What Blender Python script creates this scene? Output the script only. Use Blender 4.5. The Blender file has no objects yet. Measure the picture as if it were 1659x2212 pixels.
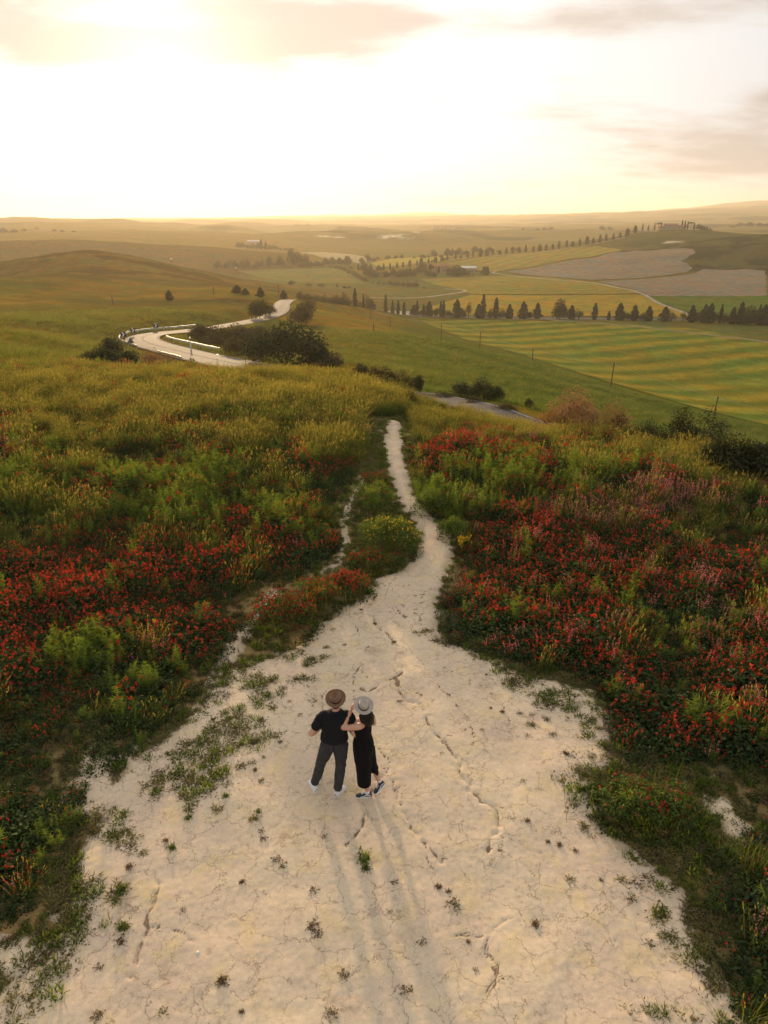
import bpy, bmesh, math, random
import numpy as np
from mathutils import Vector, Matrix, Euler
from mathutils.geometry import delaunay_2d_cdt

random.seed(7)
rng = np.random.default_rng(11)
SC = bpy.context.scene
COL = SC.collection
R = math.radians

# ------------------------------------------------------------------ camera
HC = 8.1
PITCH = R(22.5)
FOC = 1536.0
CX, CY = 829.5, 1106.0
cam_d = bpy.data.cameras.new('camera')
cam = bpy.data.objects.new('camera', cam_d)
COL.objects.link(cam)
cam.location = (0, 0, HC)
cam.rotation_euler = (R(90) - PITCH, 0, 0)
cam_d.sensor_fit = 'VERTICAL'
cam_d.sensor_height = 24.0
cam_d.lens = 24.0 * FOC / 2212.0
cam_d.clip_start = 0.1
cam_d.clip_end = 60000
SC.camera = cam

# ------------------------------------------------------------------ sky, sun, exposure
SUN_AZ = R(15.0)          # to the left of the view axis
SUN_EL = R(8.0)
SUN_DIR = Vector((-math.sin(SUN_AZ) * math.cos(SUN_EL), math.cos(SUN_AZ) * math.cos(SUN_EL), math.sin(SUN_EL)))
SC.view_settings.view_transform = 'Standard'
SC.view_settings.look = 'None'
SC.view_settings.exposure = 0.27
SC.view_settings.gamma = 1.0
SC.view_settings.use_curve_mapping = False
SC.cycles.volume_bounces = 0
SC.cycles.max_bounces = 6
SC.cycles.diffuse_bounces = 3
SC.cycles.transparent_max_bounces = 8
SC.cycles.use_denoising = True


class NT:
    """small helper for node trees"""
    def __init__(self, tree):
        self.t = tree
        self.n = tree.nodes
        self.l = tree.links

    def add(self, typ, **kw):
        n = self.n.new(typ)
        for k, v in kw.items():
            setattr(n, k, v)
        return n

    def put(self, sock, val):
        if isinstance(val, bpy.types.NodeSocket):
            self.l.new(val, sock)
        elif val is not None:
            if sock.type == 'RGBA' and not isinstance(val, (int, float)) and len(val) == 3:
                val = (*val, 1)
            sock.default_value = val

    def math(self, op, a, b=None, c=None, clamp=False):
        n = self.add('ShaderNodeMath', operation=op, use_clamp=clamp)
        for i, v in enumerate((a, b, c)):
            if v is not None:
                self.put(n.inputs[i], v)
        return n.outputs[0]

    def vmath(self, op, a, b=None, scale=None):
        n = self.add('ShaderNodeVectorMath', operation=op)
        self.put(n.inputs[0], a)
        if b is not None:
            self.put(n.inputs[1], b)
        if scale is not None:
            self.put(n.inputs['Scale'], scale)
        return n.outputs['Value'] if op in ('DOT_PRODUCT', 'LENGTH') else n.outputs['Vector']

    def mix(self, f, a, b, mode='MIX'):
        n = self.add('ShaderNodeMix', data_type='RGBA', blend_type=mode)
        self.put(n.inputs[0], f)
        self.put(n.inputs[6], a)
        self.put(n.inputs[7], b)
        return n.outputs[2]

    def ramp(self, f, lo, hi, a=0.0, b=1.0, smooth=True):
        n = self.add('ShaderNodeMapRange', interpolation_type='SMOOTHSTEP' if smooth else 'LINEAR')
        self.put(n.inputs[0], f)
        for i, v in enumerate((lo, hi, a, b)):
            self.put(n.inputs[1 + i], v)
        return n.outputs[0]

    def noise(self, vec, scale, detail=4, rough=0.55, dist=0.0):
        n = self.add('ShaderNodeTexNoise')
        self.put(n.inputs['Vector'], vec)
        n.inputs['Scale'].default_value = scale
        n.inputs['Detail'].default_value = detail
        n.inputs['Roughness'].default_value = rough
        n.inputs['Distortion'].default_value = dist
        return n.outputs['Fac']

    def attr(self, name):
        n = self.add('ShaderNodeAttribute', attribute_name=name)
        return n


world = bpy.data.worlds.new('World')
SC.world = world
world.use_nodes = True
w = NT(world.node_tree)
w.n.clear()
wo = w.add('ShaderNodeOutputWorld')
bg = w.add('ShaderNodeBackground')
w.l.new(bg.outputs[0], wo.inputs[0])
SKY_STR = 0.1
bg.inputs[1].default_value = SKY_STR
sky = w.add('ShaderNodeTexSky', sky_type='NISHITA', sun_disc=False)
sky.sun_elevation = SUN_EL
sky.sun_rotation = -SUN_AZ
sky.air_density = 1.2
sky.dust_density = 3.0
sky.ozone_density = 1.0
tc = w.add('ShaderNodeTexCoord')
d = w.vmath('NORMALIZE', tc.outputs['Generated'])
sep = w.add('ShaderNodeSeparateXYZ')
w.put(sep.inputs[0], d)
dz = w.math('MAXIMUM', sep.outputs[2], 0.0)
cosun = w.math('MAXIMUM', w.vmath('DOT_PRODUCT', d, tuple(SUN_DIR)), 0.0)
# clouds live on a flat deck: direction divided by its height
k = w.math('DIVIDE', 1.0, w.math('ADD', dz, 0.16))
deck = w.vmath('SCALE', d, scale=k)
mp = w.add('ShaderNodeMapping')
w.put(mp.inputs[0], deck)
mp.inputs['Location'].default_value = (0.35, 1.15, 0.0)
mp.inputs['Rotation'].default_value = (0, 0, R(12))
mp.inputs['Scale'].default_value = (0.72, 1.1, 0.0)
n1 = w.noise(mp.outputs[0], 0.95, 7, 0.52, 0.25)
n2 = w.noise(mp.outputs[0], 3.4, 6, 0.6, 0.1)
cl = w.math('ADD', w.math('MULTIPLY', n1, 0.66), w.math('MULTIPLY', n2, 0.34))
cl = w.math('ADD', w.math('MULTIPLY', w.math('SUBTRACT', cl, 0.5), 1.7), 0.5)


def bank(az, el, ra, re):
    """1 in the middle of a cloud bank at this azimuth and elevation (degrees), 0 outside"""
    azd = w.math('MULTIPLY', w.math('ARCTAN2', sep.outputs[0], sep.outputs[1]), 180 / math.pi)
    eld = w.math('MULTIPLY', w.math('ARCSINE', sep.outputs[2]), 180 / math.pi)
    qa = w.math('POWER', w.math('DIVIDE', w.math('ABSOLUTE', w.math('SUBTRACT', azd, az)), ra), 2.0)
    qe = w.math('POWER', w.math('DIVIDE', w.math('ABSOLUTE', w.math('SUBTRACT', eld, el)), re), 2.0)
    return w.math('EXPONENT', w.math('MULTIPLY', w.math('ADD', qa, qe), -1.0))


banks = bank(-20, 11.6, 15, 3.4)
for q in ((21, 11.9, 9, 1.3), (22, 4.4, 14, 2.0), (28, 6.8, 4, 1.0), (40, 8, 12, 3), (-45, 11, 14, 3), (-7, 11.6, 11, 1.6)):
    banks = w.math('ADD', banks, bank(*q))
banks = w.math('MINIMUM', banks, 1.0)
# overhead and behind the camera the broken deck goes on by itself
away = w.ramp(cosun, 0.55, 0.82, 0.62, 0.0)
banks = w.math('MAXIMUM', banks, away)
dens = w.math('ADD', w.math('MULTIPLY', banks, 0.33), cl)
cover = w.ramp(dens, 0.52, 0.86)
thick = w.ramp(dens, 0.64, 0.92)
glow1 = w.math('POWER', cosun, 5.0)
glow2 = w.math('POWER', cosun, 260.0)
hor = w.ramp(dz, 0.0, 0.10, 1.0, 0.0)
veil = w.mix(glow1, (5.5, 5.7, 6.0), (11.5, 11.2, 10.6))
veil = w.mix(w.math('MULTIPLY', hor, 0.8), veil, w.mix(glow1, (8.0, 6.6, 5.2), (11.0, 9.9, 8.0)))
edge = w.mix(glow1, (5.6, 5.1, 4.7), (7.4, 6.3, 5.6))
core = w.mix(glow1, (4.1, 3.8, 3.5), (7.0, 5.75, 4.95))
ccol = w.mix(thick, edge, core)
skyc = w.mix(0.97, sky.outputs[0], veil)
skyc = w.mix(w.math('MULTIPLY', cover, 0.92), skyc, ccol)
skyc = w.mix(w.math('MULTIPLY', glow2, 0.6), skyc, (18.0, 15.5, 11.0))
w.put(bg.inputs[0], skyc)

sun_d = bpy.data.lights.new('sun', 'SUN')
sun_d.energy = 5.0
sun_d.angle = R(2.2)
sun_d.color = (1.0, 0.70, 0.38)
sun = bpy.data.objects.new('sun', sun_d)
COL.objects.link(sun)
sun.rotation_euler = SUN_DIR.to_track_quat('Z', 'Y').to_euler()


# ------------------------------------------------------------------ tagging helpers
def tag(o, label=None, cat=None, group=None, kind=None):
    if label: o['label'] = label
    if cat: o['category'] = cat
    if group: o['group'] = group
    if kind: o['kind'] = kind
    return o


def link(o, parent=None):
    COL.objects.link(o)
    if parent is not None:
        o.parent = parent
    return o


def empty(name, loc, rz=0.0, scale=1.0):
    o = bpy.data.objects.new(name, None)
    o.location = loc
    o.rotation_euler = (0, 0, rz)
    o.scale = (scale,) * 3 if isinstance(scale, (int, float)) else scale
    o.empty_display_size = 0.2
    return link(o)


def mesh_np(name, verts, faces, mats=(), midx=None, smooth=False, attrs=None):
    """faces: list of (n,k) int arrays"""
    me = bpy.data.meshes.new(name)
    verts = np.asarray(verts, dtype=np.float32)
    fl = [np.asarray(f, dtype=np.int32) for f in (faces if isinstance(faces, list) else [faces]) if len(f)]
    nl = sum(f.size for f in fl)
    nf = sum(len(f) for f in fl)
    me.vertices.add(len(verts))
    me.vertices.foreach_set('co', verts.ravel())
    me.loops.add(nl)
    me.loops.foreach_set('vertex_index', np.concatenate([f.ravel() for f in fl]))
    me.polygons.add(nf)
    tot = np.concatenate([np.full(len(f), f.shape[1], np.int32) for f in fl])
    start = np.concatenate([[0], np.cumsum(tot)[:-1]]).astype(np.int32)
    me.polygons.foreach_set('loop_start', start)
    me.polygons.foreach_set('loop_total', tot)
    if midx is not None:
        me.polygons.foreach_set('material_index', np.asarray(midx, np.int32))
    me.polygons.foreach_set('use_smooth', np.full(nf, bool(smooth)))
    for m in mats:
        me.materials.append(m)
    for an, (dt, dom, arr) in (attrs or {}).items():
        a = me.attributes.new(an, dt, dom)
        arr = np.asarray(arr, dtype=np.float32 if dt != 'INT' else np.int32)
        if dt == 'FLOAT_COLOR':
            if arr.shape[1] == 3:
                arr = np.concatenate([arr, np.ones((len(arr), 1), np.float32)], 1)
            a.data.foreach_set('color', arr.ravel())
        elif dt == 'FLOAT_VECTOR':
            a.data.foreach_set('vector', arr.ravel())
        else:
            a.data.foreach_set('value', arr.ravel())
    me.update(calc_edges=True)
    return me


def obj(name, me, parent=None):
    return link(bpy.data.objects.new(name, me), parent)


# ------------------------------------------------------------------ noise
def _hash(ix, iy, seed):
    h = (ix.astype(np.int64) * 374761393 + iy.astype(np.int64) * 668265263 + seed * 974634777) & 0xFFFFFFFF
    h = ((h ^ (h >> 13)) * 1274126177) & 0xFFFFFFFF
    return ((h ^ (h >> 16)) & 0xFFFF) / 65535.0


def vnoise(x, y, seed=0):
    x = np.asarray(x, float); y = np.asarray(y, float)
    ix = np.floor(x); iy = np.floor(y)
    fx = x - ix; fy = y - iy
    fx = fx * fx * fx * (fx * (fx * 6 - 15) + 10); fy = fy * fy * fy * (fy * (fy * 6 - 15) + 10)
    ix = ix.astype(np.int64); iy = iy.astype(np.int64)
    a = _hash(ix, iy, seed); b = _hash(ix + 1, iy, seed)
    c = _hash(ix, iy + 1, seed); e = _hash(ix + 1, iy + 1, seed)
    return (a * (1 - fx) + b * fx) * (1 - fy) + (c * (1 - fx) + e * fx) * fy


def fbm(x, y, seed=0, octv=4, gain=0.5):
    """about -1..1"""
    s = 0.0; amp = 1.0; tot = 0.0
    ca, sa = math.cos(0.6), math.sin(0.6)
    for o in range(octv):
        s = s + amp * (vnoise(x, y, seed + o * 17) * 2 - 1)
        tot += amp
        amp *= gain
        x, y = (x * ca - y * sa) * 2.03 + 5.1, (x * sa + y * ca) * 2.03 + 1.7
    return s / tot


def sstep(a, b, x):
    t = np.clip((x - a) / (b - a), 0, 1)
    return t * t * (3 - 2 * t)


# ------------------------------------------------------------------ sight lines of the photograph -> places in the world
CP, SP = math.cos(PITCH), math.sin(PITCH)


def sight(u, v):
    """(east, north, down) of the line of sight through a picture point"""
    up = CY - v
    return u - CX, FOC * CP + up * SP, FOC * SP - up * CP


def at_r(u, v, r):
    e, n, dn = sight(u, v)
    h = math.hypot(e, n)
    return (e / h * r, n / h * r, HC - dn / h * r)


def at_z(u, v, z=0.0):
    e, n, dn = sight(u, v)
    t = (HC - z) / dn
    return (e * t, n * t, z)


VALLEY = -40.0
ctrl = []          # azimuth, ln r, z


def _add(p):
    ctrl.append((math.atan2(p[0], p[1]), math.log(math.hypot(p[0], p[1])), p[2]))


def far_r(r):
    return r if r < 1500 else 1500 * (r / 1500) ** 1.25


def CR(*lst):
    for u, v, r in lst: _add(at_r(u, v, far_r(r)))


def CZ(z, *lst):
    for u, v in lst: _add(at_z(u, v, z))


def CA(*lst):
    for a, r, z in lst: ctrl.append((R(a), math.log(r), z))


# near clay flat and the flowering mound
for a in (-100, -75, -52, -30, -10, 10, 30, 52, 75, 100):
    CA((a, 0.5, 0.0), (a, 2.5, 0.0), (a, 6, 0.0), (a, 12, 0.02), (a, 19, 0.05))
CA((-75, 40, 0.3), (-52, 40, 0.6), (-100, 60, -1), (-75, 100, -1), (75, 35, -3), (60, 25, -1), (100, 60, -6), (75, 100, -20), (55, 100, -22),
   (100, 200, -30), (75, 260, -39), (-75, 300, -5), (-52, 300, 0), (-52, 120, -3), (-52, 800, -8), (-75, 1000, -10), (75, 900, -35), (55, 420, -40), (55, 900, -20), (100, 900, -30),
   (-100, 1000, -15), (-100, 300, -8))
CZ(0.1, (0, 850), (150, 850), (300, 850), (450, 846), (600, 838), (700, 842), (800, 868), (860, 915), (900, 948), (1130, 962), (1300, 972), (1500, 1005), (1659, 1045))
CZ(-0.15, (0, 815), (150, 818), (300, 822), (450, 822), (600, 816), (700, 822), (800, 846), (860, 895), (900, 926), (1130, 945), (1300, 955), (1500, 985), (1659, 1025))
# the slope from the mound down to the road
ROAD = [(1900, 1180, 39), (1750, 1130, 40), (1500, 1062, 41), (1300, 985, 43), (1105, 903, 45), (1000, 882, 50), (905, 866, 56), (800, 850, 62), (700, 832, 70),
        (590, 804, 79), (500, 786, 90), (430, 771, 101), (370, 756, 112), (335, 746.5, 119), (313, 738.5, 126), (308, 731, 133), (322, 724.5, 140), (355, 719.5, 146),
        (410, 715, 153), (470, 707, 165), (520, 699, 178), (568, 689, 194), (598, 677, 212), (607, 666, 230), (610, 657, 250), (628, 648, 282), (680, 652, 310), (760, 662, 335), (815, 672, 352),
        (880, 681.5, 372), (960, 684.5, 384), (1100, 687, 392), (1250, 688.5, 396), (1400, 690, 400), (1560, 693, 404), (1700, 697, 408)]
CR(*ROAD[0:29])
CR((60, 770, 70), (0, 760, 65), (120, 740, 90), (0, 720, 95), (230, 790, 72), (200, 765, 90), (150, 700, 140), (250, 705, 150), (0, 690, 130))
CR((150, 658, 215), (60, 672, 190), (260, 662, 215), (330, 690, 165), (430, 690, 175), (520, 672, 200), (560, 650, 240))
CR((150, 640, 260), (300, 640, 260), (420, 650, 240), (450, 630, 290), (530, 628, 300), (0, 655, 230))
CR((0, 597, 440), (90, 560, 450), (180, 543, 460), (280, 556, 460), (400, 586, 440), (520, 612, 420), (610, 629, 390))
CR((90, 600, 370), (200, 600, 360), (320, 605, 360), (430, 618, 350))
CA((-22, 640, -30), (-15, 660, -40), (-10, 650, -42), (-27, 640, -26))
# the green shoulder right of the road
CR((700, 790, 80), (700, 720, 170), (690, 672, 290), (760, 690, 230), (850, 760, 135), (850, 712, 230), (953, 735, 250), (1036, 757, 235), (1000, 800, 112), (1150, 785, 190),
   (1200, 835, 122), (1318, 842, 178), (1400, 905, 112), (1537, 917, 160), (1600, 965, 100), (1659, 955, 140), (950, 840, 78), (1130, 870, 70), (1300, 920, 64), (1500, 970, 60), (1659, 1000, 60))
CZ(VALLEY, (1100, 740), (1250, 790), (1400, 840), (1560, 880), (1659, 905), (950, 700), (880, 686), (1000, 690), (1200, 700), (1400, 700), (1659, 705), (1659, 760), (1400, 750), (1200, 740),
   (1000, 650), (1200, 650), (1400, 650), (1659, 655), (900, 640), (800, 630), (760, 610), (640, 590), (560, 592), (700, 600), (900, 605), (1000, 600), (560, 575), (700, 570), (800, 580), (1050, 590))
CZ(-37.5, (1180, 602), (1300, 610), (1400, 630), (1500, 610), (1659, 600))
# ridge with the cypress avenue, farm hill, scrub hill
CR((774, 583, 700), (860, 573, 770), (930, 563, 820), (1000, 557, 860), (1150, 545, 930), (1300, 522, 1000), (1390, 505.5, 1050), (1450, 496, 1090), (1500, 497.5, 1080), (1540, 506.5, 1040), (1560, 512, 1000))
CR((1480, 536, 900), (1350, 544, 880), (1250, 560, 800), (1100, 570, 790), (1400, 525, 960), (1500, 580, 740), (1600, 583, 760), (1450, 515, 990))
CR((1659, 507, 930), (1600, 510, 950), (1570, 540, 840), (1659, 545, 830), (1520, 560, 790))
CA((10, 1200, -34), (18, 1350, -30), (23, 1500, -32), (27, 1300, -34), (14, 1150, -28), (5, 1150, -38))
# middle and far country
CR((655, 548, 1000), (760, 552, 980), (900, 552, 1000), (1000, 545, 1100), (600, 560, 900), (500, 560, 900), (450, 570, 850))
CR((700, 504, 1500), (800, 508, 1450), (900, 512, 1450), (620, 510, 1500), (750, 535, 1180), (880, 535, 1200), (1000, 520, 1400), (1150, 505, 1700), (560, 512, 1450))
CA((-4, 1900, -38), (2, 2000, -36), (-9, 1700, -38))
CR((0, 530, 1000), (100, 520, 1000), (200, 528, 980), (320, 535, 950), (450, 545, 930), (0, 560, 760), (200, 560, 760))
CR((0, 496, 1500), (60, 494, 1600), (200, 484, 1900), (130, 500, 1450), (300, 488, 1900), (400, 496, 1700), (480, 505, 1400))
CR((0, 482, 2600), (110, 478, 2700), (300, 484, 2700), (450, 489, 2700), (600, 487, 2600), (690, 489, 2300), (800, 490, 2400), (940, 492, 2100), (1200, 490, 2300), (1350, 488, 2400))
CR((0, 474, 5500), (300, 475, 5500), (500, 472, 5500), (650, 467, 5500), (800, 466, 5500), (920, 462, 5500), (1050, 467, 5500), (1200, 468, 5500), (1400, 462, 5500), (1520, 453, 5500), (1659, 442, 5500))
CR((1500, 478, 3000), (1659, 470, 3000), (1300, 480, 3000), (1600, 492, 2000), (1659, 494, 1900), (1000, 480, 3200), (800, 478, 3300))
for a in (-50, -30, -15, 0, 15, 30, 50, 75, -75, 100, -100):
    CA((a, 17000, -40))
CA((-50, 7800, 20), (-50, 3000, -10), (45, 7800, 120), (45, 3600, 0), (-75, 4000, -20), (75, 4000, -20))

ctrl = np.array(ctrl)


def tps_fit(P, z, lam=2e-4):
    n = len(P)
    D2 = ((P[:, None, :] - P[None, :, :]) ** 2).sum(-1)
    K = np.where(D2 > 0, 0.5 * D2 * np.log(np.maximum(D2, 1e-12)), 0) + lam * np.eye(n)
    Q = np.concatenate([np.ones((n, 1)), P], 1)
    A = np.block([[K, Q], [Q.T, np.zeros((3, 3))]])
    return np.linalg.solve(A, np.concatenate([z, np.zeros(3)]))


_keep = []
for i, c in enumerate(ctrl):
    if all((ctrl[j, 0] - c[0]) ** 2 + (ctrl[j, 1] - c[1]) ** 2 > 1e-5 for j in _keep):
        _keep.append(i)
ctrl = ctrl[_keep]
TPS_C = tps_fit(ctrl[:, :2], ctrl[:, 2])


def tps(a, L):
    out = np.empty(a.size)
    a = a.ravel(); L = L.ravel()
    P = ctrl[:, :2]
    for s in range(0, a.size, 40000):
        aa = a[s:s + 40000, None]; ll = L[s:s + 40000, None]
        D2 = (aa - P[None, :, 0]) ** 2 + (ll - P[None, :, 1]) ** 2
        out[s:s + 40000] = (0.5 * D2 * np.log(np.maximum(D2, 1e-12))) @ TPS_C[:-3] + TPS_C[-3] + TPS_C[-2] * aa[:, 0] + TPS_C[-1] * ll[:, 0]
    return out


def catmull(P, n=10):
    P = [np.array(p, float) for p in P]
    P = [2 * P[0] - P[1]] + P + [2 * P[-1] - P[-2]]
    out = []
    for i in range(1, len(P) - 2):
        p0, p1, p2, p3 = P[i - 1:i + 3]
        for k in range(n):
            t = k / n
            out.append(0.5 * ((2 * p1) + (-p0 + p2) * t + (2 * p0 - 5 * p1 + 4 * p2 - p3) * t * t + (-p0 + 3 * p1 - 3 * p2 + p3) * t ** 3))
    out.append(P[-2])
    return np.array(out)


def resample(P, step):
    seg = np.linalg.norm(np.diff(P[:, :2], axis=0), axis=1)
    s = np.concatenate([[0], np.cumsum(seg)])
    m = max(2, int(s[-1] / step) + 1)
    t = np.linspace(0, s[-1], m)
    return np.stack([np.interp(t, s, P[:, i]) for i in range(P.shape[1])], 1)


def near_line(x, y, line, reach):
    """distance to a polyline and z there, only trusted within reach"""
    d = np.full(x.shape, 1e9); zz = np.zeros(x.shape)
    x0, y0 = line[:, :2].min(0) - reach; x1, y1 = line[:, :2].max(0) + reach
    sel = np.nonzero((x > x0) & (x < x1) & (y > y0) & (y < y1))[0]
    if not len(sel): return d, zz
    xs, ys = x[sel], y[sel]
    bd = np.full(len(sel), 1e9); bz = np.zeros(len(sel))
    for i in range(len(line) - 1):
        ax, ay, az = line[i]; bx, by, bz_ = line[i + 1]
        dx, dy = bx - ax, by - ay
        L2 = dx * dx + dy * dy + 1e-9
        t = np.clip(((xs - ax) * dx + (ys - ay) * dy) / L2, 0, 1)
        dd = np.hypot(xs - ax - t * dx, ys - ay - t * dy)
        m = dd < bd
        bd = np.where(m, dd, bd); bz = np.where(m, az + t * (bz_ - az), bz)
    d[sel] = bd; zz[sel] = bz
    return d, zz


road_line = resample(catmull([at_r(*p) for p in ROAD], 10), 2.0)
# smooth the road's long profile
for _ in range(12):
    road_line[1:-1, 2] = (road_line[:-2, 2] + 2 * road_line[1:-1, 2] + road_line[2:, 2]) / 4


# (picture point of the summit, distance, half width, half depth)
HILLS = [(*at_r(u, v, far_r(r)), wa * far_r(r) / r, wd * far_r(r) / r) for u, v, r, wa, wd in (
    (60, 520, 900, 260, 130), (210, 527, 880, 240, 110), (430, 546, 860, 130, 90),
    (0, 491, 1350, 150, 150), (180, 497, 1350, 280, 150), (330, 502, 1380, 220, 140),
    (40, 470, 2300, 330, 260), (150, 471, 2500, 300, 260), (238, 472, 2050, 150, 180), (330, 479, 2000, 200, 200), (440, 474, 2900, 260, 280), (478, 486, 1750, 130, 140), (575, 473, 3000, 300, 300), (520, 480, 2300, 200, 200),
    (560, 513, 1350, 120, 110), (655, 501, 1420, 190, 130), (770, 497, 1500, 260, 160), (880, 505, 1400, 200, 120), (690, 486, 2000, 300, 200),
    (1020, 498, 1650, 330, 180), (960, 486, 2200, 380, 200), (1180, 495, 1750, 240, 150), (1290, 485, 2300, 420, 220),
    (800, 468, 4600, 500, 600), (920, 459, 5600, 600, 600), (1060, 465, 5200, 500, 600), (1200, 469, 4300, 500, 500), (1420, 461, 5400, 900, 700), (1560, 447, 5800, 900, 700), (1720, 433, 5600, 1100, 700),
    (1560, 472, 3300, 500, 400), (1420, 479, 2600, 300, 260), (640, 465, 5400, 600, 600), (720, 464, 5800, 400, 500), (300, 470, 5000, 700, 600))]


def height_raw(x, y):
    x = np.asarray(x, float).ravel(); y = np.asarray(y, float).ravel()
    r = np.maximum(np.hypot(x, y), 0.3)
    a = np.arctan2(x, y)
    L = np.log(r)
    ac = np.clip(a, R(-100), R(100))
    z = tps(ac, L)
    back = sstep(R(85), R(120), np.abs(a))
    zb = -25 * sstep(30, 500, r)
    z = z * (1 - back) + zb * back
    # relief
    near = 1 - sstep(30, 60, r)
    z = z + near * (0.05 * fbm(x / 1.7, y / 1.7, 3, 3) + 0.02 * fbm(x * 1.6, y * 1.6, 5, 3))
    hill = sstep(50, 110, r) * (1 - sstep(900, 1500, r)) * sstep(VALLEY + 1.5, VALLEY + 7, z)
    z = z + hill * (0.85 * fbm(x / 26, y / 26, 9, 4) + 0.22 * (0.5 - np.abs(fbm(x / 9, y / 14, 11, 3))) + 2.2 * sstep(230, 330, r) * (0.4 - np.abs(fbm(x / 45, y / 80, 13, 3))) + 0.9 * (fbm(x / 60 + y / 200, y / 130, 15, 3)))
    far = sstep(1000, 1800, r) * (1 - sstep(13000, 16000, r))
    rid = 1 - np.abs(fbm(x / 420, y / 420, 21, 5))
    z = z + far * ((rid - 0.75) * 0.006 * np.minimum(r, 6000) + 4.0 * fbm(x / 160, y / 160, 31, 3))
    # hills of the middle and far distance, one by one
    for hx, hy, hz, wa, wd in HILLS:
        e = math.hypot(hx, hy)
        al = ((x - hx) * hx + (y - hy) * hy) / e; ac = (-(x - hx) * hy + (y - hy) * hx) / e
        sh = np.exp(-((al / wd) ** 2 + (ac / wa) ** 2))
        lump = 1 + 0.10 * fbm(x / (wa * 0.35), y / (wa * 0.35), int(abs(hx)) % 97, 3)
        z = np.maximum(z, -42 + (hz + 42) * sh * lump)
    # scrub hill on the right and calanchi hummocks
    pz = at_r(1610, 540, 850)
    sc = np.exp(-(((x - pz[0]) / 110) ** 2 + ((y - pz[1]) / 110) ** 2))
    z = z + sc * 5.0 * fbm(x / 38, y / 38, 41, 4)
    pc = at_r(800, 520, 1320)
    sc = np.exp(-(((x - pc[0]) / 260) ** 2 + ((y - pc[1]) / 160) ** 2))
    z = z + sc * 9.0 * (0.5 - np.abs(fbm(x / 90, y / 90, 43, 4)))
    d, rz = near_line(x, y, road_line, 16)
    wv = 1 - sstep(4.0, 9.5, d)
    z = z * (1 - wv) + (rz - 0.12) * wv
    return z


# polar sheet: even steps as seen from the camera, closed all round
AZ = np.concatenate([np.arange(-180, -62, 4.0), np.arange(-62, 62.01, 0.2), np.arange(66, 180, 4.0)])
AZ = R(1) * AZ
LR = np.arange(math.log(0.7), math.log(18000) + 0.012, 0.0125)
GA, GL = np.meshgrid(AZ, LR)
GX = np.sin(GA) * np.exp(GL); GY = np.cos(GA) * np.exp(GL)
GZ = height_raw(GX, GY).reshape(GX.shape)


def ground(x, y):
    """height of the built ground sheet"""
    x = np.asarray(x, float); y = np.asarray(y, float)
    a = np.arctan2(x, y); L = np.log(np.maximum(np.hypot(x, y), 0.72))
    ia = np.clip(np.searchsorted(AZ, a) - 1, 0, len(AZ) - 2)
    fa = np.clip((a - AZ[ia]) / (AZ[ia + 1] - AZ[ia]), 0, 1)
    fl = np.clip((L - LR[0]) / 0.0125, 0, len(LR) - 1.001)
    il = fl.astype(int); fl = fl - il
    return (GZ[il, ia] * (1 - fa) + GZ[il, ia + 1] * fa) * (1 - fl) + (GZ[il + 1, ia] * (1 - fa) + GZ[il + 1, ia + 1] * fa) * fl


def on_ground(u, v, rmin=2.0, rmax=18000.0):
    """first place where the line of sight meets the ground"""
    e, n, dn = sight(u, v)
    h = math.hypot(e, n)
    rr = np.exp(np.arange(math.log(rmin), math.log(rmax), 0.004))
    x = e / h * rr; y = n / h * rr
    gap = (HC - dn / h * rr) - ground(x, y)
    i = np.nonzero(gap <= 0)[0]
    if not len(i):
        return None
    i = i[0]
    if i == 0: return (x[0], y[0], float(ground(x[0], y[0])))
    t = gap[i - 1] / (gap[i - 1] - gap[i])
    xx = x[i - 1] + t * (x[i] - x[i - 1]); yy = y[i - 1] + t * (y[i] - y[i - 1])
    return (float(xx), float(yy), float(ground(xx, yy)))


# ------------------------------------------------------------------ materials
def new_mat(name):
    m = bpy.data.materials.new(name)
    m.use_nodes = True
    t = NT(m.node_tree)
    b = t.n['Principled BSDF']
    return m, t, b


def plain(name, col, rough=0.7, var=0.18, scale=8.0, spec=0.3, metal=0.0, bump=0.0):
    m, t, b = new_mat(name)
    c = t.add('ShaderNodeTexCoord')
    n = t.noise(c.outputs['Object'], scale, 4)
    f = t.ramp(n, 0.3, 0.7, 1 - var, 1 + var, False)
    t.put(b.inputs['Base Color'], t.vmath('SCALE', tuple(col), scale=f))
    b.inputs['Roughness'].default_value = rough
    b.inputs['Specular IOR Level'].default_value = spec
    b.inputs['Metallic'].default_value = metal
    if bump:
        bp = t.add('ShaderNodeBump')
        bp.inputs['Strength'].default_value = bump
        bp.inputs['Distance'].default_value = 0.02
        t.put(bp.inputs['Height'], n)
        t.put(b.inputs['Normal'], bp.outputs[0])
    return m


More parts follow.
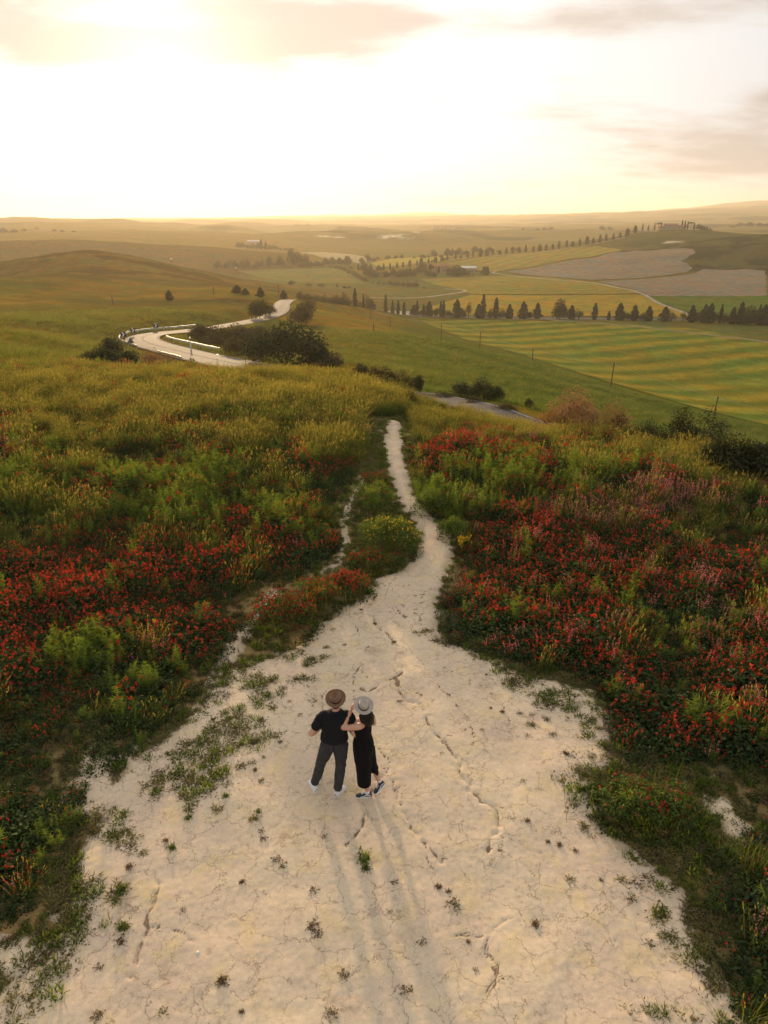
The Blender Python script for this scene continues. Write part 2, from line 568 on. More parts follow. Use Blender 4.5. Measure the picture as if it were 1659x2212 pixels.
def leafy(name, col_a, col_b, trans=0.4, rand=0.25, rough=0.6, use_attr=True):
    """leaf or blade: diffuse with light coming through, colour differs leaf by leaf and plant by plant"""
    m, t, b = new_mat(name)
    t.n.remove(b)
    out = t.n['Material Output']
    inf = t.add('ShaderNodeObjectInfo')
    at = t.attr('shade')
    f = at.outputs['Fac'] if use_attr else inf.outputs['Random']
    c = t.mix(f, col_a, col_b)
    k = t.math('ADD', t.math('MULTIPLY', inf.outputs['Random'], 2 * rand), 1 - rand)
    c = t.vmath('SCALE', c, scale=k)
    d = t.add('ShaderNodeBsdfDiffuse'); t.put(d.inputs[0], c)
    tr = t.add('ShaderNodeBsdfTranslucent'); t.put(tr.inputs[0], t.vmath('MULTIPLY', c, (1.25, 1.15, 0.7)))
    mx = t.add('ShaderNodeMixShader'); mx.inputs[0].default_value = trans
    t.l.new(d.outputs[0], mx.inputs[1]); t.l.new(tr.outputs[0], mx.inputs[2])
    g = t.add('ShaderNodeBsdfGlossy'); g.inputs['Roughness'].default_value = rough
    g.inputs[0].default_value = (0.6, 0.6, 0.55, 1)
    m2 = t.add('ShaderNodeMixShader'); m2.inputs[0].default_value = 0.03
    t.l.new(mx.outputs[0], m2.inputs[1]); t.l.new(g.outputs[0], m2.inputs[2])
    t.l.new(m2.outputs[0], out.inputs[0])
    return m


def grass_ground(name, stripes=None, cols=None):
    """grassy or cropped land; colours from the 'tint' attribute or from cols"""
    m, t, b = new_mat(name)
    geo = t.add('ShaderNodeNewGeometry')
    p = geo.outputs['Position']
    n_big = t.noise(p, 0.018, 5, 0.6)
    n_mid = t.noise(p, 0.16, 5, 0.65)
    n_fin = t.noise(p, 1.1, 5, 0.7)
    n_hair = t.noise(p, 7.0, 3, 0.7)
    if cols is None:
        c = t.attr('tint').outputs['Color']
    else:
        if stripes:
            ax, ay, pitch, soft = stripes
            s = t.add('ShaderNodeSeparateXYZ'); t.put(s.inputs[0], p)
            x = t.math('ADD', t.math('MULTIPLY', s.outputs[0], -ay), t.math('MULTIPLY', s.outputs[1], ax))
            wob = t.noise(p, 0.012, 2)
            x = t.math('ADD', x, t.math('MULTIPLY', wob, pitch * 0.5))
            wav = t.math('SINE', t.math('MULTIPLY', x, 2 * math.pi / pitch))
            wav = t.math('ADD', wav, t.math('MULTIPLY', t.math('SUBTRACT', n_mid, 0.5), 0.9))
            f = t.ramp(wav, -soft, soft)
            fine = t.math('SINE', t.math('MULTIPLY', x, 2 * math.pi / (pitch / 7.0)))
            f = t.math('ADD', f, t.math('MULTIPLY', fine, 0.1), clamp=True)
        else:
            f = t.ramp(n_big, 0.35, 0.65)
        c = t.mix(f, cols[0], cols[1])
    k = t.math('ADD', t.math('MULTIPLY', n_big, 0.5), 0.75)
    k = t.math('MULTIPLY', k, t.ramp(n_mid, 0.25, 0.75, 0.72, 1.28, False))
    k = t.math('MULTIPLY', k, t.ramp(n_fin, 0.25, 0.75, 0.70, 1.30, False))
    k = t.math('MULTIPLY', k, t.ramp(n_hair, 0.3, 0.7, 0.8, 1.2, False))
    c = t.vmath('SCALE', c, scale=k)
    hue = t.mix(t.ramp(t.noise(p, 0.06, 6, 0.7), 0.4, 0.62), (1.18, 0.98, 0.72), (0.82, 1.04, 0.95))
    c = t.vmath('MULTIPLY', c, hue)
    c = t.vmath('SCALE', c, scale=1.38)
    t.put(b.inputs['Base Color'], c)
    b.inputs['Roughness'].default_value = 0.9
    b.inputs['Specular IOR Level'].default_value = 0.0
    h = t.math('ADD', t.math('MULTIPLY', n_fin, 0.5), t.math('ADD', t.math('MULTIPLY', n_hair, 0.12), t.math('MULTIPLY', n_mid, 1.6)))
    bp = t.add('ShaderNodeBump'); bp.inputs['Strength'].default_value = 0.6; bp.inputs['Distance'].default_value = 0.6
    t.put(bp.inputs['Height'], h); t.put(b.inputs['Normal'], bp.outputs[0])
    return m


M = {}
M['ground'] = grass_ground('grassland')

# ------------------------------------------------------------------ ground sheet
nr, na = GX.shape
gx, gy, gz = GX.ravel(), GY.ravel(), GZ.ravel()
gr = np.hypot(gx, gy)


def blob(u, v, r, wide, deep=None):
    p = at_r(u, v, r)
    deep = deep or wide
    e = math.hypot(p[0], p[1])
    ax, ay = p[0] / e, p[1] / e
    al = (gx - p[0]) * ax + (gy - p[1]) * ay
    ac = -(gx - p[0]) * ay + (gy - p[1]) * ax
    return np.exp(-((al / deep) ** 2 + (ac / wide) ** 2))


tint = np.empty((gx.size, 3)); tint[:] = (0.150, 0.098, 0.018)


def paint(mask, col):
    global tint
    tint = tint * (1 - mask[:, None]) + np.array(col)[None] * mask[:, None]


ga = np.arctan2(gx, gy)
paint(sstep(-0.02, 0.08, ga) * sstep(45, 60, gr) * (1 - sstep(330, 420, gr)), (0.0651, 0.0770, 0.0089))     # green shoulder
paint(sstep(0.02, 0.12, fbm(gx / 45, gy / 45, 51, 4)) * (gr < 600) * 0.55 * sstep(60, 90, gr), (0.0620, 0.0692, 0.0149))
paint((1 - sstep(VALLEY + 0.5, VALLEY + 4, gz)) * sstep(200, 260, gr), (0.0930, 0.0872, 0.0248))
paint(sstep(700, 1100, gr) * (0.5 + 0.5 * fbm(gx / 210, gy / 210, 52, 3)), (0.0992, 0.0842, 0.0298))
paint(sstep(0.05, 0.25, fbm(gx / 330, gy / 330, 53, 3)) * sstep(1200, 1500, gr), (0.0279, 0.0331, 0.0124))
paint(sstep(0.15, 0.3, fbm(gx / 260, gy / 260, 54, 3)) * sstep(1200, 1500, gr), (0.1364, 0.1083, 0.0397))
band = (1 - sstep(R(-9), R(-3), ga))
paint(band * sstep(640, 720, gr) * (1 - sstep(900, 960, gr)) * 0.85, (0.085, 0.05, 0.014))
paint(band * sstep(960, 1050, gr) * (1 - sstep(1500, 1700, gr)) * 0.8, (0.15, 0.10, 0.03))
paint(band * sstep(1900, 2300, gr) * 0.7, (0.06, 0.045, 0.02))
lefthill = blob(180, 565, 450, 150, 120)
paint(np.clip(lefthill * 1.5, 0, 1) * 0.8, (0.115, 0.072, 0.02))  # brown of the hill's shaded near side, put into the tint
paint(np.clip(lefthill * 1.5, 0, 1) * 0.75 * sstep(-0.02, 0.12, fbm(gx / 34, gy / 12, 59, 5)), (0.055, 0.036, 0.012))  # dark streaks painting the shading of gullies and folds
paint(sstep(0.0, 0.25, fbm(gx / 70, gy / 22, 60, 4)) * sstep(100, 160, gr) * (1 - sstep(420, 600, gr)) * band * 0.55, (0.075, 0.055, 0.016))
farmhill = blob(1450, 505, 1060, 110, 130)
paint(np.clip(farmhill * 1.6, 0, 1), (0.0713, 0.0662, 0.0208))
scrub = np.clip(blob(1610, 545, 850, 120, 130) * 1.8, 0, 1)
paint(scrub, (0.0527, 0.0511, 0.0174))
paint(scrub * sstep(-0.12, 0.10, fbm(gx / 30, gy / 30, 55, 4)), (0.0174, 0.0217, 0.0089))
for (u, v, r, wd, dp) in ((700, 527, 1300, 60, 50), (840, 522, 1350, 70, 40), (610, 515, 1450, 60, 50)):
    paint(blob(u, v, r, wd, dp) * sstep(-0.1, 0.2, fbm(gx / 60, gy / 60, 56, 3)) * 0.8, (0.0620, 0.0451, 0.0174))
for (u, v, r, wd) in ((840, 527, 1330, 13), (872, 523, 1330, 11), (735, 520, 1330, 10), (700, 521, 1330, 9), (905, 516, 1400, 9), (1448, 527, 960, 6), (1462, 528, 955, 5)):
    paint(np.clip(blob(u, v, r, wd, wd * 1.3) * 2.0, 0, 1) * sstep(-0.35, 0.1, fbm(gx / 9, gy / 9, 57, 3)), (0.42, 0.38, 0.32))   # bare pale clay scars
for (u, v, r, wd, dp) in ((505, 655, 232, 9, 6), (490, 652, 240, 6, 6), (60, 662, 185, 14, 10), (120, 700, 130, 16, 9), (40, 735, 88, 8, 5), (20, 740, 90, 10, 5), (400, 655, 240, 16, 5), (480, 690, 178, 12, 5), (200, 690, 160, 22, 6)):
    paint(blob(u, v, r, wd, dp) * sstep(-0.3, 0.2, fbm(gx / 4, gy / 4, 58, 3)) * 0.8, (0.0527, 0.0301, 0.0149))       # rusty low scrub
paint(1 - sstep(34, 48, gr), (0.0527, 0.0481, 0.0174))
# clay-coloured soil showing through the thin turf beside the bare ground
idx = np.arange(nr * na).reshape(nr, na)
gf = np.stack([idx[:-1, :-1], idx[1:, :-1], idx[1:, 1:], idx[:-1, 1:]], -1).reshape(-1, 4)
wrap = np.stack([idx[:-1, -1], idx[1:, -1], idx[1:, 0], idx[:-1, 0]], -1)
capc = nr * na
gv = np.concatenate([np.stack([gx, gy, gz], 1), [[0, 0, 0]]])
cap = np.stack([np.full(na, capc), idx[0], np.roll(idx[0], -1)], 1)
GV, GTINT = gv, np.concatenate([tint, [[0.1, 0.1, 0.05]]])
GROUND_FACES = [np.concatenate([gf, wrap]), cap]


def drape(line, off=0.05):
    z = ground(line[:, 0], line[:, 1])
    r = np.hypot(line[:, 0], line[:, 1])
    return np.stack([line[:, 0], line[:, 1], z + off + r * 2.5e-4], 1)


def sheet(name, poly, step, off, mat, parent=None, wobble=0.0):
    """a field draped over the ground; poly is a list of (x, y)"""
    P = np.array([p[:2] for p in poly])
    P = np.concatenate([P, P[:1]])
    P = resample(P, step)[:-1]
    if wobble:
        P = P + wobble * np.stack([fbm(P[:, 0] / (wobble * 6), P[:, 1] / (wobble * 6), 61, 3), fbm(P[:, 0] / (wobble * 6), P[:, 1] / (wobble * 6), 62, 3)], 1)
    x0, y0 = P.min(0); x1, y1 = P.max(0)
    X, Y = np.meshgrid(np.arange(x0 + step / 2, x1, step), np.arange(y0 + step / 2, y1, step))
    X = X.ravel(); Y = Y.ravel()
    ins = np.zeros(X.size, bool)
    A = P; B = np.roll(P, -1, 0)
    dmin = np.full(X.size, 1e9)
    for (ax, ay), (bx, by) in zip(A, B):
        c = (ay > Y) != (by > Y)
        with np.errstate(divide='ignore', invalid='ignore'):
            xi = (bx - ax) * (Y - ay) / (by - ay) + ax
        ins ^= c & (X < xi)
        dmin = np.minimum(dmin, np.hypot(X - ax, Y - ay))
    ins &= dmin > step * 0.45
    V = [Vector(p) for p in P] + [Vector(q) for q in np.stack([X[ins], Y[ins]], 1)]
    n = len(P)
    vo, eo, fo, *_ = delaunay_2d_cdt(V, [(i, (i + 1) % n) for i in range(n)], [list(range(n))], 1, 1e-4)
    vo = np.array([list(q) for q in vo])
    z = ground(vo[:, 0], vo[:, 1])
    r = np.hypot(vo[:, 0], vo[:, 1])
    V3 = np.stack([vo[:, 0], vo[:, 1], z + off + r * 2.5e-4], 1)
    tri = np.array([f for f in fo if len(f) == 3], int)
    a, b, c = V3[tri[:, 0]], V3[tri[:, 1]], V3[tri[:, 2]]
    up = ((b - a)[:, 0] * (c - a)[:, 1] - (b - a)[:, 1] * (c - a)[:, 0]) < 0
    tri[up] = tri[up][:, ::-1]
    o = obj(name, mesh_np(name, V3, tri, [mat], smooth=True), parent)
    return o


def ribbon(line, width, prof=3, crown=0.0, wob=0.0):
    """vertices and faces of a strip along a line; width may vary"""
    d = np.gradient(line[:, :2], axis=0)
    d /= np.linalg.norm(d, axis=1)[:, None] + 1e-9
    nn = np.stack([-d[:, 1], d[:, 0]], 1)
    k = len(line)
    wv = np.full(k, width) if np.isscalar(width) else width
    cols = []
    for j in range(prof):
        s = j / (prof - 1) * 2 - 1
        off = s * wv / 2
        if wob and j in (0, prof - 1):
            off = off + wob * fbm(line[:, 0] * 0.6, line[:, 1] * 0.6 + j * 9, 71, 3)
        cols.append(np.concatenate([line[:, :2] + nn * off[:, None], (line[:, 2] + crown * (1 - s * s))[:, None]], 1))
    V = np.stack(cols, 1).reshape(-1, 3)
    i = np.arange(k * prof).reshape(k, prof)
    F = np.stack([i[:-1, :-1], i[:-1, 1:], i[1:, 1:], i[1:, :-1]], -1).reshape(-1, 4)
    # face up
    a, b, c = V[F[0, 0]], V[F[0, 1]], V[F[0, 2]]
    if (b - a)[0] * (c - a)[1] - (b - a)[1] * (c - a)[0] < 0: F = F[:, ::-1]
    return V, F


G = lambda *pts: [on_ground(*p) for p in pts]
VZ = lambda *pts: [at_z(u, v, VALLEY) for u, v in pts]


def dirn(p, q):
    a = at_z(*p, VALLEY); b = at_z(*q, VALLEY)
    L = math.hypot(b[0] - a[0], b[1] - a[1])
    return (b[0] - a[0]) / L, (b[1] - a[1]) / L


M['road'] = None
m, t, b = new_mat('worn asphalt')
geo = t.add('ShaderNodeNewGeometry'); p = geo.outputs['Position']
n1 = t.noise(p, 0.5, 5, 0.6); n2 = t.noise(p, 14, 3, 0.7)
c = t.mix(t.ramp(n1, 0.35, 0.65), (0.085, 0.078, 0.072), (0.13, 0.12, 0.11))
c = t.vmath('SCALE', c, scale=t.ramp(n2, 0.3, 0.7, 0.8, 1.2, False))
t.put(b.inputs['Base Color'], c)
b.inputs['Roughness'].default_value = 0.8
b.inputs['Specular IOR Level'].default_value = 0.05
bp = t.add('ShaderNodeBump'); bp.inputs['Strength'].default_value = 0.3; bp.inputs['Distance'].default_value = 0.02
t.put(bp.inputs['Height'], n2); t.put(b.inputs['Normal'], bp.outputs[0])
M['road'] = m
M['line'] = plain('worn white road paint', (0.30, 0.28, 0.25), 0.8, 0.25, 3, 0.0)
M['track'] = plain('pale gravel', (0.30, 0.26, 0.19), 0.9, 0.2, 0.4, 0.1)
M['wheat'] = grass_ground('ripening wheat', (*dirn((1009, 640), (1300, 636)), 11.0, 0.9), ((0.1836, 0.1360, 0.0286), (0.1428, 0.1190, 0.0306)))
M['wheat_gold'] = grass_ground('golden wheat', (*dirn((950, 672), (1130, 652)), 26.0, 2.4), ((0.2244, 0.1496, 0.0238), (0.1904, 0.1360, 0.0272)))
M['stripes'] = grass_ground('hay cut in strips', (*dirn((1109, 753), (1479, 726)), 15.5, 1.25), ((0.085, 0.102, 0.016), (0.175, 0.145, 0.022)))
M['green'] = grass_ground('young green crop', None, ((0.0510, 0.0782, 0.0136), (0.0680, 0.0884, 0.0170)))
M['plough'] = grass_ground('ploughed soil', (*dirn((1100, 600), (1400, 575)), 7.0, 1.5), ((0.1598, 0.1258, 0.1020), (0.1360, 0.1088, 0.0884)))
M['gold_slope'] = grass_ground('golden slope', (*dirn((1000, 580), (1300, 545)), 16.0, 1.5), ((0.2040, 0.1462, 0.0340), (0.1428, 0.1224, 0.0340)))
M['pasture'] = grass_ground('hay meadow', (*dirn((520, 600), (760, 596)), 17.0, 1.2), ((0.1054, 0.1020, 0.0340), (0.1360, 0.1156, 0.0340)))
M['stubble'] = grass_ground('pale stubble', None, ((0.2720, 0.2108, 0.1292), (0.2448, 0.1972, 0.1224)))
M['bright'] = grass_ground('bright barley', None, ((0.2584, 0.1972, 0.0476), (0.2312, 0.1836, 0.0476)))


def build_land():
    near_ = np.nonzero((np.hypot(GV[:, 0], GV[:, 1]) < 34) & (GV[:, 1] > 2.3))[0]
    sd_, e_ = clay_sd(GV[near_, 0], GV[near_, 1])
    k_ = (sstep(-1.1, -0.15, sd_) * 0.85)[:, None]
    GTINT[near_] = GTINT[near_] * (1 - k_) + np.array([0.22, 0.17, 0.095]) * k_
    o = obj('ground', mesh_np('ground', GV, GROUND_FACES, [M['ground']], smooth=True, attrs={'tint': ('FLOAT_COLOR', 'POINT', GTINT)}))
    tag(o, kind='structure')
    F = []
    F.append(sheet('striped_hay_field', VZ((905, 690), (1000, 692), (1250, 695), (1500, 712), (1659, 742), (1800, 775), (1800, 960), (1500, 905), (1300, 840), (1150, 785), (1000, 745), (930, 715)), 4.0, 0.12, M['stripes']))
    F.append(sheet('green_crop_field', VZ((1402, 645), (1750, 642), (1750, 694), (1560, 688), (1515, 684), (1480, 670)), 5.0, 0.12, M['green']))
    F.append(sheet('golden_wheat_field', VZ((895, 672), (950, 657), (1015, 638), (1180, 641), (1390, 642.5), (1475, 671), (1505, 683.5), (1250, 681), (1000, 679.5), (905, 679)), 5.0, 0.12, M['wheat_gold']))
    F.append(sheet('wheat_field', VZ((908, 604), (1000, 599), (1093, 596), (1190, 606.5), (1300, 621), (1388, 641), (1200, 639.5), (1018, 636), (985, 624), (935, 614)), 6.0, 0.12, M['wheat']))
    F.append(sheet('ploughed_field', G((1096, 587), (1200, 570), (1290, 556), (1354, 544), (1430, 539), (1499, 538), (1504, 548), (1472, 564), (1492, 578), (1489, 589), (1379, 602), (1279, 606), (1179, 599)), 6.0, 0.2, M['plough'], wobble=3.0))
    F.append(sheet('ploughed_field', G((1292, 609.5), (1400, 603), (1497, 593), (1516, 581), (1600, 583), (1655, 584), (1656, 640), (1560, 641), (1396, 641), (1369, 627)), 6.0, 0.2, M['plough'], wobble=2.0))
    F.append(sheet('golden_slope_field', G((955, 569), (1104, 551), (1200, 541), (1290, 531), (1345, 541), (1280, 555), (1180, 570), (1094, 585), (1050, 588), (1005, 577)), 7.0, 0.2, M['gold_slope']))
    F.append(sheet('stubble_field', G((650, 546), (700, 545), (760, 550), (815, 561), (780, 570), (735, 563), (690, 556)), 8.0, 0.25, M['stubble']))
    F.append(sheet('barley_field', G((800, 570), (850, 559), (920, 556), (975, 554), (950, 565), (865, 574), (820, 578)), 8.0, 0.25, M['bright']))
    F.append(sheet('hay_meadow', G((512, 586), (600, 581.5), (735, 579), (775, 598), (800, 612), (700, 613), (610, 607), (560, 600)), 6.0, 0.12, M['pasture']))
    for o in F: tag(o, kind='structure')
    # the asphalt road, its paint
    ln = road_line.copy()
    rr = np.hypot(ln[:, 0], ln[:, 1])
    ln[:, 2] += 0.06 + rr * 2e-4
    V, Fc = ribbon(ln, 5.6, 5, 0.04)
    ro = obj('road', mesh_np('road', V, Fc, [M['road']], smooth=True)); tag(ro, kind='structure')
    d = np.gradient(ln[:, :2], axis=0); d /= np.linalg.norm(d, axis=1)[:, None]
    nn = np.stack([-d[:, 1], d[:, 0]], 1)
    for s in (-1, 1):
        e = ln.copy(); e[:, :2] += nn * s * 2.55; e[:, 2] += 0.02
        V, Fc = ribbon(e, 0.16, 2)
        obj('edge_line', mesh_np('edge_line', V, Fc, [M['line']]), ro)
    near = ln[:185].copy(); near[:, 2] += 0.055
    V, Fc = ribbon(near, 0.11, 2)
    k = len(Fc)
    keep = np.arange(k) >= 0
    obj('centre_line', mesh_np('centre_line', V, Fc[keep], [M['line']]), ro)
    # gravel tracks
    tr = [[(905, 689), (880, 682), (862, 684)], ]
    lines = [
        ('gravel_track', [at_z(u, v, VALLEY) for u, v in ((1508, 685), (1470, 670), (1425, 655), (1392, 643))] + [on_ground(u, v) for u, v in ((1378, 633), (1362, 627), (1330, 622), (1290, 613), (1235, 607.5), (1180, 604), (1130, 599), (1090, 594.5), (1065, 590), (1072, 587))], 2.6),
        ('valley_track', [at_z(u, v, VALLEY) for u, v in ((800, 651), (850, 648), (905, 644.5), (955, 638), (990, 633), (1005, 630), (998, 627), (960, 624.5))], 2.6),
        ('field_track', [at_z(u, v, VALLEY) for u, v in ((1160, 690), (1250, 697), (1350, 705), (1450, 716), (1560, 730), (1659, 742), (1760, 756))], 3.2),
        ('avenue_track', [on_ground(u, v) for u, v in ((865, 574), (930, 565), (1000, 558.5), (1075, 552.5), (1150, 547), (1230, 535.5), (1300, 524), (1350, 513))], 2.2),
    ]
    for nm, pts, wd in lines:
        L = drape(resample(catmull(pts, 8), 3.0), 0.22)
        V, Fc = ribbon(L, wd, 3, 0.0, 0.5)
        tag(obj(nm, mesh_np(nm, V, Fc, [M['track'] if nm != 'field_track' else M['dust']], smooth=True)), kind='structure')
    y = at_z(878, 681.5, VALLEY)
    tag(sheet('gravel_yard', [(y[0] + 9 * math.cos(a) * (1 + .2 * math.sin(3 * a)), y[1] + 15 * math.sin(a)) for a in np.linspace(0, 6.28, 20)[:-1]], 3.0, 0.2, M['track']), kind='structure')


M['dust'] = plain('trodden field track', (0.20, 0.17, 0.085), 0.95, 0.25, 0.3, 0.05)

# ------------------------------------------------------------------ haze over the valley
hm = bpy.data.materials.new('evening haze')
hm.use_nodes = True
ht = NT(hm.node_tree)
ht.n.remove(ht.n['Principled BSDF'])
pv = ht.add('ShaderNodeVolumePrincipled')
pv.inputs['Color'].default_value = (1.0, 0.90, 0.74, 1)
pv.inputs['Density'].default_value = 0.00014
pv.inputs['Anisotropy'].default_value = 0.5
ht.l.new(pv.outputs[0], ht.n['Material Output'].inputs['Volume'])
top = max(HC, float(GZ.max())) + 6
bm_ = bmesh.new()
bmesh.ops.create_cube(bm_, size=1.0)
me = bpy.data.meshes.new('haze')
lowest = float(GZ.min()) - 1.0
for v_ in bm_.verts:
    v_.co = Vector((v_.co.x * 37500, v_.co.y * 37500, lowest + (v_.co.z + 0.5) * (top - lowest)))
bm_.to_mesh(me); bm_.free()
me.materials.append(hm)
haze = obj('haze', me)
tag(haze, kind='stuff')


# ------------------------------------------------------------------ bare clay and the trodden path
def proj(x, y, z=0.0):
    """picture point of a place (inverse of sight)"""
    x = np.asarray(x, float); y = np.asarray(y, float); z = np.asarray(z, float) - HC
    dep = y * CP - z * SP
    up = y * SP + z * CP
    dep = np.where(dep > 0.05, dep, np.nan)
    return CX + FOC * x / dep, CY - FOC * up / dep


def in_poly(u, v, P):
    ins = np.zeros(u.shape, bool)
    for (ax, ay), (bx, by) in zip(P, P[1:] + P[:1]):
        c = (ay > v) != (by > v)
        with np.errstate(divide='ignore', invalid='ignore'):
            ins ^= c & (u < (bx - ax) * (v - ay) / (by - ay) + ax)
    return ins


def line_dist(x, y, L):
    d = np.full(x.shape, 1e9)
    for (ax, ay), (bx, by) in zip(L[:-1], L[1:]):
        dx, dy = bx - ax, by - ay
        t = np.clip(((x - ax) * dx + (y - ay) * dy) / (dx * dx + dy * dy + 1e-12), 0, 1)
        d = np.minimum(d, np.hypot(x - ax - t * dx, y - ay - t * dy))
    return d


W = lambda pts: [at_z(u, v, 0.0)[:2] for u, v in pts]
CLAY_R = [(866, 912), (869, 940), (874, 985), (882, 1035), (897, 1078), (927, 1108), (954, 1139), (983, 1165), (983, 1200), (965, 1238), (947, 1290), (945, 1348), (968, 1390), (1040, 1420),
          (1110, 1442), (1200, 1466), (1280, 1500), (1318, 1560), (1340, 1640), (1300, 1690), (1300, 1750), (1330, 1800), (1400, 1850), (1470, 1900), (1520, 1960), (1550, 2030), (1590, 2130), (1640, 2230), (1800, 2600)]
CLAY_L = [(838, 914), (832, 950), (826, 985), (834, 1015), (846, 1055), (860, 1095), (886, 1120), (910, 1155), (904, 1190), (870, 1230), (815, 1246), (800, 1280), (740, 1310), (690, 1345), (640, 1390), (560, 1420), (492, 1445), (430, 1520), (350, 1600),
          (240, 1680), (190, 1760), (130, 1880), (70, 2010), (-20, 2120), (-150, 2350), (-300, 2600)]
CLAY = CLAY_R + CLAY_L[::-1]
WL = [W(CLAY_R), W(CLAY_L)]
TRAILS = [([(800, 1010), (790, 1050), (760, 1085), (742, 1130), (748, 1180), (730, 1215), (690, 1235)], 0.10),
          ([(600, 1275), (560, 1320), (520, 1370), (495, 1420), (470, 1480)], 0.17),
          ([(205, 1650), (225, 1720), (240, 1790)], 0.35),
          ([(1560, 1740), (1600, 1780), (1640, 1800)], 0.16), ([(1370, 1850), (1430, 1900), (1480, 1940)], 0.2), ([(270, 1640), (330, 1690)], 0.25), ([(90, 2060), (0, 2080)], 0.5)]
WTR = [(W(p), w_) for p, w_ in TRAILS]
RILLS = [([(808, 1290), (800, 1330), (835, 1365), (850, 1385), (855, 1420), (866, 1450), (860, 1470), (830, 1478), (800, 1500), (775, 1495)], 0.030, 0.035),
         ([(862, 1470), (862, 1500), (880, 1520), (915, 1545), (945, 1600), (985, 1640), (1000, 1690), (1040, 1730), (1075, 1755), (1083, 1790), (1060, 1815), (1045, 1845)], 0.034, 0.04),
         ([(845, 1690), (870, 1745), (900, 1800), (925, 1840), (960, 1868)], 0.03, 0.035),
         ([(808, 1610), (830, 1650), (835, 1670), (812, 1690), (790, 1730), (795, 1760), (775, 1800), (750, 1835)], 0.026, 0.03),
         ([(845, 1290), (870, 1330), (905, 1370), (925, 1420), (990, 1465)], 0.018, 0.02),
         ([(330, 1890), (338, 1930), (325, 1990), (305, 2040), (295, 2120)], 0.04, 0.02),
         ([(760, 1690), (790, 1720), (815, 1700)], 0.02, 0.02),
         ([(780, 1330), (772, 1365), (790, 1400), (780, 1440), (760, 1480), (770, 1520)], 0.018, 0.018),
         ([(905, 1240), (915, 1290), (900, 1330), (930, 1370)], 0.016, 0.016), ([(860, 1240), (845, 1275), (870, 1310)], 0.016, 0.016),
         ([(1000, 1420), (1030, 1480), (1090, 1540), (1110, 1600)], 0.014, 0.014), ([(935, 1470), (985, 1530), (1020, 1590), (1040, 1640)], 0.014, 0.014),
         ([(650, 1480), (690, 1500), (700, 1540)], 0.016, 0.016), ([(1110, 1980), (1050, 2040), (1070, 2100), (1040, 2160)], 0.016, 0.012)]
WRI = [(resample(catmull(W(p), 6), 0.10), w_, dp) for p, w_, dp in RILLS]
for L, w_, dp in WRI:
    a_, b_ = fbm(L[:, 0] * 3.5, L[:, 1] * 3.5, 81, 4), fbm(L[:, 0] * 3.5, L[:, 1] * 3.5, 82, 4)
    L[:, 0] += 0.11 * a_; L[:, 1] += 0.11 * b_

# side cracks that branch off the rills
_rb = np.random.default_rng(77)
for L, w_, dp in list(WRI):
    for q in range(max(2, len(L) // 9)):
        i = _rb.integers(1, len(L) - 1)
        a = math.atan2(*(L[i] - L[i - 1])[::-1]) + _rb.choice([-1, 1]) * _rb.uniform(0.5, 1.2)
        P_ = [L[i]]
        for j in range(_rb.integers(4, 10)):
            a += _rb.normal() * 0.45
            P_.append(P_[-1] + 0.09 * np.array([math.cos(a), math.sin(a)]))
        WRI.append((np.array(P_), 0.013, 0.010))


def clay_sd(x, y):
    """metres inside the bare clay (negative outside)"""
    u, v = proj(x, y)
    ins = in_poly(u, v, CLAY)
    d = np.minimum(line_dist(x, y, WL[0]), line_dist(x, y, WL[1]))
    sd = np.where(ins, d, -d)
    sd = np.where(np.isnan(u), -1.0, sd)
    behind = (y < 2.2)
    sd = np.where(behind, np.minimum(4.2 + 0.3 * y - np.abs(x + 0.3), 2.0), sd)
    for L, w_ in WTR:
        sd = np.maximum(sd, w_ - line_dist(x, y, L))
    r = np.hypot(x, y)
    wide = sstep(5.0, 14.0, 20 - r) * 1.0
    e = fbm(x / 0.55, y / 0.55, 91, 4) * (0.07 + 0.39 * wide) + fbm(x / 1.9, y / 1.9, 92, 3) * 0.25 * wide
    return sd, sd + e


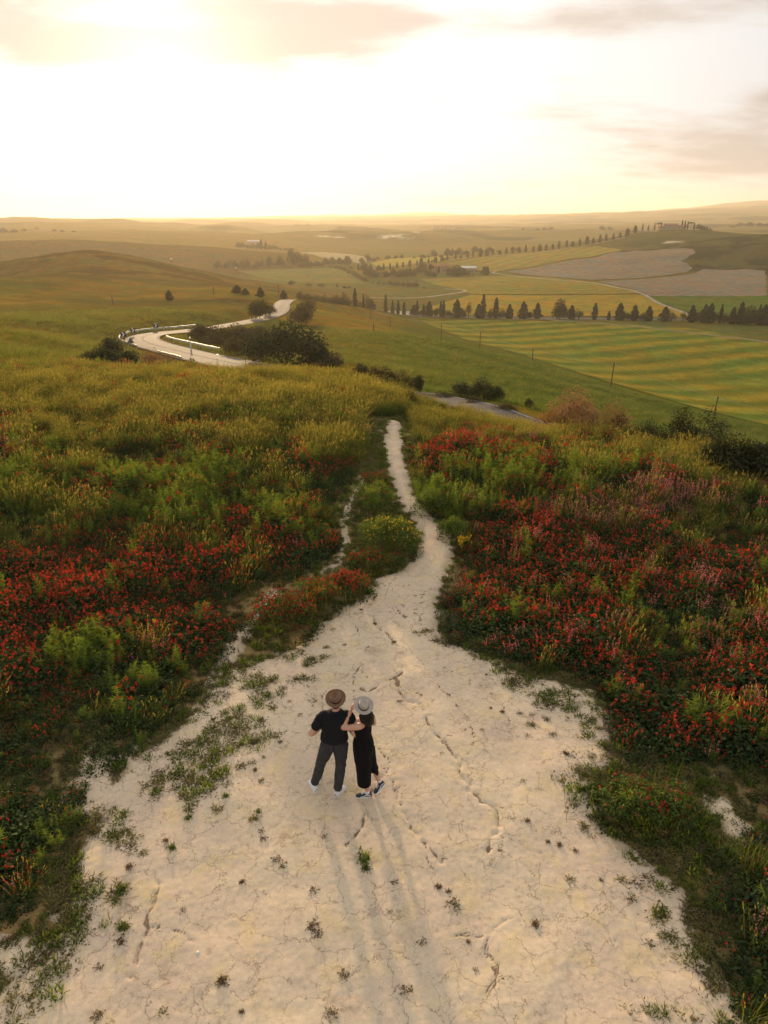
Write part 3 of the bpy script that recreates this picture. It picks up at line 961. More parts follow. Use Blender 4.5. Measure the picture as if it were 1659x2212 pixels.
def build_clay():
    az = R(1) * np.arange(-64, 64.01, 0.17)
    lr = np.arange(math.log(2.2), math.log(34.5), 0.0036)
    A, L = np.meshgrid(az, lr)
    x = (np.sin(A) * np.exp(L)).ravel(); y = (np.cos(A) * np.exp(L)).ravel()
    sd, e = clay_sd(x, y)
    z = ground(x, y)
    rel = 0.009 * fbm(x / 0.35, y / 0.35, 101, 4) + 0.010 * (1 - np.abs(fbm(x / 0.16, y / 0.16, 103, 3))) + 0.008 * fbm(x * 14, y * 14, 105, 2)
    # platey crust: soft terraces
    pl = fbm(x / 0.8, y / 0.8, 107, 4)
    rel = rel + 0.005 * sstep(0.0, 0.06, pl) + 0.004 * sstep(0.22, 0.27, pl)
    rel = rel * 0.4
    rill = np.zeros(x.size)
    for Lr, w_, dp in WRI:
        x0, y0 = Lr.min(0) - 0.4; x1, y1 = Lr.max(0) + 0.4
        s = np.nonzero((x > x0) & (x < x1) & (y > y0) & (y < y1))[0]
        if not len(s): continue
        dd = line_dist(x[s], y[s], Lr)
        ww = 0.75 * w_ * (0.95 + 0.6 * fbm(x[s] / 0.2, y[s] / 0.2, 111, 3))
        dd = np.abs(dd + 0.03 * fbm(x[s] / 0.09, y[s] / 0.09, 112, 2))
        g = np.exp(-(dd / np.maximum(ww, 0.012)) ** 2)
        rel[s] -= 0.6 * dp * g
        rel[s] += dp * 0.08 * np.exp(-((dd - 3 * w_) / (2 * w_)) ** 2)
        rill[s] = np.maximum(rill[s], g * (0.6 + 0.6 * fbm(x[s] / 0.25, y[s] / 0.25, 113, 3)))
    zz = z + np.clip(e * 0.14, -0.10, 0.035) + rel * np.clip(e * 4 + 0.3, 0, 1)
    n, m_ = A.shape
    idx = np.arange(n * m_).reshape(n, m_)
    F = np.stack([idx[:-1, :-1], idx[1:, :-1], idx[1:, 1:], idx[:-1, 1:]], -1).reshape(-1, 4)
    F = F[(e[F].max(1) > -0.28)]
    used = np.unique(F)
    mp_ = np.full(x.size, -1); mp_[used] = np.arange(len(used))
    V = np.stack([x, y, zz], 1)[used]
    o = obj('clay_path', mesh_np('clay_path', V, mp_[F], [M['clay']], smooth=True,
            attrs={'rill': ('FLOAT', 'POINT', np.clip(rill[used], 0, 1)), 'inside': ('FLOAT', 'POINT', e[used])}))
    tag(o, kind='structure')


build_land()
m, t, b = new_mat('cracked clay')
geo = t.add('ShaderNodeNewGeometry'); p = geo.outputs['Position']
n_big = t.noise(p, 0.45, 5, 0.6); n_mid = t.noise(p, 2.2, 6, 0.65); n_fin = t.noise(p, 16, 5, 0.7); n_gr = t.noise(p, 70, 3, 0.7)
c = t.mix(t.ramp(n_big, 0.35, 0.65), (0.70, 0.565, 0.395), (0.64, 0.50, 0.365))
c = t.mix(t.ramp(n_mid, 0.48, 0.72), c, (0.69, 0.54, 0.31))
c = t.mix(t.math('MULTIPLY', t.ramp(t.noise(p, 1.3, 6, 0.7), 0.56, 0.70), 0.55), c, (0.38, 0.28, 0.21))
c = t.mix(t.math('MULTIPLY', t.ramp(t.noise(p, 5.0, 5, 0.7), 0.60, 0.68), 0.5), c, (0.36, 0.26, 0.19))
c = t.vmath('SCALE', c, scale=t.ramp(n_fin, 0.25, 0.75, 0.86, 1.12, False))
c = t.vmath('SCALE', c, scale=t.ramp(n_gr, 0.25, 0.75, 0.92, 1.08, False))
# drying cracks: warped cell edges that come and go
warp = t.add('ShaderNodeTexNoise'); t.put(warp.inputs['Vector'], p); warp.inputs['Scale'].default_value = 3.2; warp.inputs['Detail'].default_value = 6; warp.inputs['Roughness'].default_value = 0.65
pw = t.vmath('ADD', p, t.vmath('SCALE', warp.outputs['Color'], scale=0.42))
cracks = None
for sc_, wd, lo, hi in ((2.6, 0.018, 0.40, 0.54), (6.5, 0.020, 0.47, 0.60)):
    vo = t.add('ShaderNodeTexVoronoi', feature='DISTANCE_TO_EDGE'); t.put(vo.inputs['Vector'], pw); vo.inputs['Scale'].default_value = sc_
    ck = t.ramp(vo.outputs['Distance'], 0.0, wd, 1.0, 0.0)
    ck = t.math('MULTIPLY', ck, t.ramp(t.noise(p, 1.1 + sc_ * 0.2, 4, 0.6), lo, hi))
    cracks = ck if cracks is None else t.math('MAXIMUM', cracks, ck)
rl = t.attr('rill').outputs['Fac']
c = t.mix(t.math('MULTIPLY', cracks, 0.72), c, (0.16, 0.11, 0.075))
c = t.mix(t.math('MULTIPLY', t.ramp(t.math('ADD', rl, t.math('MULTIPLY', t.math('SUBTRACT', n_fin, 0.5), 0.9)), 0.25, 0.62), 0.82), c, (0.17, 0.11, 0.07))
ins = t.attr('inside').outputs['Fac']
c = t.mix(t.math('MULTIPLY', t.ramp(ins, -0.1, 0.35, 1.0, 0.0), t.ramp(n_mid, 0.4, 0.6, 0.3, 0.8)), c, (0.27, 0.22, 0.14))
t.put(b.inputs['Base Color'], c)
b.inputs['Roughness'].default_value = 0.95
b.inputs['Specular IOR Level'].default_value = 0.0
h = t.math('ADD', t.math('MULTIPLY', n_fin, 0.45), t.math('ADD', t.math('MULTIPLY', n_gr, 0.12), t.math('MULTIPLY', cracks, -0.8)))
h = t.math('ADD', h, t.math('MULTIPLY', n_mid, 0.7))
bp = t.add('ShaderNodeBump'); bp.inputs['Strength'].default_value = 0.36; bp.inputs['Distance'].default_value = 0.018
t.put(bp.inputs['Height'], h); t.put(b.inputs['Normal'], bp.outputs[0])
M['clay'] = m
build_clay()

# ------------------------------------------------------------------ plant meshes
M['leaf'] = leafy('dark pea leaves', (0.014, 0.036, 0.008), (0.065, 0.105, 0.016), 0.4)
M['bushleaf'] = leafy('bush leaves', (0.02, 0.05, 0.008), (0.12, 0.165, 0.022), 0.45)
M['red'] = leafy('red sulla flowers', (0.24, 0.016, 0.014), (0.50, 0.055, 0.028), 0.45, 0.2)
M['pink'] = leafy('pink flower spikes', (0.38, 0.09, 0.13), (0.45, 0.16, 0.18), 0.4, 0.2)
M['yellow'] = leafy('yellow flowers', (0.62, 0.36, 0.02), (0.7, 0.48, 0.05), 0.4, 0.1)
M['fennel'] = leafy('feathery fennel leaves', (0.098, 0.155, 0.016), (0.196, 0.265, 0.032), 0.55)
M['gold'] = leafy('ripe grass', (0.10, 0.135, 0.02), (0.29, 0.235, 0.055), 0.55)
M['blade'] = leafy('green grass', (0.056, 0.106, 0.013), (0.163, 0.213, 0.030), 0.5)
M['turf'] = leafy('short trodden turf', (0.090, 0.102, 0.030), (0.264, 0.216, 0.072), 0.35)
M['dry'] = leafy('dry weeds', (0.10, 0.075, 0.04), (0.20, 0.14, 0.075), 0.25)


def unit(v):
    return v / (np.linalg.norm(v, axis=-1, keepdims=True) + 1e-9)


def leaves(c, n, size, rg, asp=0.55):
    """diamond leaves: centres c, facing n"""
    k = len(c)
    a = unit(np.cross(n, unit(rg.normal(size=(k, 3)))))
    bb = np.cross(n, a)
    s = size[:, None] if np.ndim(size) else size
    V = np.stack([c - a * s, c + bb * s * asp, c + a * s, c - bb * s * asp], 1).reshape(-1, 3)
    return V, np.arange(4 * k).reshape(k, 4)


def blades(base, tip, bend, width, rg):
    """two-part tapering blades from base to tip, sagging by bend (vector)"""
    k = len(base)
    mid = (base + tip) / 2 - bend
    side = unit(np.cross(tip - base, rg.normal(size=(k, 3)))) * np.reshape(width, (-1, 1))
    V = np.stack([base - side, base + side, mid + side * 0.75, mid - side * 0.75, tip], 1).reshape(-1, 3)
    i = np.arange(k) * 5
    Q = np.stack([i, i + 1, i + 2, i + 3], 1)
    T = np.stack([i + 3, i + 2, i + 4], 1)
    return V, Q, T


class Plant:
    def __init__(s):
        s.V = []; s.F = {3: [], 4: []}; s.I = {3: [], 4: []}; s.S = []; s.n = 0

    def put(s, V, faces, mi, shade):
        for F in faces:
            s.F[F.shape[1]].append(F + s.n); s.I[F.shape[1]].append(np.full(len(F), mi))
        s.V.append(V); s.n += len(V)
        s.S.append(np.broadcast_to(shade, len(V)) if np.ndim(shade) == 0 else shade)

    def mesh(s, name, mats):
        fl = []; mi = []
        for k in (4, 3):
            if s.F[k]:
                fl.append(np.concatenate(s.F[k])); mi.append(np.concatenate(s.I[k]))
        return mesh_np(name, np.concatenate(s.V), fl, mats, np.concatenate(mi), attrs={'shade': ('FLOAT', 'POINT', np.concatenate(s.S))})


def dome(n, rg, rad, hgt, lo=0.35):
    a = rg.uniform(0, 2 * math.pi, n); u = rg.uniform(0.0, 1, n) ** 0.6
    el = np.arcsin(np.clip(1 - u, 0, 1))
    q = rg.uniform(lo, 1, n) ** 0.4
    d = np.stack([np.cos(a) * np.cos(el), np.sin(a) * np.cos(el), np.sin(el)], 1)
    return d * np.array([rad, rad, hgt]) * q[:, None], d


def add_flower(P, top, rg, mi, size=0.028, nn=6):
    k = len(top)
    for j in range(nn):
        off = rg.normal(size=(k, 3)) * np.array([0.35, 0.35, 0.55]) * size
        V, F = leaves(top + off, unit(rg.normal(size=(k, 3)) + [0, 0, 0.4]), np.full(k, size * rg.uniform(0.55, 0.9)), rg, 0.7)
        P.put(V, [F], mi, np.repeat(np.clip(rg.normal(0.5, 0.3, k), 0, 1), 4))


def sulla_mesh(seed, nfl, rad=0.32, hgt=0.46, nl=170, flower='red'):
    rg = np.random.default_rng(seed)
    P = Plant()
    c, dd = dome(nl, rg, rad, hgt)
    c = c + rg.normal(size=c.shape) * 0.03
    n = unit(dd + rg.normal(size=c.shape) * 0.6 + [0, 0, 0.7])
    V, F = leaves(c, n, rg.uniform(0.026, 0.05, nl), rg)
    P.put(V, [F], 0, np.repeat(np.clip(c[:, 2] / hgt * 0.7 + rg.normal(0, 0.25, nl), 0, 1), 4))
    if nfl:
        a = rg.uniform(0, 6.28, nfl); q = np.sqrt(rg.uniform(0, 1, nfl)) * 0.95
        top = np.stack([np.cos(a) * q * rad * 1.05, np.sin(a) * q * rad * 1.05, hgt * np.sqrt(np.maximum(0.08, 1 - q * q)) + rg.uniform(0.03, 0.12, nfl)], 1)
        base = top * [0.9, 0.9, 0.72]
        V, Q, T = blades(base, top, np.zeros((nfl, 3)), 0.004, rg)
        P.put(V, [Q, T], 0, 0.8)
        add_flower(P, top, rg, 1)
    return P.mesh('sulla', [M['leaf'], M[flower]])


def grass_mesh(seed, nb=46, h=0.75, spread=0.16, wind=(0.22, 0.02), mat='gold', heads=True, w_=0.0045):
    rg = np.random.default_rng(seed)
    P = Plant()
    a = rg.uniform(0, 6.28, nb); q = np.sqrt(rg.uniform(0, 1, nb)) * spread
    base = np.stack([np.cos(a) * q, np.sin(a) * q, np.zeros(nb)], 1)
    hh = h * rg.uniform(0.55, 1.1, nb)
    lean = rg.normal(size=(nb, 2)) * 0.13 * h + np.array(wind) * h * rg.uniform(0.4, 1.4, (nb, 1))
    tip = base + np.concatenate([lean + base[:, :2] * 0.9, hh[:, None]], 1)
    bend = np.concatenate([lean * 0.22, np.zeros((nb, 1))], 1)
    V, Q, T = blades(base, tip, bend, rg.uniform(0.7, 1.4, nb) * w_, rg)
    sh = rg.uniform(0, 1, nb)
    P.put(V, [Q, T], 0, (sh[:, None] * np.array([0.2, 0.2, 0.6, 0.6, 1.0])[None]).ravel())
    if heads:
        s = rg.uniform(0, 1, nb) < 0.4
        t0 = tip[s]; k = len(t0)
        dr = unit(t0 - base[s])
        for j in range(3):
            c = t0 - dr * (0.03 * j) + rg.normal(size=(k, 3)) * 0.008
            n = unit(rg.normal(size=(k, 3)))
            sd = unit(np.cross(dr, n))
            L = 0.035
            V = np.stack([c - dr * L, c + sd * 0.008, c + dr * L, c - sd * 0.008], 1).reshape(-1, 3)
            P.put(V, [np.arange(4 * k).reshape(k, 4)], 0, 0.9)
    return P.mesh('grass', [M[mat]])


def fennel_mesh(seed, ns=7, h=0.75):
    rg = np.random.default_rng(seed)
    P = Plant()
    for i in range(ns):
        b0 = np.array([rg.normal() * 0.09, rg.normal() * 0.09, 0]); hh = h * rg.uniform(0.55, 1.1)
        tp = b0 + [rg.normal() * 0.1 + 0.05, rg.normal() * 0.1, hh]
        V, Q, T = blades(b0[None], tp[None], np.zeros((1, 3)), 0.006, rg)
        P.put(V, [Q, T], 0, 0.35)
        n = 44
        tt = rg.uniform(0.25, 1.0, n)
        o = b0 + (tp - b0) * tt[:, None]
        d = unit(rg.normal(size=(n, 3)) * [1, 1, 0.45] + [0, 0, 0.35])
        L = (1.15 - tt) * 0.16 + 0.05
        V, Q, T = blades(o, o + d * L[:, None], rg.normal(size=(n, 3)) * 0.008, 0.0045, rg)
        P.put(V, [Q, T], 0, np.repeat(rg.uniform(0.3, 1, n), 5))
    return P.mesh('fennel', [M['fennel']])


def weed_mesh(seed, nb=34, rad=0.13, h=0.06, mat='turf', w_=0.007, up=0.5):
    rg = np.random.default_rng(seed)
    P = Plant()
    a = rg.uniform(0, 6.28, nb); L = rad * rg.uniform(0.35, 1.0, nb)
    q = rad * 0.55 * np.sqrt(rg.uniform(0, 1, nb))
    a2 = rg.uniform(0, 6.28, nb)
    base = np.stack([np.cos(a2) * q, np.sin(a2) * q, np.full(nb, -0.005)], 1)
    el = rg.uniform(0.05, up, nb) * math.pi / 2
    tip = base + np.stack([np.cos(a) * L * np.cos(el), np.sin(a) * L * np.cos(el), 0.012 + np.sin(el) * h * rg.uniform(0.5, 1.3, nb)], 1)
    bend = np.stack([np.zeros(nb), np.zeros(nb), -rg.uniform(0.2, 0.5, nb) * h * 0.5], 1)
    V, Q, T = blades(base, tip, bend, rg.uniform(0.6, 1.4, nb) * w_, rg)
    P.put(V, [Q, T], 0, np.repeat(rg.uniform(0, 1, nb), 5))
    nl = nb
    c = base + rg.normal(size=(nl, 3)) * [rad * .3, rad * .3, 0.006] + [0, 0, 0.02]
    V, F = leaves(c, unit(rg.normal(size=(nl, 3)) * 0.6 + [0, 0, 1]), rg.uniform(0.008, 0.018, nl), rg)
    P.put(V, [F], 0, np.repeat(rg.uniform(0, 0.8, nl), 4))
    return P.mesh('weed', [M[mat]])


def spike_mesh(seed, n=9, h=0.62, mat='pink'):
    rg = np.random.default_rng(seed)
    P = Plant()
    a = rg.uniform(0, 6.28, n); q = np.sqrt(rg.uniform(0, 1, n)) * 0.2
    base = np.stack([np.cos(a) * q, np.sin(a) * q, np.zeros(n)], 1)
    tip = base + np.stack([rg.normal(size=n) * 0.07 + 0.05, rg.normal(size=n) * 0.07, h * rg.uniform(0.7, 1.1, n)], 1)
    V, Q, T = blades(base, tip, np.zeros((n, 3)), 0.004, rg)
    P.put(V, [Q, T], 0, 0.6)
    for j in range(7):
        c = tip + (base - tip) * (0.05 * j) + rg.normal(size=(n, 3)) * 0.01
        V, F = leaves(c, unit(rg.normal(size=(n, 3))), np.full(n, 0.018), rg, 0.7)
        P.put(V, [F], 1, np.repeat(rg.uniform(0, 1, n), 4))
    return P.mesh('spike', [M['blade'], M[mat]])


# ------------------------------------------------------------------ scattering of what nobody could count
def scatter(name, meshes, pts, scale, rot, pick, label_free=True):
    """points carrying copies of small plant meshes through geometry nodes: one 'stuff' object"""
    col = bpy.data.collections.new(name + '_kinds')
    for i, me in enumerate(meshes):
        o = bpy.data.objects.new('%s_kind_%02d' % (name, i), me)
        col.objects.link(o)
    me = mesh_np_points(name, pts, scale, rot, pick)
    ob = obj(name, me)
    tag(ob, kind='stuff')
    ng = bpy.data.node_groups.new(name, 'GeometryNodeTree')
    ng.interface.new_socket('Geometry', in_out='INPUT', socket_type='NodeSocketGeometry')
    ng.interface.new_socket('Geometry', in_out='OUTPUT', socket_type='NodeSocketGeometry')
    N = ng.nodes
    gi = N.new('NodeGroupInput'); go = N.new('NodeGroupOutput')
    ci = N.new('GeometryNodeCollectionInfo'); ci.inputs[0].default_value = col
    ci.inputs['Separate Children'].default_value = True; ci.inputs['Reset Children'].default_value = True
    ip = N.new('GeometryNodeInstanceOnPoints')
    ip.inputs['Pick Instance'].default_value = True

    def na_(nm, dt):
        n = N.new('GeometryNodeInputNamedAttribute'); n.data_type = dt; n.inputs[0].default_value = nm
        return n.outputs[0]
    L = ng.links
    L.new(gi.outputs[0], ip.inputs['Points'])
    L.new(ci.outputs[0], ip.inputs['Instance'])
    L.new(na_('pick', 'INT'), ip.inputs['Instance Index'])
    L.new(na_('rot', 'FLOAT_VECTOR'), ip.inputs['Rotation'])
    L.new(na_('size', 'FLOAT_VECTOR'), ip.inputs['Scale'])
    L.new(ip.outputs[0], go.inputs[0])
    md = ob.modifiers.new('plants', 'NODES')
    md.node_group = ng
    return ob


def mesh_np_points(name, pts, scale, rot, pick):
    me = bpy.data.meshes.new(name)
    me.vertices.add(len(pts))
    me.vertices.foreach_set('co', np.asarray(pts, np.float32).ravel())
    for nm, dt, arr in (('size', 'FLOAT_VECTOR', scale), ('rot', 'FLOAT_VECTOR', rot), ('pick', 'INT', pick)):
        a = me.attributes.new(nm, dt, 'POINT')
        a.data.foreach_set('vector' if dt == 'FLOAT_VECTOR' else 'value', np.asarray(arr, np.float32 if dt != 'INT' else np.int32).ravel())
    me.update()
    return me


def jitter_grid(x0, x1, y0, y1, s, rg):
    X, Y = np.meshgrid(np.arange(x0, x1, s), np.arange(y0, y1, s))
    X = X.ravel() + rg.uniform(-0.5, 0.5, X.size) * s; Y = Y.ravel() + rg.uniform(-0.5, 0.5, Y.size) * s
    return X, Y


# where tall growth begins on either side of the path (picture points at ground level)
TALL_L = [(905, 893), (860, 900), (800, 902), (775, 910), (790, 950), (785, 985), (765, 1020), (752, 1060), (735, 1100), (735, 1180), (690, 1222), (600, 1282), (540, 1345), (480, 1440), (400, 1530), (330, 1600), (225, 1672),
          (165, 1780), (90, 1910), (25, 2060), (-100, 2300), (-1600, 2300), (-1600, 790), (905, 790)]
TALL_R = [(905, 893), (880, 912), (872, 940), (876, 985), (886, 1035), (902, 1078), (932, 1108), (958, 1140), (988, 1165), (988, 1200), (970, 1240), (952, 1290), (950, 1345), (975, 1385), (1060, 1412), (1130, 1440), (1210, 1455), (1290, 1490),
          (1322, 1560), (1342, 1640), (1500, 1650), (1545, 1710), (1560, 1790), (1500, 1870), (1530, 1960), (1570, 2070), (1620, 2300), (3200, 2300), (3200, 790), (905, 790)]


def gz(u, v, lst):
    s = np.zeros(u.shape)
    for (a, b_, ra, rb, w_) in lst:
        s = s + w_ * np.exp(-(((u - a) / ra) ** 2 + ((v - b_) / rb) ** 2))
    return s


ZR = [(300, 1250, 330, 110, 1.0), (550, 1175, 80, 35, 1.1), (150, 1330, 250, 70, .9), (430, 1340, 200, 70, .8), (150, 1500, 180, 90, .75), (60, 1700, 70, 120, .4), (400, 1080, 90, 30, .5), (570, 1120, 120, 40, .5), (150, 1060, 160, 25, .5),
      (365, 1025, 60, 18, .8), (50, 1420, 110, 60, .8), (690, 1060, 70, 35, .6), (755, 1000, 30, 40, .4), (390, 835, 70, 10, .7), (300, 1600, 120, 60, .35),
      (1010, 965, 110, 30, 1.), (1100, 985, 80, 25, .8), (950, 1005, 70, 30, .8), (1100, 1170, 100, 60, 1.1), (1030, 1270, 110, 90, 1.2), (1250, 1310, 180, 80, 1.05), (1400, 1230, 170, 60, .8), (1390, 1130, 150, 50, .45),
      (1300, 1420, 160, 60, .6), (1500, 1540, 180, 90, .7), (1640, 1300, 110, 130, .55), (1620, 1950, 60, 140, .3), (1250, 1210, 100, 50, .75), (1550, 1440, 130, 60, .8), (980, 930, 80, 14, .5)]
ZF = [(440, 1120, 110, 50, 1.2), (140, 1180, 170, 45, .8), (350, 1240, 45, 45, .7), (240, 1440, 110, 50, .8), (330, 1500, 60, 40, .5), (1240, 1080, 60, 45, .9), (1000, 1060, 90, 50, .6), (1110, 1035, 110, 30, .5), (1190, 1300, 40, 35, .8),
      (260, 1060, 220, 45, .5), (100, 1010, 150, 50, .4), (920, 1090, 50, 40, .9), (520, 1050, 90, 30, .4), (130, 1560, 120, 60, .4), (700, 1150, 50, 40, .5)]
ZG = [(100, 890, 220, 60, .85), (350, 960, 260, 28, .7), (700, 985, 100, 40, 1.3), (560, 880, 220, 40, .9), (250, 835, 320, 26, .7), (1450, 975, 170, 30, 1.1), (1560, 1050, 130, 55, 1.2), (1200, 925, 220, 24, 1.1), (960, 905, 100, 16, .9),
      (700, 850, 180, 40, .9), (250, 1155, 110, 25, .5), (20, 1480, 50, 60, .4), (830, 870, 80, 40, .8), (1640, 1000, 90, 60, 1.), (240, 1020, 120, 22, .5), (640, 935, 150, 22, .7), (1560, 1130, 100, 30, .5)]
ZP = [(1440, 1100, 170, 40, .9), (1300, 1150, 150, 40, .6), (1120, 1300, 60, 40, .5), (1560, 1400, 120, 80, .5), (1500, 1250, 150, 60, .5), (740, 960, 60, 25, .5), (950, 950, 60, 15, .3)]


def build_meadow():
    rg = np.random.default_rng(5)
    X, Y = jitter_grid(-52, 46, 2.4, 46, 0.235, rg)
    z = ground(X, Y)
    u, v = proj(X, Y, z)
    ok = ~np.isnan(u)
    X, Y, z, u, v = X[ok], Y[ok], z[ok], u[ok], v[ok]
    r = np.hypot(X, Y)
    ok = (u > -260) & (u < 1920) & (v < 2300) & (z > -2.6)
    tall = (in_poly(u, v, TALL_L) | in_poly(u, v, TALL_R)) & ok
    dr, _ = near_line(X, Y, road_line, 30)
    tall &= dr > 4.6
    nz = lambda s, sc: fbm(X / sc, Y / sc, s, 4)
    wr = gz(u, v, ZR) * 0.8 + 0.75 * nz(201, 1.3) + 0.3 * nz(202, 0.5) - 0.42
    wf = gz(u, v, ZF) * 1.0 + 0.8 * nz(203, 1.1) - 0.38
    wg = gz(u, v, ZG) * 0.8 + 0.95 * nz(204, 1.7) - 0.34
    wp = gz(u, v, ZP) + 0.6 * nz(205, 0.9) - 0.45
    wb = np.full(X.size, 0.02) + 0.5 * nz(206, 1.3)
    S = np.stack([wb, wr, wf, wg, wp], 1) + rg.normal(size=(X.size, 5)) * 0.16
    typ = S.argmax(1)
    mound = 0.85 + 0.55 * fbm(X / 1.4, Y / 1.4, 207, 3) + 0.25 * fbm(X / 4.5, Y / 4.5, 208, 2)
    mound = np.clip(mound, 0.35, 1.6)
    # lower growth right at the edge of the bare clay
    sd, _ = clay_sd(X, Y)
    mound *= 0.55 + 0.45 * sstep(0.0, 0.9, -sd)
    mound *= 1 - 0.45 * sstep(860, 900, u) * (1 - sstep(1150, 1230, u)) * (1 - sstep(940, 985, v))
    dist = sstep(14, 36, r)

    def go(name, meshes, sel, base, weights=None, grow=0.0, tilt=0.18, sq=0.0):
        k = int(sel.sum())
        sc = base * mound[sel] * rg.uniform(0.75, 1.25, k) * (1 + grow * dist[sel])
        rot = np.stack([rg.normal(size=k) * tilt, rg.normal(size=k) * tilt, rg.uniform(0, 6.28, k)], 1)
        pk = rg.choice(len(meshes), k, p=weights)
        zz = ground(X[sel], Y[sel]) - 0.02
        scatter(name, meshes, np.stack([X[sel], Y[sel], zz], 1), np.stack([sc, sc, sc * rg.uniform(0.85, 1.2, k)], 1), rot, pk)
        return k

    thin = rg.uniform(0, 1, X.size)
    n = []
    # leafy floor nearly everywhere, flowers where they dominate
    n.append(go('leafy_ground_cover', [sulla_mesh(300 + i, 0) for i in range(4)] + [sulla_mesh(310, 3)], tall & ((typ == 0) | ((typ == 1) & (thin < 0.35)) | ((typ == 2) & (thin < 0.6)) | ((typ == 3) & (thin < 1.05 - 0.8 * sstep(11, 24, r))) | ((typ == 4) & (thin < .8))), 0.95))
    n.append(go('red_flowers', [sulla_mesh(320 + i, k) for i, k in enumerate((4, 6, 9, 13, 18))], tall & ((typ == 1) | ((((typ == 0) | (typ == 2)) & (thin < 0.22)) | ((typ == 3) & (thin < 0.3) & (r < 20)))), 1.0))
    n.append(go('fennel_growth', [fennel_mesh(330 + i) for i in range(4)], tall & ((typ == 2) | ((typ == 1) & (thin > 0.95)) | ((typ == 0) & (thin > 0.93))), 0.9))
    wind = [grass_mesh(340 + i, mat='gold') for i in range(4)] + [grass_mesh(350 + i, mat='blade', heads=False, h=0.62) for i in range(2)]
    # the wind blows across the ridge: keep the lean of tall grass the same way round
    sel = tall & (((typ == 3) & (thin > 0.75 - sstep(11, 24, r))) | ((typ == 0) & (thin > 0.9) & (r > 18)) | ((typ == 4) & (thin > 0.75)))
    k = int(sel.sum())
    sc = mound[sel] ** 0.6 * rg.uniform(0.75, 1.15, k)
    rot = np.stack([rg.normal(size=k) * 0.1, rg.normal(size=k) * 0.1, rg.normal(size=k) * 0.7], 1)
    scatter('tall_grass', wind, np.stack([X[sel], Y[sel], z[sel] - 0.02], 1), np.stack([sc * 1.2, sc * 1.2, sc], 1), rot, rg.choice(6, k, p=[.15, .15, .15, .15, .20, .20]))
    n.append(k)
    n.append(go('pink_flowers', [spike_mesh(360 + i) for i in range(3)], tall & ((typ == 4) | ((typ == 1) & (thin > 0.9) & (u > 1000))), 0.95))
    n.append(go('yellow_flowers', [spike_mesh(365 + i, 7, 0.5, 'yellow') for i in range(2)], tall & (typ != 3) & (thin > 0.40) & (thin < 0.404), 0.9))
    # thin grass blades pushing through near the clay
    X2, Y2 = X, Y
    # turf between the tall growth and the clay
    Xt, Yt = jitter_grid(-9, 9, 2.2, 34, 0.085, rg)
    zt = ground(Xt, Yt); ut, vt = proj(Xt, Yt, zt)
    okt = ~np.isnan(ut) & (np.nan_to_num(ut, nan=-1e4) > -200) & (np.nan_to_num(ut, nan=1e4) < 1860)
    Xt, Yt, zt, ut, vt = Xt[okt], Yt[okt], zt[okt], ut[okt], vt[okt]
    sdt, et = clay_sd(Xt, Yt)
    tl = in_poly(ut, vt, TALL_L) | in_poly(ut, vt, TALL_R)
    rt = np.hypot(Xt, Yt)
    keep = (et < np.where(rt > 13, 0.06, 0.8)) & (et > -2.6)
    prob = np.maximum(sstep(0.06, -0.12, et), 0.8 * sstep(0.75, 0.1, et + 0.55 * fbm(Xt / .6, Yt / .6, 220, 4) + 0.12)) * np.where(tl, 0.35, 1.0) * np.where(rt > 12, 0.5, 1.0) * (0.55 + 0.45 * sstep(-0.2, 0.2, fbm(Xt / .5, Yt / .5, 221, 3)))
    # mats of knotgrass that reach into the clay on the left and right
    mats = gz(ut, vt, [(400, 1690, 110, 55, 1.1), (440, 1640, 70, 40, .8), (545, 1600, 60, 40, .7), (480, 1560, 60, 50, .7), (275, 1820, 38, 26, 1.2), (260, 1930, 32, 20, .9), (180, 1925, 30, 22, .9), (160, 2010, 80, 40, 1.1), (110, 2090, 60, 40, 1.1),
                       (200, 1880, 40, 50, .5), (1120, 1470, 60, 30, .9), (1210, 1520, 70, 35, .9), (1170, 1440, 90, 20, .8), (1255, 1590, 40, 30, .6), (1270, 1680, 30, 20, .7), (690, 1430, 40, 30, .7), (640, 1480, 50, 60, .5), (560, 1490, 50, 50, .7),
                       (1420, 1980, 28, 18, .9), (1445, 2030, 26, 16, .9), (1480, 2080, 45, 22, 1.), (1430, 2190, 110, 30, 1.1), (1550, 1930, 60, 50, .8), (1380, 1850, 60, 20, .6), (1500, 1800, 80, 60, .7), (800, 960, 40, 60, .7), (810, 1010, 25, 40, .8)])
    mats = mats + 0.55 * fbm(Xt / .32, Yt / .32, 223, 3) - 0.45
    prob = np.maximum(prob, sstep(0.0, 0.45, mats) * (et < 0.9 + 5 * (mats > .2)))
    sel = ((keep & (rg.uniform(0, 1, Xt.size) < prob)) | ((mats > 0.1) & (rg.uniform(0, 1, Xt.size) < sstep(0, .4, mats)))) & (np.hypot(Xt, Yt) < 33)
    k = int(sel.sum())
    sc = rg.uniform(0.7, 1.35, k)
    rot = np.stack([rg.normal(size=k) * 0.12, rg.normal(size=k) * 0.12, rg.uniform(0, 6.28, k)], 1)
    turf = [weed_mesh(370 + i, mat='turf') for i in range(3)] + [weed_mesh(374 + i, mat='blade', h=0.10, up=0.9) for i in range(2)] + [weed_mesh(378, mat='dry')]
    scatter('short_turf', turf, np.stack([Xt[sel], Yt[sel], zt[sel] + 0.012], 1), np.stack([sc, sc, sc], 1), rot, rg.choice(6, k, p=[.23, .22, .2, .12, .1, .13]))
    n.append(k)
    # grass on the slopes beyond the mound
    Xs, Ys = jitter_grid(-105, 110, 30, 190, 0.85, rg)
    zs = ground(Xs, Ys); us, vs = proj(Xs, Ys, zs)
    rs = np.hypot(Xs, Ys)
    drs, _ = near_line(Xs, Ys, road_line, 20)
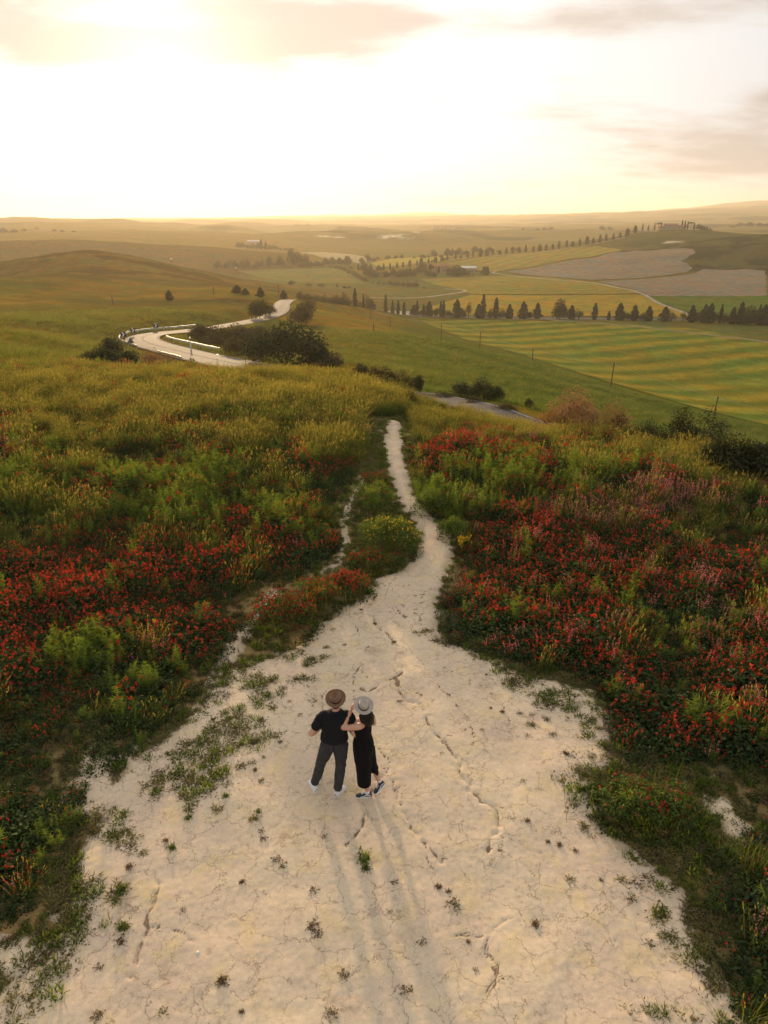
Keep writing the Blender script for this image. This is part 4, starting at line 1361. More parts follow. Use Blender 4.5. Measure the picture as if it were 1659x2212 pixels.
    sel = (us > -120) & (us < 1780) & (rs > 40) & (rs < 190) & (drs > 4.2) & (zs > -38.5) & (rg.uniform(0, 1, Xs.size) < 1.0 - 0.6 * sstep(60, 190, rs))
    k = int(sel.sum())
    sc = rg.uniform(0.7, 1.2, k) * (1 + 0.5 * sstep(60, 180, rs[sel])) * (0.8 + 0.5 * fbm(Xs[sel] / 9, Ys[sel] / 9, 231, 3))
    rot = np.stack([rg.normal(size=k) * 0.1, rg.normal(size=k) * 0.1, rg.normal(size=k) * 0.8], 1)
    slope = [grass_mesh(380 + i, 40, 0.5, 0.5, mat='blade', heads=False, w_=0.012) for i in range(2)] + [grass_mesh(384 + i, 40, 0.55, 0.5, mat='gold', heads=False, w_=0.012) for i in range(3)]
    green = sstep(-15, 15, Xs[sel]) * 0.6 + 0.1 + 0.3 * fbm(Xs[sel] / 14, Ys[sel] / 14, 233, 3)
    pk = np.where(rg.uniform(0, 1, k) < green, rg.integers(0, 2, k), 2 + rg.integers(0, 3, k))
    scatter('hillside_grass', slope, np.stack([Xs[sel], Ys[sel], zs[sel] - 0.03], 1), np.stack([sc * 1.3, sc * 1.3, sc], 1), rot, pk)
    n.append(k)
    print('scattered', n)


build_meadow()


# ------------------------------------------------------------------ trees, shrubs
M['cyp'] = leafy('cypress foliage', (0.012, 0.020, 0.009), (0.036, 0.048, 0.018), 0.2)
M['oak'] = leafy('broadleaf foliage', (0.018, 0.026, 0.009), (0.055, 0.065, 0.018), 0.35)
M['olive'] = leafy('light olive foliage', (0.07, 0.07, 0.028), (0.15, 0.13, 0.045), 0.4)
M['brush'] = leafy('brownish brush foliage', (0.038, 0.034, 0.014), (0.10, 0.08, 0.03), 0.35)
M['rust'] = leafy('rusty tamarisk foliage', (0.13, 0.07, 0.035), (0.30, 0.16, 0.08), 0.45)
M['bark'] = plain('bark', (0.075, 0.055, 0.04), 0.9, 0.3, 20, 0.1)


def tube_np(path, rad, seg=7):
    path = np.asarray(path, float); k = len(path)
    rad = np.broadcast_to(rad, k)
    d = unit(np.gradient(path, axis=0))
    ref = np.array([0.31, 0.17, 0.93]) if abs(d[0] @ np.array([0.31, 0.17, 0.93])) < 0.9 else np.array([1.0, 0, 0])
    s = unit(np.cross(d, ref)); q = np.cross(d, s)
    a = np.linspace(0, 2 * math.pi, seg, endpoint=False)
    V = path[:, None] + rad[:, None, None] * (np.cos(a)[None, :, None] * s[:, None] + np.sin(a)[None, :, None] * q[:, None])
    V = V.reshape(-1, 3)
    i = np.arange(k * seg).reshape(k, seg)
    F = np.stack([i[:-1], np.roll(i[:-1], -1, 1), np.roll(i[1:], -1, 1), i[1:]], -1).reshape(-1, 4)
    return V, F


def limbs(seed, trunk_h, r0, nb, reach, top=1.0, twist=0.05):
    """trunk with limbs; returns a Plant and limb tips"""
    rg = np.random.default_rng(seed)
    P = Plant(); tips = []
    n = 7
    pt = np.stack([np.cumsum(rg.normal(size=n)) * twist * 0.3, np.cumsum(rg.normal(size=n)) * twist * 0.3, np.linspace(-0.03, trunk_h, n)], 1)
    pt[:, :2] -= pt[0, :2]
    V, F = tube_np(pt, np.linspace(r0, r0 * 0.45, n)); P.put(V, [F], 0, 0.5)
    for i in range(nb):
        s = pt[rg.integers(2, n)]
        a = rg.uniform(0, 6.28); L = reach * rg.uniform(0.6, 1.1)
        e = s + np.array([math.cos(a) * L, math.sin(a) * L, rg.uniform(0.15, 0.8) * top * (1 - s[2])])
        mid = (s + e) / 2 + rg.normal(size=3) * 0.04
        V, F = tube_np([s, mid, e], [r0 * 0.45, r0 * 0.3, r0 * 0.1], 5); P.put(V, [F], 0, 0.5)
        tips.append(e)
    return P, np.array(tips)


def crown(kind, seed):
    """(crown mesh, trunk mesh), one unit high"""
    rg = np.random.default_rng(seed)
    P = Plant()

    def cards(c, out, size, up=0.3, jit=0.6, mi=0, asp=0.6):
        n = unit(out + rg.normal(size=c.shape) * jit + [0, 0, up])
        V, F = leaves(c, n, size, rg, asp)
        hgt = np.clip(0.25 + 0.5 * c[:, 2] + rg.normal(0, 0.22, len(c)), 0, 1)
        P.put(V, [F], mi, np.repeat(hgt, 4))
    if kind in ('cypress', 'conifer'):
        wide = 0.105 if kind == 'cypress' else rg.uniform(0.2, 0.27)
        n = 620 if kind == 'cypress' else 900
        t = rg.uniform(0.02, 1, n) ** 0.9
        lump = 1 + 0.16 * np.sin(t * rg.uniform(14, 22) + rg.uniform(0, 6)) + 0.12 * np.sin(t * 37)
        pr = (np.sin(np.pi * np.clip(t, 0, 1) ** 0.62) ** 0.75) if kind == 'cypress' else (np.minimum(1, (t / 0.16) ** 0.6) * (1 - t) ** 0.62 * 1.35)
        a = rg.uniform(0, 6.28, n)
        rr = wide * pr * lump * rg.uniform(0.55, 1.05, n) * (1 + 0.18 * np.sin(3 * a + t * 9))
        c = np.stack([np.cos(a) * rr, np.sin(a) * rr, t * 0.985 + 0.005], 1)
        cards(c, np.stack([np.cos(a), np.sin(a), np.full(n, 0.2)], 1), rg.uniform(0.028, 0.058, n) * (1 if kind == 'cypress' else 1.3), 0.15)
        m_ = 'cyp'
        T, _ = limbs(seed, 0.5, 0.02 if kind == 'cypress' else 0.026, 0, 0)
    elif kind == 'pine':
        n = 700
        a = rg.uniform(0, 6.28, n); q = np.sqrt(rg.uniform(0, 1, n))
        c = np.stack([np.cos(a) * q * 0.46, np.sin(a) * q * 0.46, 0.72 + 0.26 * np.sqrt(1 - q * q) * rg.uniform(0.5, 1, n) - 0.06 * rg.uniform(0, 1, n)], 1)
        cards(c, np.array([0, 0, 1.0]) + c * 0.5, rg.uniform(0.025, 0.05, n))
        m_ = 'cyp'
        T, _ = limbs(seed, 0.75, 0.03, 5, 0.3, 0.4)
    else:
        par = {'broad': (12, 1500, 0.34, 0.24, 0.24, 'oak'), 'olive': (9, 850, 0.30, 0.36, 0.22, 'olive'), 'shrub': (11, 2200, 0.42, 0.3, 0.30, 'brush'), 'darkshrub': (11, 2400, 0.42, 0.3, 0.30, 'oak'),
               'bigbush': (24, 5200, 0.62, 0.30, 0.28, 'oak'), 'rustbush': (13, 3000, 0.45, 0.34, 0.28, 'rust'), 'barebush': (10, 1500, 0.45, 0.34, 0.24, 'oak'), 'hedge': (10, 1400, 0.5, 0.24, 0.3, 'brush')}[kind]
        nb, n, spread, base, br, m_ = par
        T, tips = limbs(seed, base + 0.2 if kind in ('broad', 'olive') else base, 0.035 if kind in ('broad', 'olive') else 0.02, 9 if kind != 'barebush' else 26, spread * 0.9)
        ce = []
        for i in range(nb):
            a = rg.uniform(0, 6.28); q = math.sqrt(rg.uniform(0, 1)) * spread
            hz = base + (1 - base - br) * rg.uniform(0.15, 1.0) * (1 - (q / spread) ** 2 * 0.65)
            ce.append((math.cos(a) * q, math.sin(a) * q, max(br * 0.55, hz)))
        ce = np.array(ce)
        ce[0] = (rg.normal() * 0.05, rg.normal() * 0.05, 1 - br * 0.95)
        w_ = rg.integers(0, nb, n)
        rad = br * rg.uniform(0.7, 1.15, nb)
        dd = unit(rg.normal(size=(n, 3)) + [0, 0, 0.25])
        c = ce[w_] + dd * rad[w_][:, None] * (rg.uniform(0, 1, n) ** 0.35)[:, None]
        c = c[(c[:, 2] > 0.01) & (c[:, 2] < 1.04)]
        dd = unit(c - ce[w_][:1].mean(0) * [1, 1, 0.6])
        sz = {'bigbush': (0.016, 0.036), 'rustbush': (0.014, 0.034), 'barebush': (0.015, 0.03), 'broad': (0.03, 0.06), 'olive': (0.025, 0.05)}.get(kind, (0.022, 0.048))
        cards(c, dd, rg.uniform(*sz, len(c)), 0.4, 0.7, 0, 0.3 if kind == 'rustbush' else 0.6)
        if kind in ('barebush', 'rustbush', 'shrub'):
            k = 90
            o = ce[rg.integers(0, nb, k)] * [1, 1, 0.9]
            e = o + unit(rg.normal(size=(k, 3)) + [0, 0, 0.7]) * rg.uniform(0.12, 0.3, (k, 1))
            V, Q, Tt = blades(o, e, rg.normal(size=(k, 3)) * 0.01, 0.004, rg)
            P.put(V, [Q, Tt], 1, 0.5)
    zt = max(V[:, 2].max() for V in P.V)
    P.V = [V * [1, 1, 1 / zt] for V in P.V]
    return P.mesh(kind + '_crown', [M[m_], M['bark']]), T.mesh(kind + '_trunk', [M['bark']])


KINDS = {}
for k_, num in (('cypress', 4), ('conifer', 3), ('pine', 1), ('broad', 4), ('olive', 3), ('shrub', 4), ('darkshrub', 3), ('bigbush', 1), ('rustbush', 2), ('barebush', 2), ('hedge', 3)):
    KINDS[k_] = [crown(k_, 500 + 31 * i + len(k_) * 7) for i in range(num)]
_kn = {}


def plant(kind, p, hgt, wide, label, cat, group=None, name=None):
    """a tree or shrub: wide is its width as a fraction of its usual width"""
    i = _kn.get(kind, 0); _kn[kind] = i + 1
    cm, tm = KINDS[kind][i % len(KINDS[kind])]
    rz = (i * 2.399) % 6.28
    nm = name or {'cypress': 'cypress_tree', 'conifer': 'conifer_tree', 'pine': 'umbrella_pine', 'broad': 'broadleaf_tree', 'olive': 'light_tree'}.get(kind, 'shrub')
    o = empty(nm, p, rz, (hgt * wide, hgt * wide, hgt))
    tag(o, label, cat, group)
    obj('trunk' if nm != 'shrub' else 'stems', tm, o)
    obj('crown' if nm != 'shrub' else 'foliage', cm, o)
    return o


BASEW = {'cypress': 0.2, 'conifer': 0.46, 'pine': 0.95, 'broad': 0.95, 'olive': 0.9, 'shrub': 1.2, 'darkshrub': 1.2, 'bigbush': 1.6, 'rustbush': 1.25, 'barebush': 1.2, 'hedge': 1.4}


def place(kind, u, vb, vt, wpx, label, cat, group=None, r=None, name=None, sink=0.0):
    p = at_r(u, vb, r) if r else on_ground(u, vb)
    if p is None: return None
    rr = math.hypot(p[0], p[1])
    z = float(ground(p[0], p[1])) if r else p[2]
    top = at_r(u, vt, rr)[2]
    h = max(top - z, 0.8)
    e, n, dn = sight(u, vb)
    dep = rr * math.sqrt(e * e + n * n + dn * dn) / math.hypot(e, n)
    wm = wpx / FOC * dep
    return plant(kind, (p[0], p[1], z - sink - 0.05), h, np.clip(wm / (BASEW[kind] * h), 0.35, 2.6), label, cat, group, name)


ORD = ['first', 'second', 'third', 'fourth', 'fifth', 'sixth', 'seventh', 'eighth', 'ninth', 'tenth', 'eleventh', 'twelfth', 'thirteenth', 'fourteenth', 'fifteenth', 'sixteenth', 'seventeenth', 'eighteenth', 'nineteenth', 'twentieth']
TENS = {2: 'twenty', 3: 'thirty', 4: 'forty', 5: 'fifty'}


def ordinal(i):
    """1 -> first"""
    if i <= 20: return ORD[i - 1]
    t_, u_ = divmod(i, 10)
    return (TENS[t_] + '-' + ORD[u_ - 1]) if u_ else TENS[t_][:-1] + 'ieth'


def build_trees():
    # --- the line of trees along the valley road
    line = [('c', 833, 672, 635), ('c', 848, 675, 648), ('c', 860, 676, 648), ('c', 873, 678, 651), ('n', 894, 681, 658), ('c', 901, 680, 648), ('b', 910, 681, 667), ('c', 915, 679, 656), ('n', 927, 680, 650),
            ('b', 942, 681, 665), ('c', 952, 680, 649), ('c', 958, 680, 647), ('b', 967, 682, 668), ('n', 987, 681, 645), ('s', 999, 682, 664), ('o', 1012, 682, 651), ('n', 1034, 682, 655), ('C', 1043, 683, 634), ('b', 1061, 682, 665),
            ('C', 1071, 683, 641), ('s', 1083, 683, 664), ('n', 1100, 684, 656), ('n', 1130, 685, 650), ('b', 1144, 685, 673), ('n', 1160, 686, 653), ('B', 1210, 686, 643), ('n', 1234, 686, 658), ('o', 1250, 686, 664),
            ('C', 1284, 687, 654), ('c', 1315, 686, 670), ('n', 1338, 687, 653), ('b', 1354, 687, 672), ('n', 1370, 686, 657), ('b', 1392, 687, 673), ('n', 1401, 687, 660), ('n', 1436, 687, 661), ('o', 1450, 688, 672), ('o', 1476, 688, 672),
            ('n', 1494, 688, 657), ('b', 1508, 690, 674), ('n', 1521, 688, 656), ('n', 1533, 688, 654), ('b', 1545, 692, 672), ('c', 1556, 690, 655), ('b', 1566, 694, 674), ('n', 1582, 693, 662), ('n', 1598, 694, 650), ('B', 1614, 696, 657),
            ('b', 1606, 698, 680), ('c', 1637, 695, 656), ('n', 1648, 697, 656), ('b', 1630, 699, 678), ('b', 1652, 701, 680)]
    names = {'c': ('cypress', 'thin dark cypress', 'cypress', 7), 'C': ('cypress', 'tall heavy cypress', 'cypress', 11), 'n': ('conifer', 'bushy dark conifer', 'conifer', 17), 'b': ('darkshrub', 'low dark round bush', 'bush', 22),
             's': ('shrub', 'brownish bush', 'bush', 22), 'o': ('olive', 'pale thin-leaved tree', 'tree', 22), 'B': ('broad', 'broad round-crowned tree', 'tree', 40)}
    cnt = {}
    for k, u, vb, vt in line:
        cnt[k] = cnt.get(k, 0) + 1
        kd, lb, ct, wp = names[k]
        place(kd, u, vb, vt, wp, '%s %s from the left along the grey valley road' % (ordinal(cnt[k]), lb), ct, 'trees along the valley road', r=380 + 0.02 * (u - 833))
    # --- cypress avenue climbing the ridge
    z2 = lambda x, y: (829.5 + x * 0.5, 398.2 + y * 0.5)
    z3 = lambda x, y: (730 + x * 0.24, 491 + y * 0.24)
    z1 = lambda x, y: (464.5 + x * 0.24, 451 + y * 0.24)
    z4 = lambda x, y: (1260.9 + x * 0.24, 438 + y * 0.24)
    av = []
    for x, t_, b_ in ((183, 325, 388), (298, 330, 385), (412, 320, 385), (468, 318, 378), (532, 312, 372), (586, 303, 364), (640, 300, 355), (650, 288, 354), (711, 295, 345), (755, 270, 335), (815, 278, 322), (872, 265, 317), (886, 262, 317), (930, 255, 304), (940, 250, 303), (985, 235, 296), (1058, 230, 284), (1107, 232, 278), (1167, 232, 273), (1215, 210, 266), (1274, 200, 264), (1286, 203, 263), (1331, 193, 257), (1346, 202, 257)):
        av.append((*z3(x, b_), z3(x, t_)[1]))
    for x, t_, b_ in ((447, 280, 308), (470, 282, 305), (497, 285, 302), (502, 284, 301), (528, 272, 300), (555, 275, 297), (585, 270, 295), (612, 262, 292), (645, 265, 290), (670, 258, 288), (676, 260, 288), (700, 258, 285), (728, 255, 282), (755, 243, 277), (788, 240, 272), (812, 245, 268), (818, 246, 268), (845, 233, 265), (873, 222, 262), (879, 224, 262), (903, 228, 257), (932, 214, 252), (958, 212, 246), (990, 210, 240), (1019, 206, 232), (1047, 188, 224), (1054, 190, 223)):
        av.append((*z2(x, b_), z2(x, t_)[1]))
    av.sort()
    for i, (u, vb, vt) in enumerate(av):
        place('cypress', u, vb + 0.6, vt, 5.2 if i > 26 else 4.2, '%s dark cypress from the foot of the avenue climbing the ridge' % ordinal(i + 1), 'cypress', 'cypress avenue climbing the ridge')
    # trees round the hilltop farm
    hill = [('c', 1083, 216, 183, 12), ('c', 1115, 206, 175, 4), ('c', 1140, 205, 180, 4), ('c', 1167, 202, 172, 4), ('p', 1185, 203, 170, 20), ('c', 1196, 200, 168, 4), ('c', 1285, 196, 160, 5), ('c', 1298, 194, 162, 5), ('c', 1310, 195, 165, 5), ('p', 1324, 197, 168, 22), ('c', 1338, 197, 172, 5),
            ('B', 1354, 200, 175, 16), ('c', 1366, 201, 180, 5), ('c', 1374, 203, 182, 5), ('c', 1383, 205, 184, 5), ('c', 1393, 207, 188, 5), ('c', 1405, 211, 195, 5), ('b', 1412, 212, 200, 10), ('b', 1398, 210, 200, 10), ('b', 1246, 202, 192, 14)]
    cnt = {}
    for k, x, b_, t_, wd in hill:
        cnt[k] = cnt.get(k, 0) + 1
        kd, lb = {'c': ('cypress', 'slim cypress'), 'p': ('pine', 'flat-topped umbrella pine'), 'B': ('broad', 'round leafy tree'), 'b': ('darkshrub', 'low dark bush')}[k]
        u, vb = z2(x, b_); vt = z2(x, t_)[1] - 3.5
        place(kd, u, vb, vt, wd * 0.7 if k == 'c' else wd * 0.6, '%s %s from the left beside the hilltop farm' % (ordinal(cnt[k]), lb), {'c': 'cypress', 'p': 'pine', 'B': 'tree', 'b': 'bush'}[k], 'trees round the hilltop farm', r=1085 + (x - 1083) * 0.05)
    # wooded farm in the valley
    farm = [('B', 235, 400, 318, 60), ('B', 275, 450, 345, 100), ('B', 340, 452, 380, 80), ('B', 375, 400, 335, 50), ('B', 430, 452, 390, 70), ('B', 500, 440, 355, 60), ('B', 560, 452, 372, 90), ('B', 610, 455, 365, 80), ('B', 690, 450, 372, 80), ('B', 755, 425, 305, 100), ('B', 830, 440, 375, 70), ('c', 825, 380, 325, 14), ('c', 838, 378, 328, 14), ('B', 870, 380, 335, 50),
            ('B', 860, 447, 400, 60), ('c', 905, 415, 358, 16), ('B', 1000, 440, 355, 80), ('B', 1060, 442, 334, 120), ('B', 1115, 442, 365, 90), ('c', 968, 410, 365, 16), ('p', 1215, 440, 385, 90), ('b', 1300, 432, 385, 60), ('c', 1306, 425, 350, 15), ('c', 1318, 428, 350, 15), ('c', 1330, 428, 350, 15), ('c', 1341, 428, 354, 15), ('c', 1349, 430, 356, 15), ('c', 650, 415, 358, 16), ('c', 745, 330, 275, 16), ('B', 850, 318, 292, 26), ('B', 960, 300, 272, 26)]
    cnt = {}
    for k, x, b_, t_, wd in farm:
        cnt[k] = cnt.get(k, 0) + 1
        kd, lb, ct = {'c': ('cypress', 'thin cypress', 'cypress'), 'p': ('pine', 'spreading flat-crowned pine', 'pine'), 'B': ('broad', 'dense dark tree', 'tree'), 'b': ('darkshrub', 'low dark shrub', 'bush')}[k]
        u, vb = z3(x, b_); vt = z3(x, t_)[1]
        place(kd, u, vb, vt, wd * 0.24 * 1.35, '%s %s from the left in the grove round the brick farmhouse' % (ordinal(cnt[k]), lb), ct, 'grove round the brick farmhouse')
    # round trees on the plain beyond
    cnt = 0
    for x, b_, t_, wd in ((20, 335, 268, 55), (90, 342, 255, 80), (215, 338, 268, 60), (270, 312, 236, 70), (320, 305, 270, 40), (355, 292, 262, 30), (450, 290, 250, 60), (525, 284, 248, 45), (578, 282, 238, 35), (690, 280, 262, 60), (760, 280, 242, 70), (815, 276, 248, 36), (858, 272, 193, 60), (922, 272, 243, 40), (985, 262, 182, 60), (1032, 262, 190, 60), (1092, 258, 177, 70), (1160, 252, 204, 66), (1232, 232, 166, 66), (1283, 236, 178, 50), (1360, 228, 170, 70), (1440, 222, 205, 40), (1575, 215, 172, 44), (1620, 212, 176, 40)):
        cnt += 1
        u, vb = z3(x, b_); vt = z3(x, t_)[1]
        place('broad', u, vb, vt, wd * 0.25, '%s pale hazy round tree from the left beyond the golden barley' % ordinal(cnt), 'tree', 'hazy trees on the plain')
    # tree row on the far side of the hay meadow
    cnt = 0
    for x, b_, t_, wd in ((35, 548, 452, 75), (105, 548, 475, 50), (130, 546, 458, 60), (180, 544, 455, 60), (240, 544, 455, 60), (290, 542, 448, 60), (355, 540, 500, 50), (385, 540, 453, 50), (425, 536, 450, 46), (495, 532, 420, 70), (555, 520, 470, 30), (585, 522, 412, 80), (630, 520, 485, 40), (690, 528, 346, 100), (745, 525, 375, 110), (825, 522, 395, 66), (800, 528, 460, 60), (860, 528, 465, 60), (915, 526, 465, 70), (960, 524, 475, 46), (1000, 508, 438, 70), (1060, 508, 430, 70), (1125, 508, 436, 60), (1200, 508, 420, 80)):
        cnt += 1
        u, vb = z1(x, b_); vt = z1(x, t_)[1]
        place('broad', u, vb, vt, wd * 0.25, '%s tree from the left in the hazy row behind the hay meadow' % ordinal(cnt), 'tree', 'hazy row behind the hay meadow')
    # diagonal hedge, bushes in the meadow
    cnt = 0
    for x, b_, t_, wd in ((1040, 532, 508, 60), (1095, 540, 502, 60), (1130, 552, 508, 60), (1165, 566, 520, 60), (1195, 585, 535, 56), (1215, 545, 512, 50), (1240, 606, 546, 60), (1265, 618, 560, 60), (1290, 632, 574, 60), (1315, 645, 590, 60), (1340, 655, 604, 60), (1360, 662, 615, 46)):
        cnt += 1
        u, vb = z1(x, b_); vt = z1(x, t_)[1]
        place('hedge', u, vb, vt, wd * 0.26, '%s bush from the top of the hedge slanting beside the hay meadow' % ordinal(cnt), 'bush', 'slanting hedge')
    desc = ['large round bush at the left in the lower hay meadow', 'low wide bush just right of the large round meadow bush', 'long low bush in the middle of the lower hay meadow', 'small bush right of the long low meadow bush', 'tiny dark bush left of the last meadow bushes', 'rightmost dark bush in the lower hay meadow']
    for (x, b_, t_, wd), lb in zip(((690, 690, 638, 105), (850, 700, 666, 80), (968, 706, 666, 100), (1100, 706, 673, 36), (1168, 716, 692, 40), (1210, 718, 688, 40)), desc):
        u, vb = z1(x, b_); vt = z1(x, t_)[1]
        place('hedge', u, vb, vt, wd * 0.24, lb, 'bush', 'bushes in the hay meadow')
    cnt = 0
    for x, b_, t_, wd in ((320, 508, 485, 40), (375, 515, 472, 50), (410, 518, 490, 50), (465, 522, 472, 66), (500, 526, 475, 66), (540, 532, 478, 66), (585, 538, 480, 66), (620, 542, 482, 66), (660, 545, 484, 66), (700, 546, 476, 70), (770, 552, 535, 60), (60, 550, 525, 50), (105, 552, 522, 40)):
        cnt += 1
        u, vb = z3(x, b_); vt = z3(x, t_)[1]
        place('hedge', u, vb, vt, wd * 0.25, '%s bush from the left in the thick hedge before the wheat' % ordinal(cnt), 'bush', 'thick hedge before the wheat')
    # hedge and shrubs by the road's far end
    near = [('shrub', 650, 702, 655, 62, 'dense brown roadside shrub right of the road where it drops away'), ('shrub', 663, 690, 640, 50, 'tall brown shrub standing behind the dense roadside shrub'), ('darkshrub', 562, 690, 640, 56, 'dark rounded shrub left of the far road bend'), ('shrub', 583, 684, 652, 36, 'small brown shrub behind the dark one at the far bend'),
            ('conifer', 563, 642, 619, 16, 'pointed dark conifer above the far road bend'), ('conifer', 512, 634, 615, 22, 'bushy little tree, left of the pair on the slope'), ('conifer', 530, 637, 622, 14, 'smaller bushy tree, right of the pair on the slope'), ('conifer', 613, 646, 626, 16, 'small pointed tree just left of the long hedge'),
            ('conifer', 366, 649, 626, 16, 'lone dark tree halfway up the left hillside')]
    for k, u, vb, vt, wd, lb in near:
        place(k, u, vb, vt, wd, lb, 'tree' if k == 'conifer' else 'shrub', 'trees and shrubs by the far road bend')
    cnt = 0
    for u, vb, vt in ((650, 655, 628), (668, 660, 632), (685, 664, 634), (703, 668, 636), (720, 669, 637), (738, 670, 640), (755, 671, 641), (775, 672, 648), (795, 673, 652), (742, 645, 630), (725, 646, 633)):
        cnt += 1
        place('hedge', u, vb, vt, 26, '%s bush from the left in the dark hedge above the green slope' % ordinal(cnt), 'bush', 'dark hedge above the green slope', r=305 + (u - 650) * 0.35)
    place('cypress', 767, 660, 622, 8, 'single tall cypress rising behind the dark hedge', 'cypress', r=345)
    place('cypress', 785, 661, 633, 4.5, 'thin small cypress just right of the tall one behind the hedge', 'cypress', r=348)
    place('olive', 795, 668, 634, 24, 'light yellowish tree by the dark hedge', 'tree', r=352)
    place('conifer', 802, 675, 645, 14, 'dark conifer at the right end of the dark hedge', 'conifer', r=360)
    # inside and around the hairpin
    hp = [('bigbush', 618, 797, 706, 150, 'huge dark green bush inside the hairpin bend'), ('shrub', 560, 782, 728, 60, 'ochre-green shrub at the left flank of the huge dark bush'), ('barebush', 540, 765, 727, 44, 'thin twiggy shrub left of the ochre-green one in the bend'),
          ('shrub', 437, 735, 702, 50, 'brown shrub nearest the hairpin in the thicket'), ('shrub', 470, 742, 703, 60, 'broad brown shrub in the middle of the bend thicket'), ('shrub', 520, 738, 702, 60, 'brown shrub at the right of the bend thicket'), ('shrub', 458, 750, 722, 48, 'low olive-brown shrub in front of the thicket'), ('shrub', 507, 766, 730, 50, 'low shrub above the white marker stone'),
          ('shrub', 555, 735, 705, 44, 'last brown shrub of the thicket before the huge dark bush'), ('darkshrub', 690, 800, 742, 40, 'dark green shrub at the right foot of the huge bush'), ('shrub', 712, 804, 763, 66, 'rounded brown-green shrub right of the huge dark bush'), ('shrub', 668, 802, 768, 40, 'small shrub in front of the huge dark bush'),
          ('darkshrub', 237, 762, 722, 60, 'topmost dark bush left of the hairpin'), ('darkshrub', 195, 800, 750, 76, 'leftmost dark bush below the hairpin'), ('darkshrub', 238, 800, 748, 76, 'dark bush in the middle of the clump below the hairpin'), ('darkshrub', 276, 802, 750, 66, 'dark bush beside the russet shrub below the hairpin'), ('darkshrub', 218, 790, 736, 60, 'dark bush tucked behind the clump below the hairpin'),
          ('rustbush', 333, 818, 744, 96, 'russet twiggy shrub standing before the hairpin road'), ('darkshrub', 416, 812, 766, 34, 'small upright dark bush by the road edge')]
    for k, u, vb, vt, wd, lb in hp:
        if u > 430: vt -= 0.22 * (vb - vt); wd *= 1.35
        place(k, u, vb, vt, wd, lb, 'bush' if 'bush' in lb else 'shrub', 'shrubs around the hairpin bend', sink=0.15, r=(60 if u < 280 and vb > 785 else (68 if u < 430 and vb > 785 else (80 if u < 250 and vb < 765 else None))))
    # shrubs where the path goes over the edge, and along the near road
    nr_ = [('shrub', 783, 822, 790, 46, 'leftmost grey-brown shrub on the brow above the path end'), ('shrub', 812, 832, 795, 36, 'brown shrub on the brow, behind the tall grass'), ('shrub', 840, 850, 803, 50, 'wide brown shrub on the brow above the path end'), ('shrub', 868, 862, 812, 44, 'brown shrub right of the wide one on the brow'), ('darkshrub', 903, 850, 810, 32, 'dark shrub beyond the near road, left of the pair'), ('hedge', 885, 872, 840, 40, 'low grey-green bush beside the near road'),
           ('darkshrub', 995, 858, 822, 48, 'round dark shrub beyond the near road, left of the tall one'), ('darkshrub', 1042, 862, 814, 46, 'tall dark shrub beyond the near road'), ('darkshrub', 1075, 866, 833, 36, 'lower dark shrub touching the tall one beyond the road'), ('hedge', 950, 862, 843, 60, 'low grassy bush along the far verge of the near road'), ('hedge', 1020, 874, 856, 70, 'long low bush on the far verge below the dark shrubs'), ('hedge', 1090, 888, 868, 60, 'low bush on the far verge near the rusty tamarisks'), ('darkshrub', 1142, 880, 856, 18, 'little upright bush just left of the rusty tamarisks'),
           ('rustbush', 1190, 912, 868, 70, 'low rusty tamarisk, leftmost of three'), ('rustbush', 1238, 918, 838, 110, 'big rusty tamarisk in the middle of three'), ('rustbush', 1322, 925, 862, 84, 'rusty tamarisk, rightmost of three'), ('darkshrub', 1340, 938, 892, 50, 'dark shrub at the foot of the rightmost tamarisk'),
           ('barebush', 1398, 958, 905, 56, 'thin dark bush left of the bare-branched one'), ('barebush', 1458, 968, 885, 90, 'bare-branched dark bush with open twigs'), ('barebush', 1520, 980, 898, 80, 'dark open bush below the leaning pole'), ('darkshrub', 1490, 988, 940, 60, 'low dark bush under the open bushes on the right'), ('darkshrub', 1555, 1000, 938, 66, 'dark bush right of the open bushes'), ('darkshrub', 1610, 1012, 955, 80, 'second last dark bush on the right edge of the brow'), ('darkshrub', 1655, 1022, 965, 70, 'last dark bush at the right edge of the brow'), ('darkshrub', 1430, 975, 930, 50, 'dark bush half hidden by golden grass on the brow'), ('barebush', 1378, 950, 905, 60, 'dark open bush just right of the tamarisks on the brow'), ('darkshrub', 1580, 1005, 945, 70, 'broad dark bush between the last ones on the brow'), ('darkshrub', 1632, 1015, 962, 60, 'rounded dark bush squeezed before the last one on the brow')]
    for k, u, vb, vt, wd, lb in nr_:
        r_ = {True: None}.get(True)
        if u < 880 and vb < 870: r_ = 40
        elif u > 1160: r_ = 31.5 if u < 1370 else (29 if u < 1540 else 25)
        p = at_r(u, vb, r_) if r_ else None
        place(k, u, vb, vt - ((0.42 if u > 1500 or u < 880 else 0.24) * (vb - vt) if r_ else 0.12 * (vb - vt)), wd * 1.3, lb, 'bush' if 'bush' in lb else 'shrub', 'shrubs along the brow and near road', r=r_, sink=0.1)
    # far hill groups, small
    cnt = 0
    for x, b_, t_ in ((560, 200, 180), (590, 200, 182), (615, 198, 178), (640, 195, 165), (668, 194, 160), (700, 190, 150), (718, 188, 140), (732, 188, 133), (752, 188, 135), (775, 188, 140), (800, 188, 142), (822, 188, 138), (832, 188, 128), (850, 188, 134), (872, 188, 140), (905, 186, 150), (935, 186, 165), (990, 182, 148), (1030, 178, 158), (1085, 175, 158)):
        cnt += 1
        u, vb = z1(x, b_); vt = z1(x, t_)[1]
        place('cypress' if cnt > 4 else 'broad', u, vb, vt, 3.0 if cnt > 4 else 6, '%s small tree from the left on the glowing far hill' % ordinal(cnt), 'tree', 'trees on the glowing far hill', r=far_r(1990))
    cnt = 0
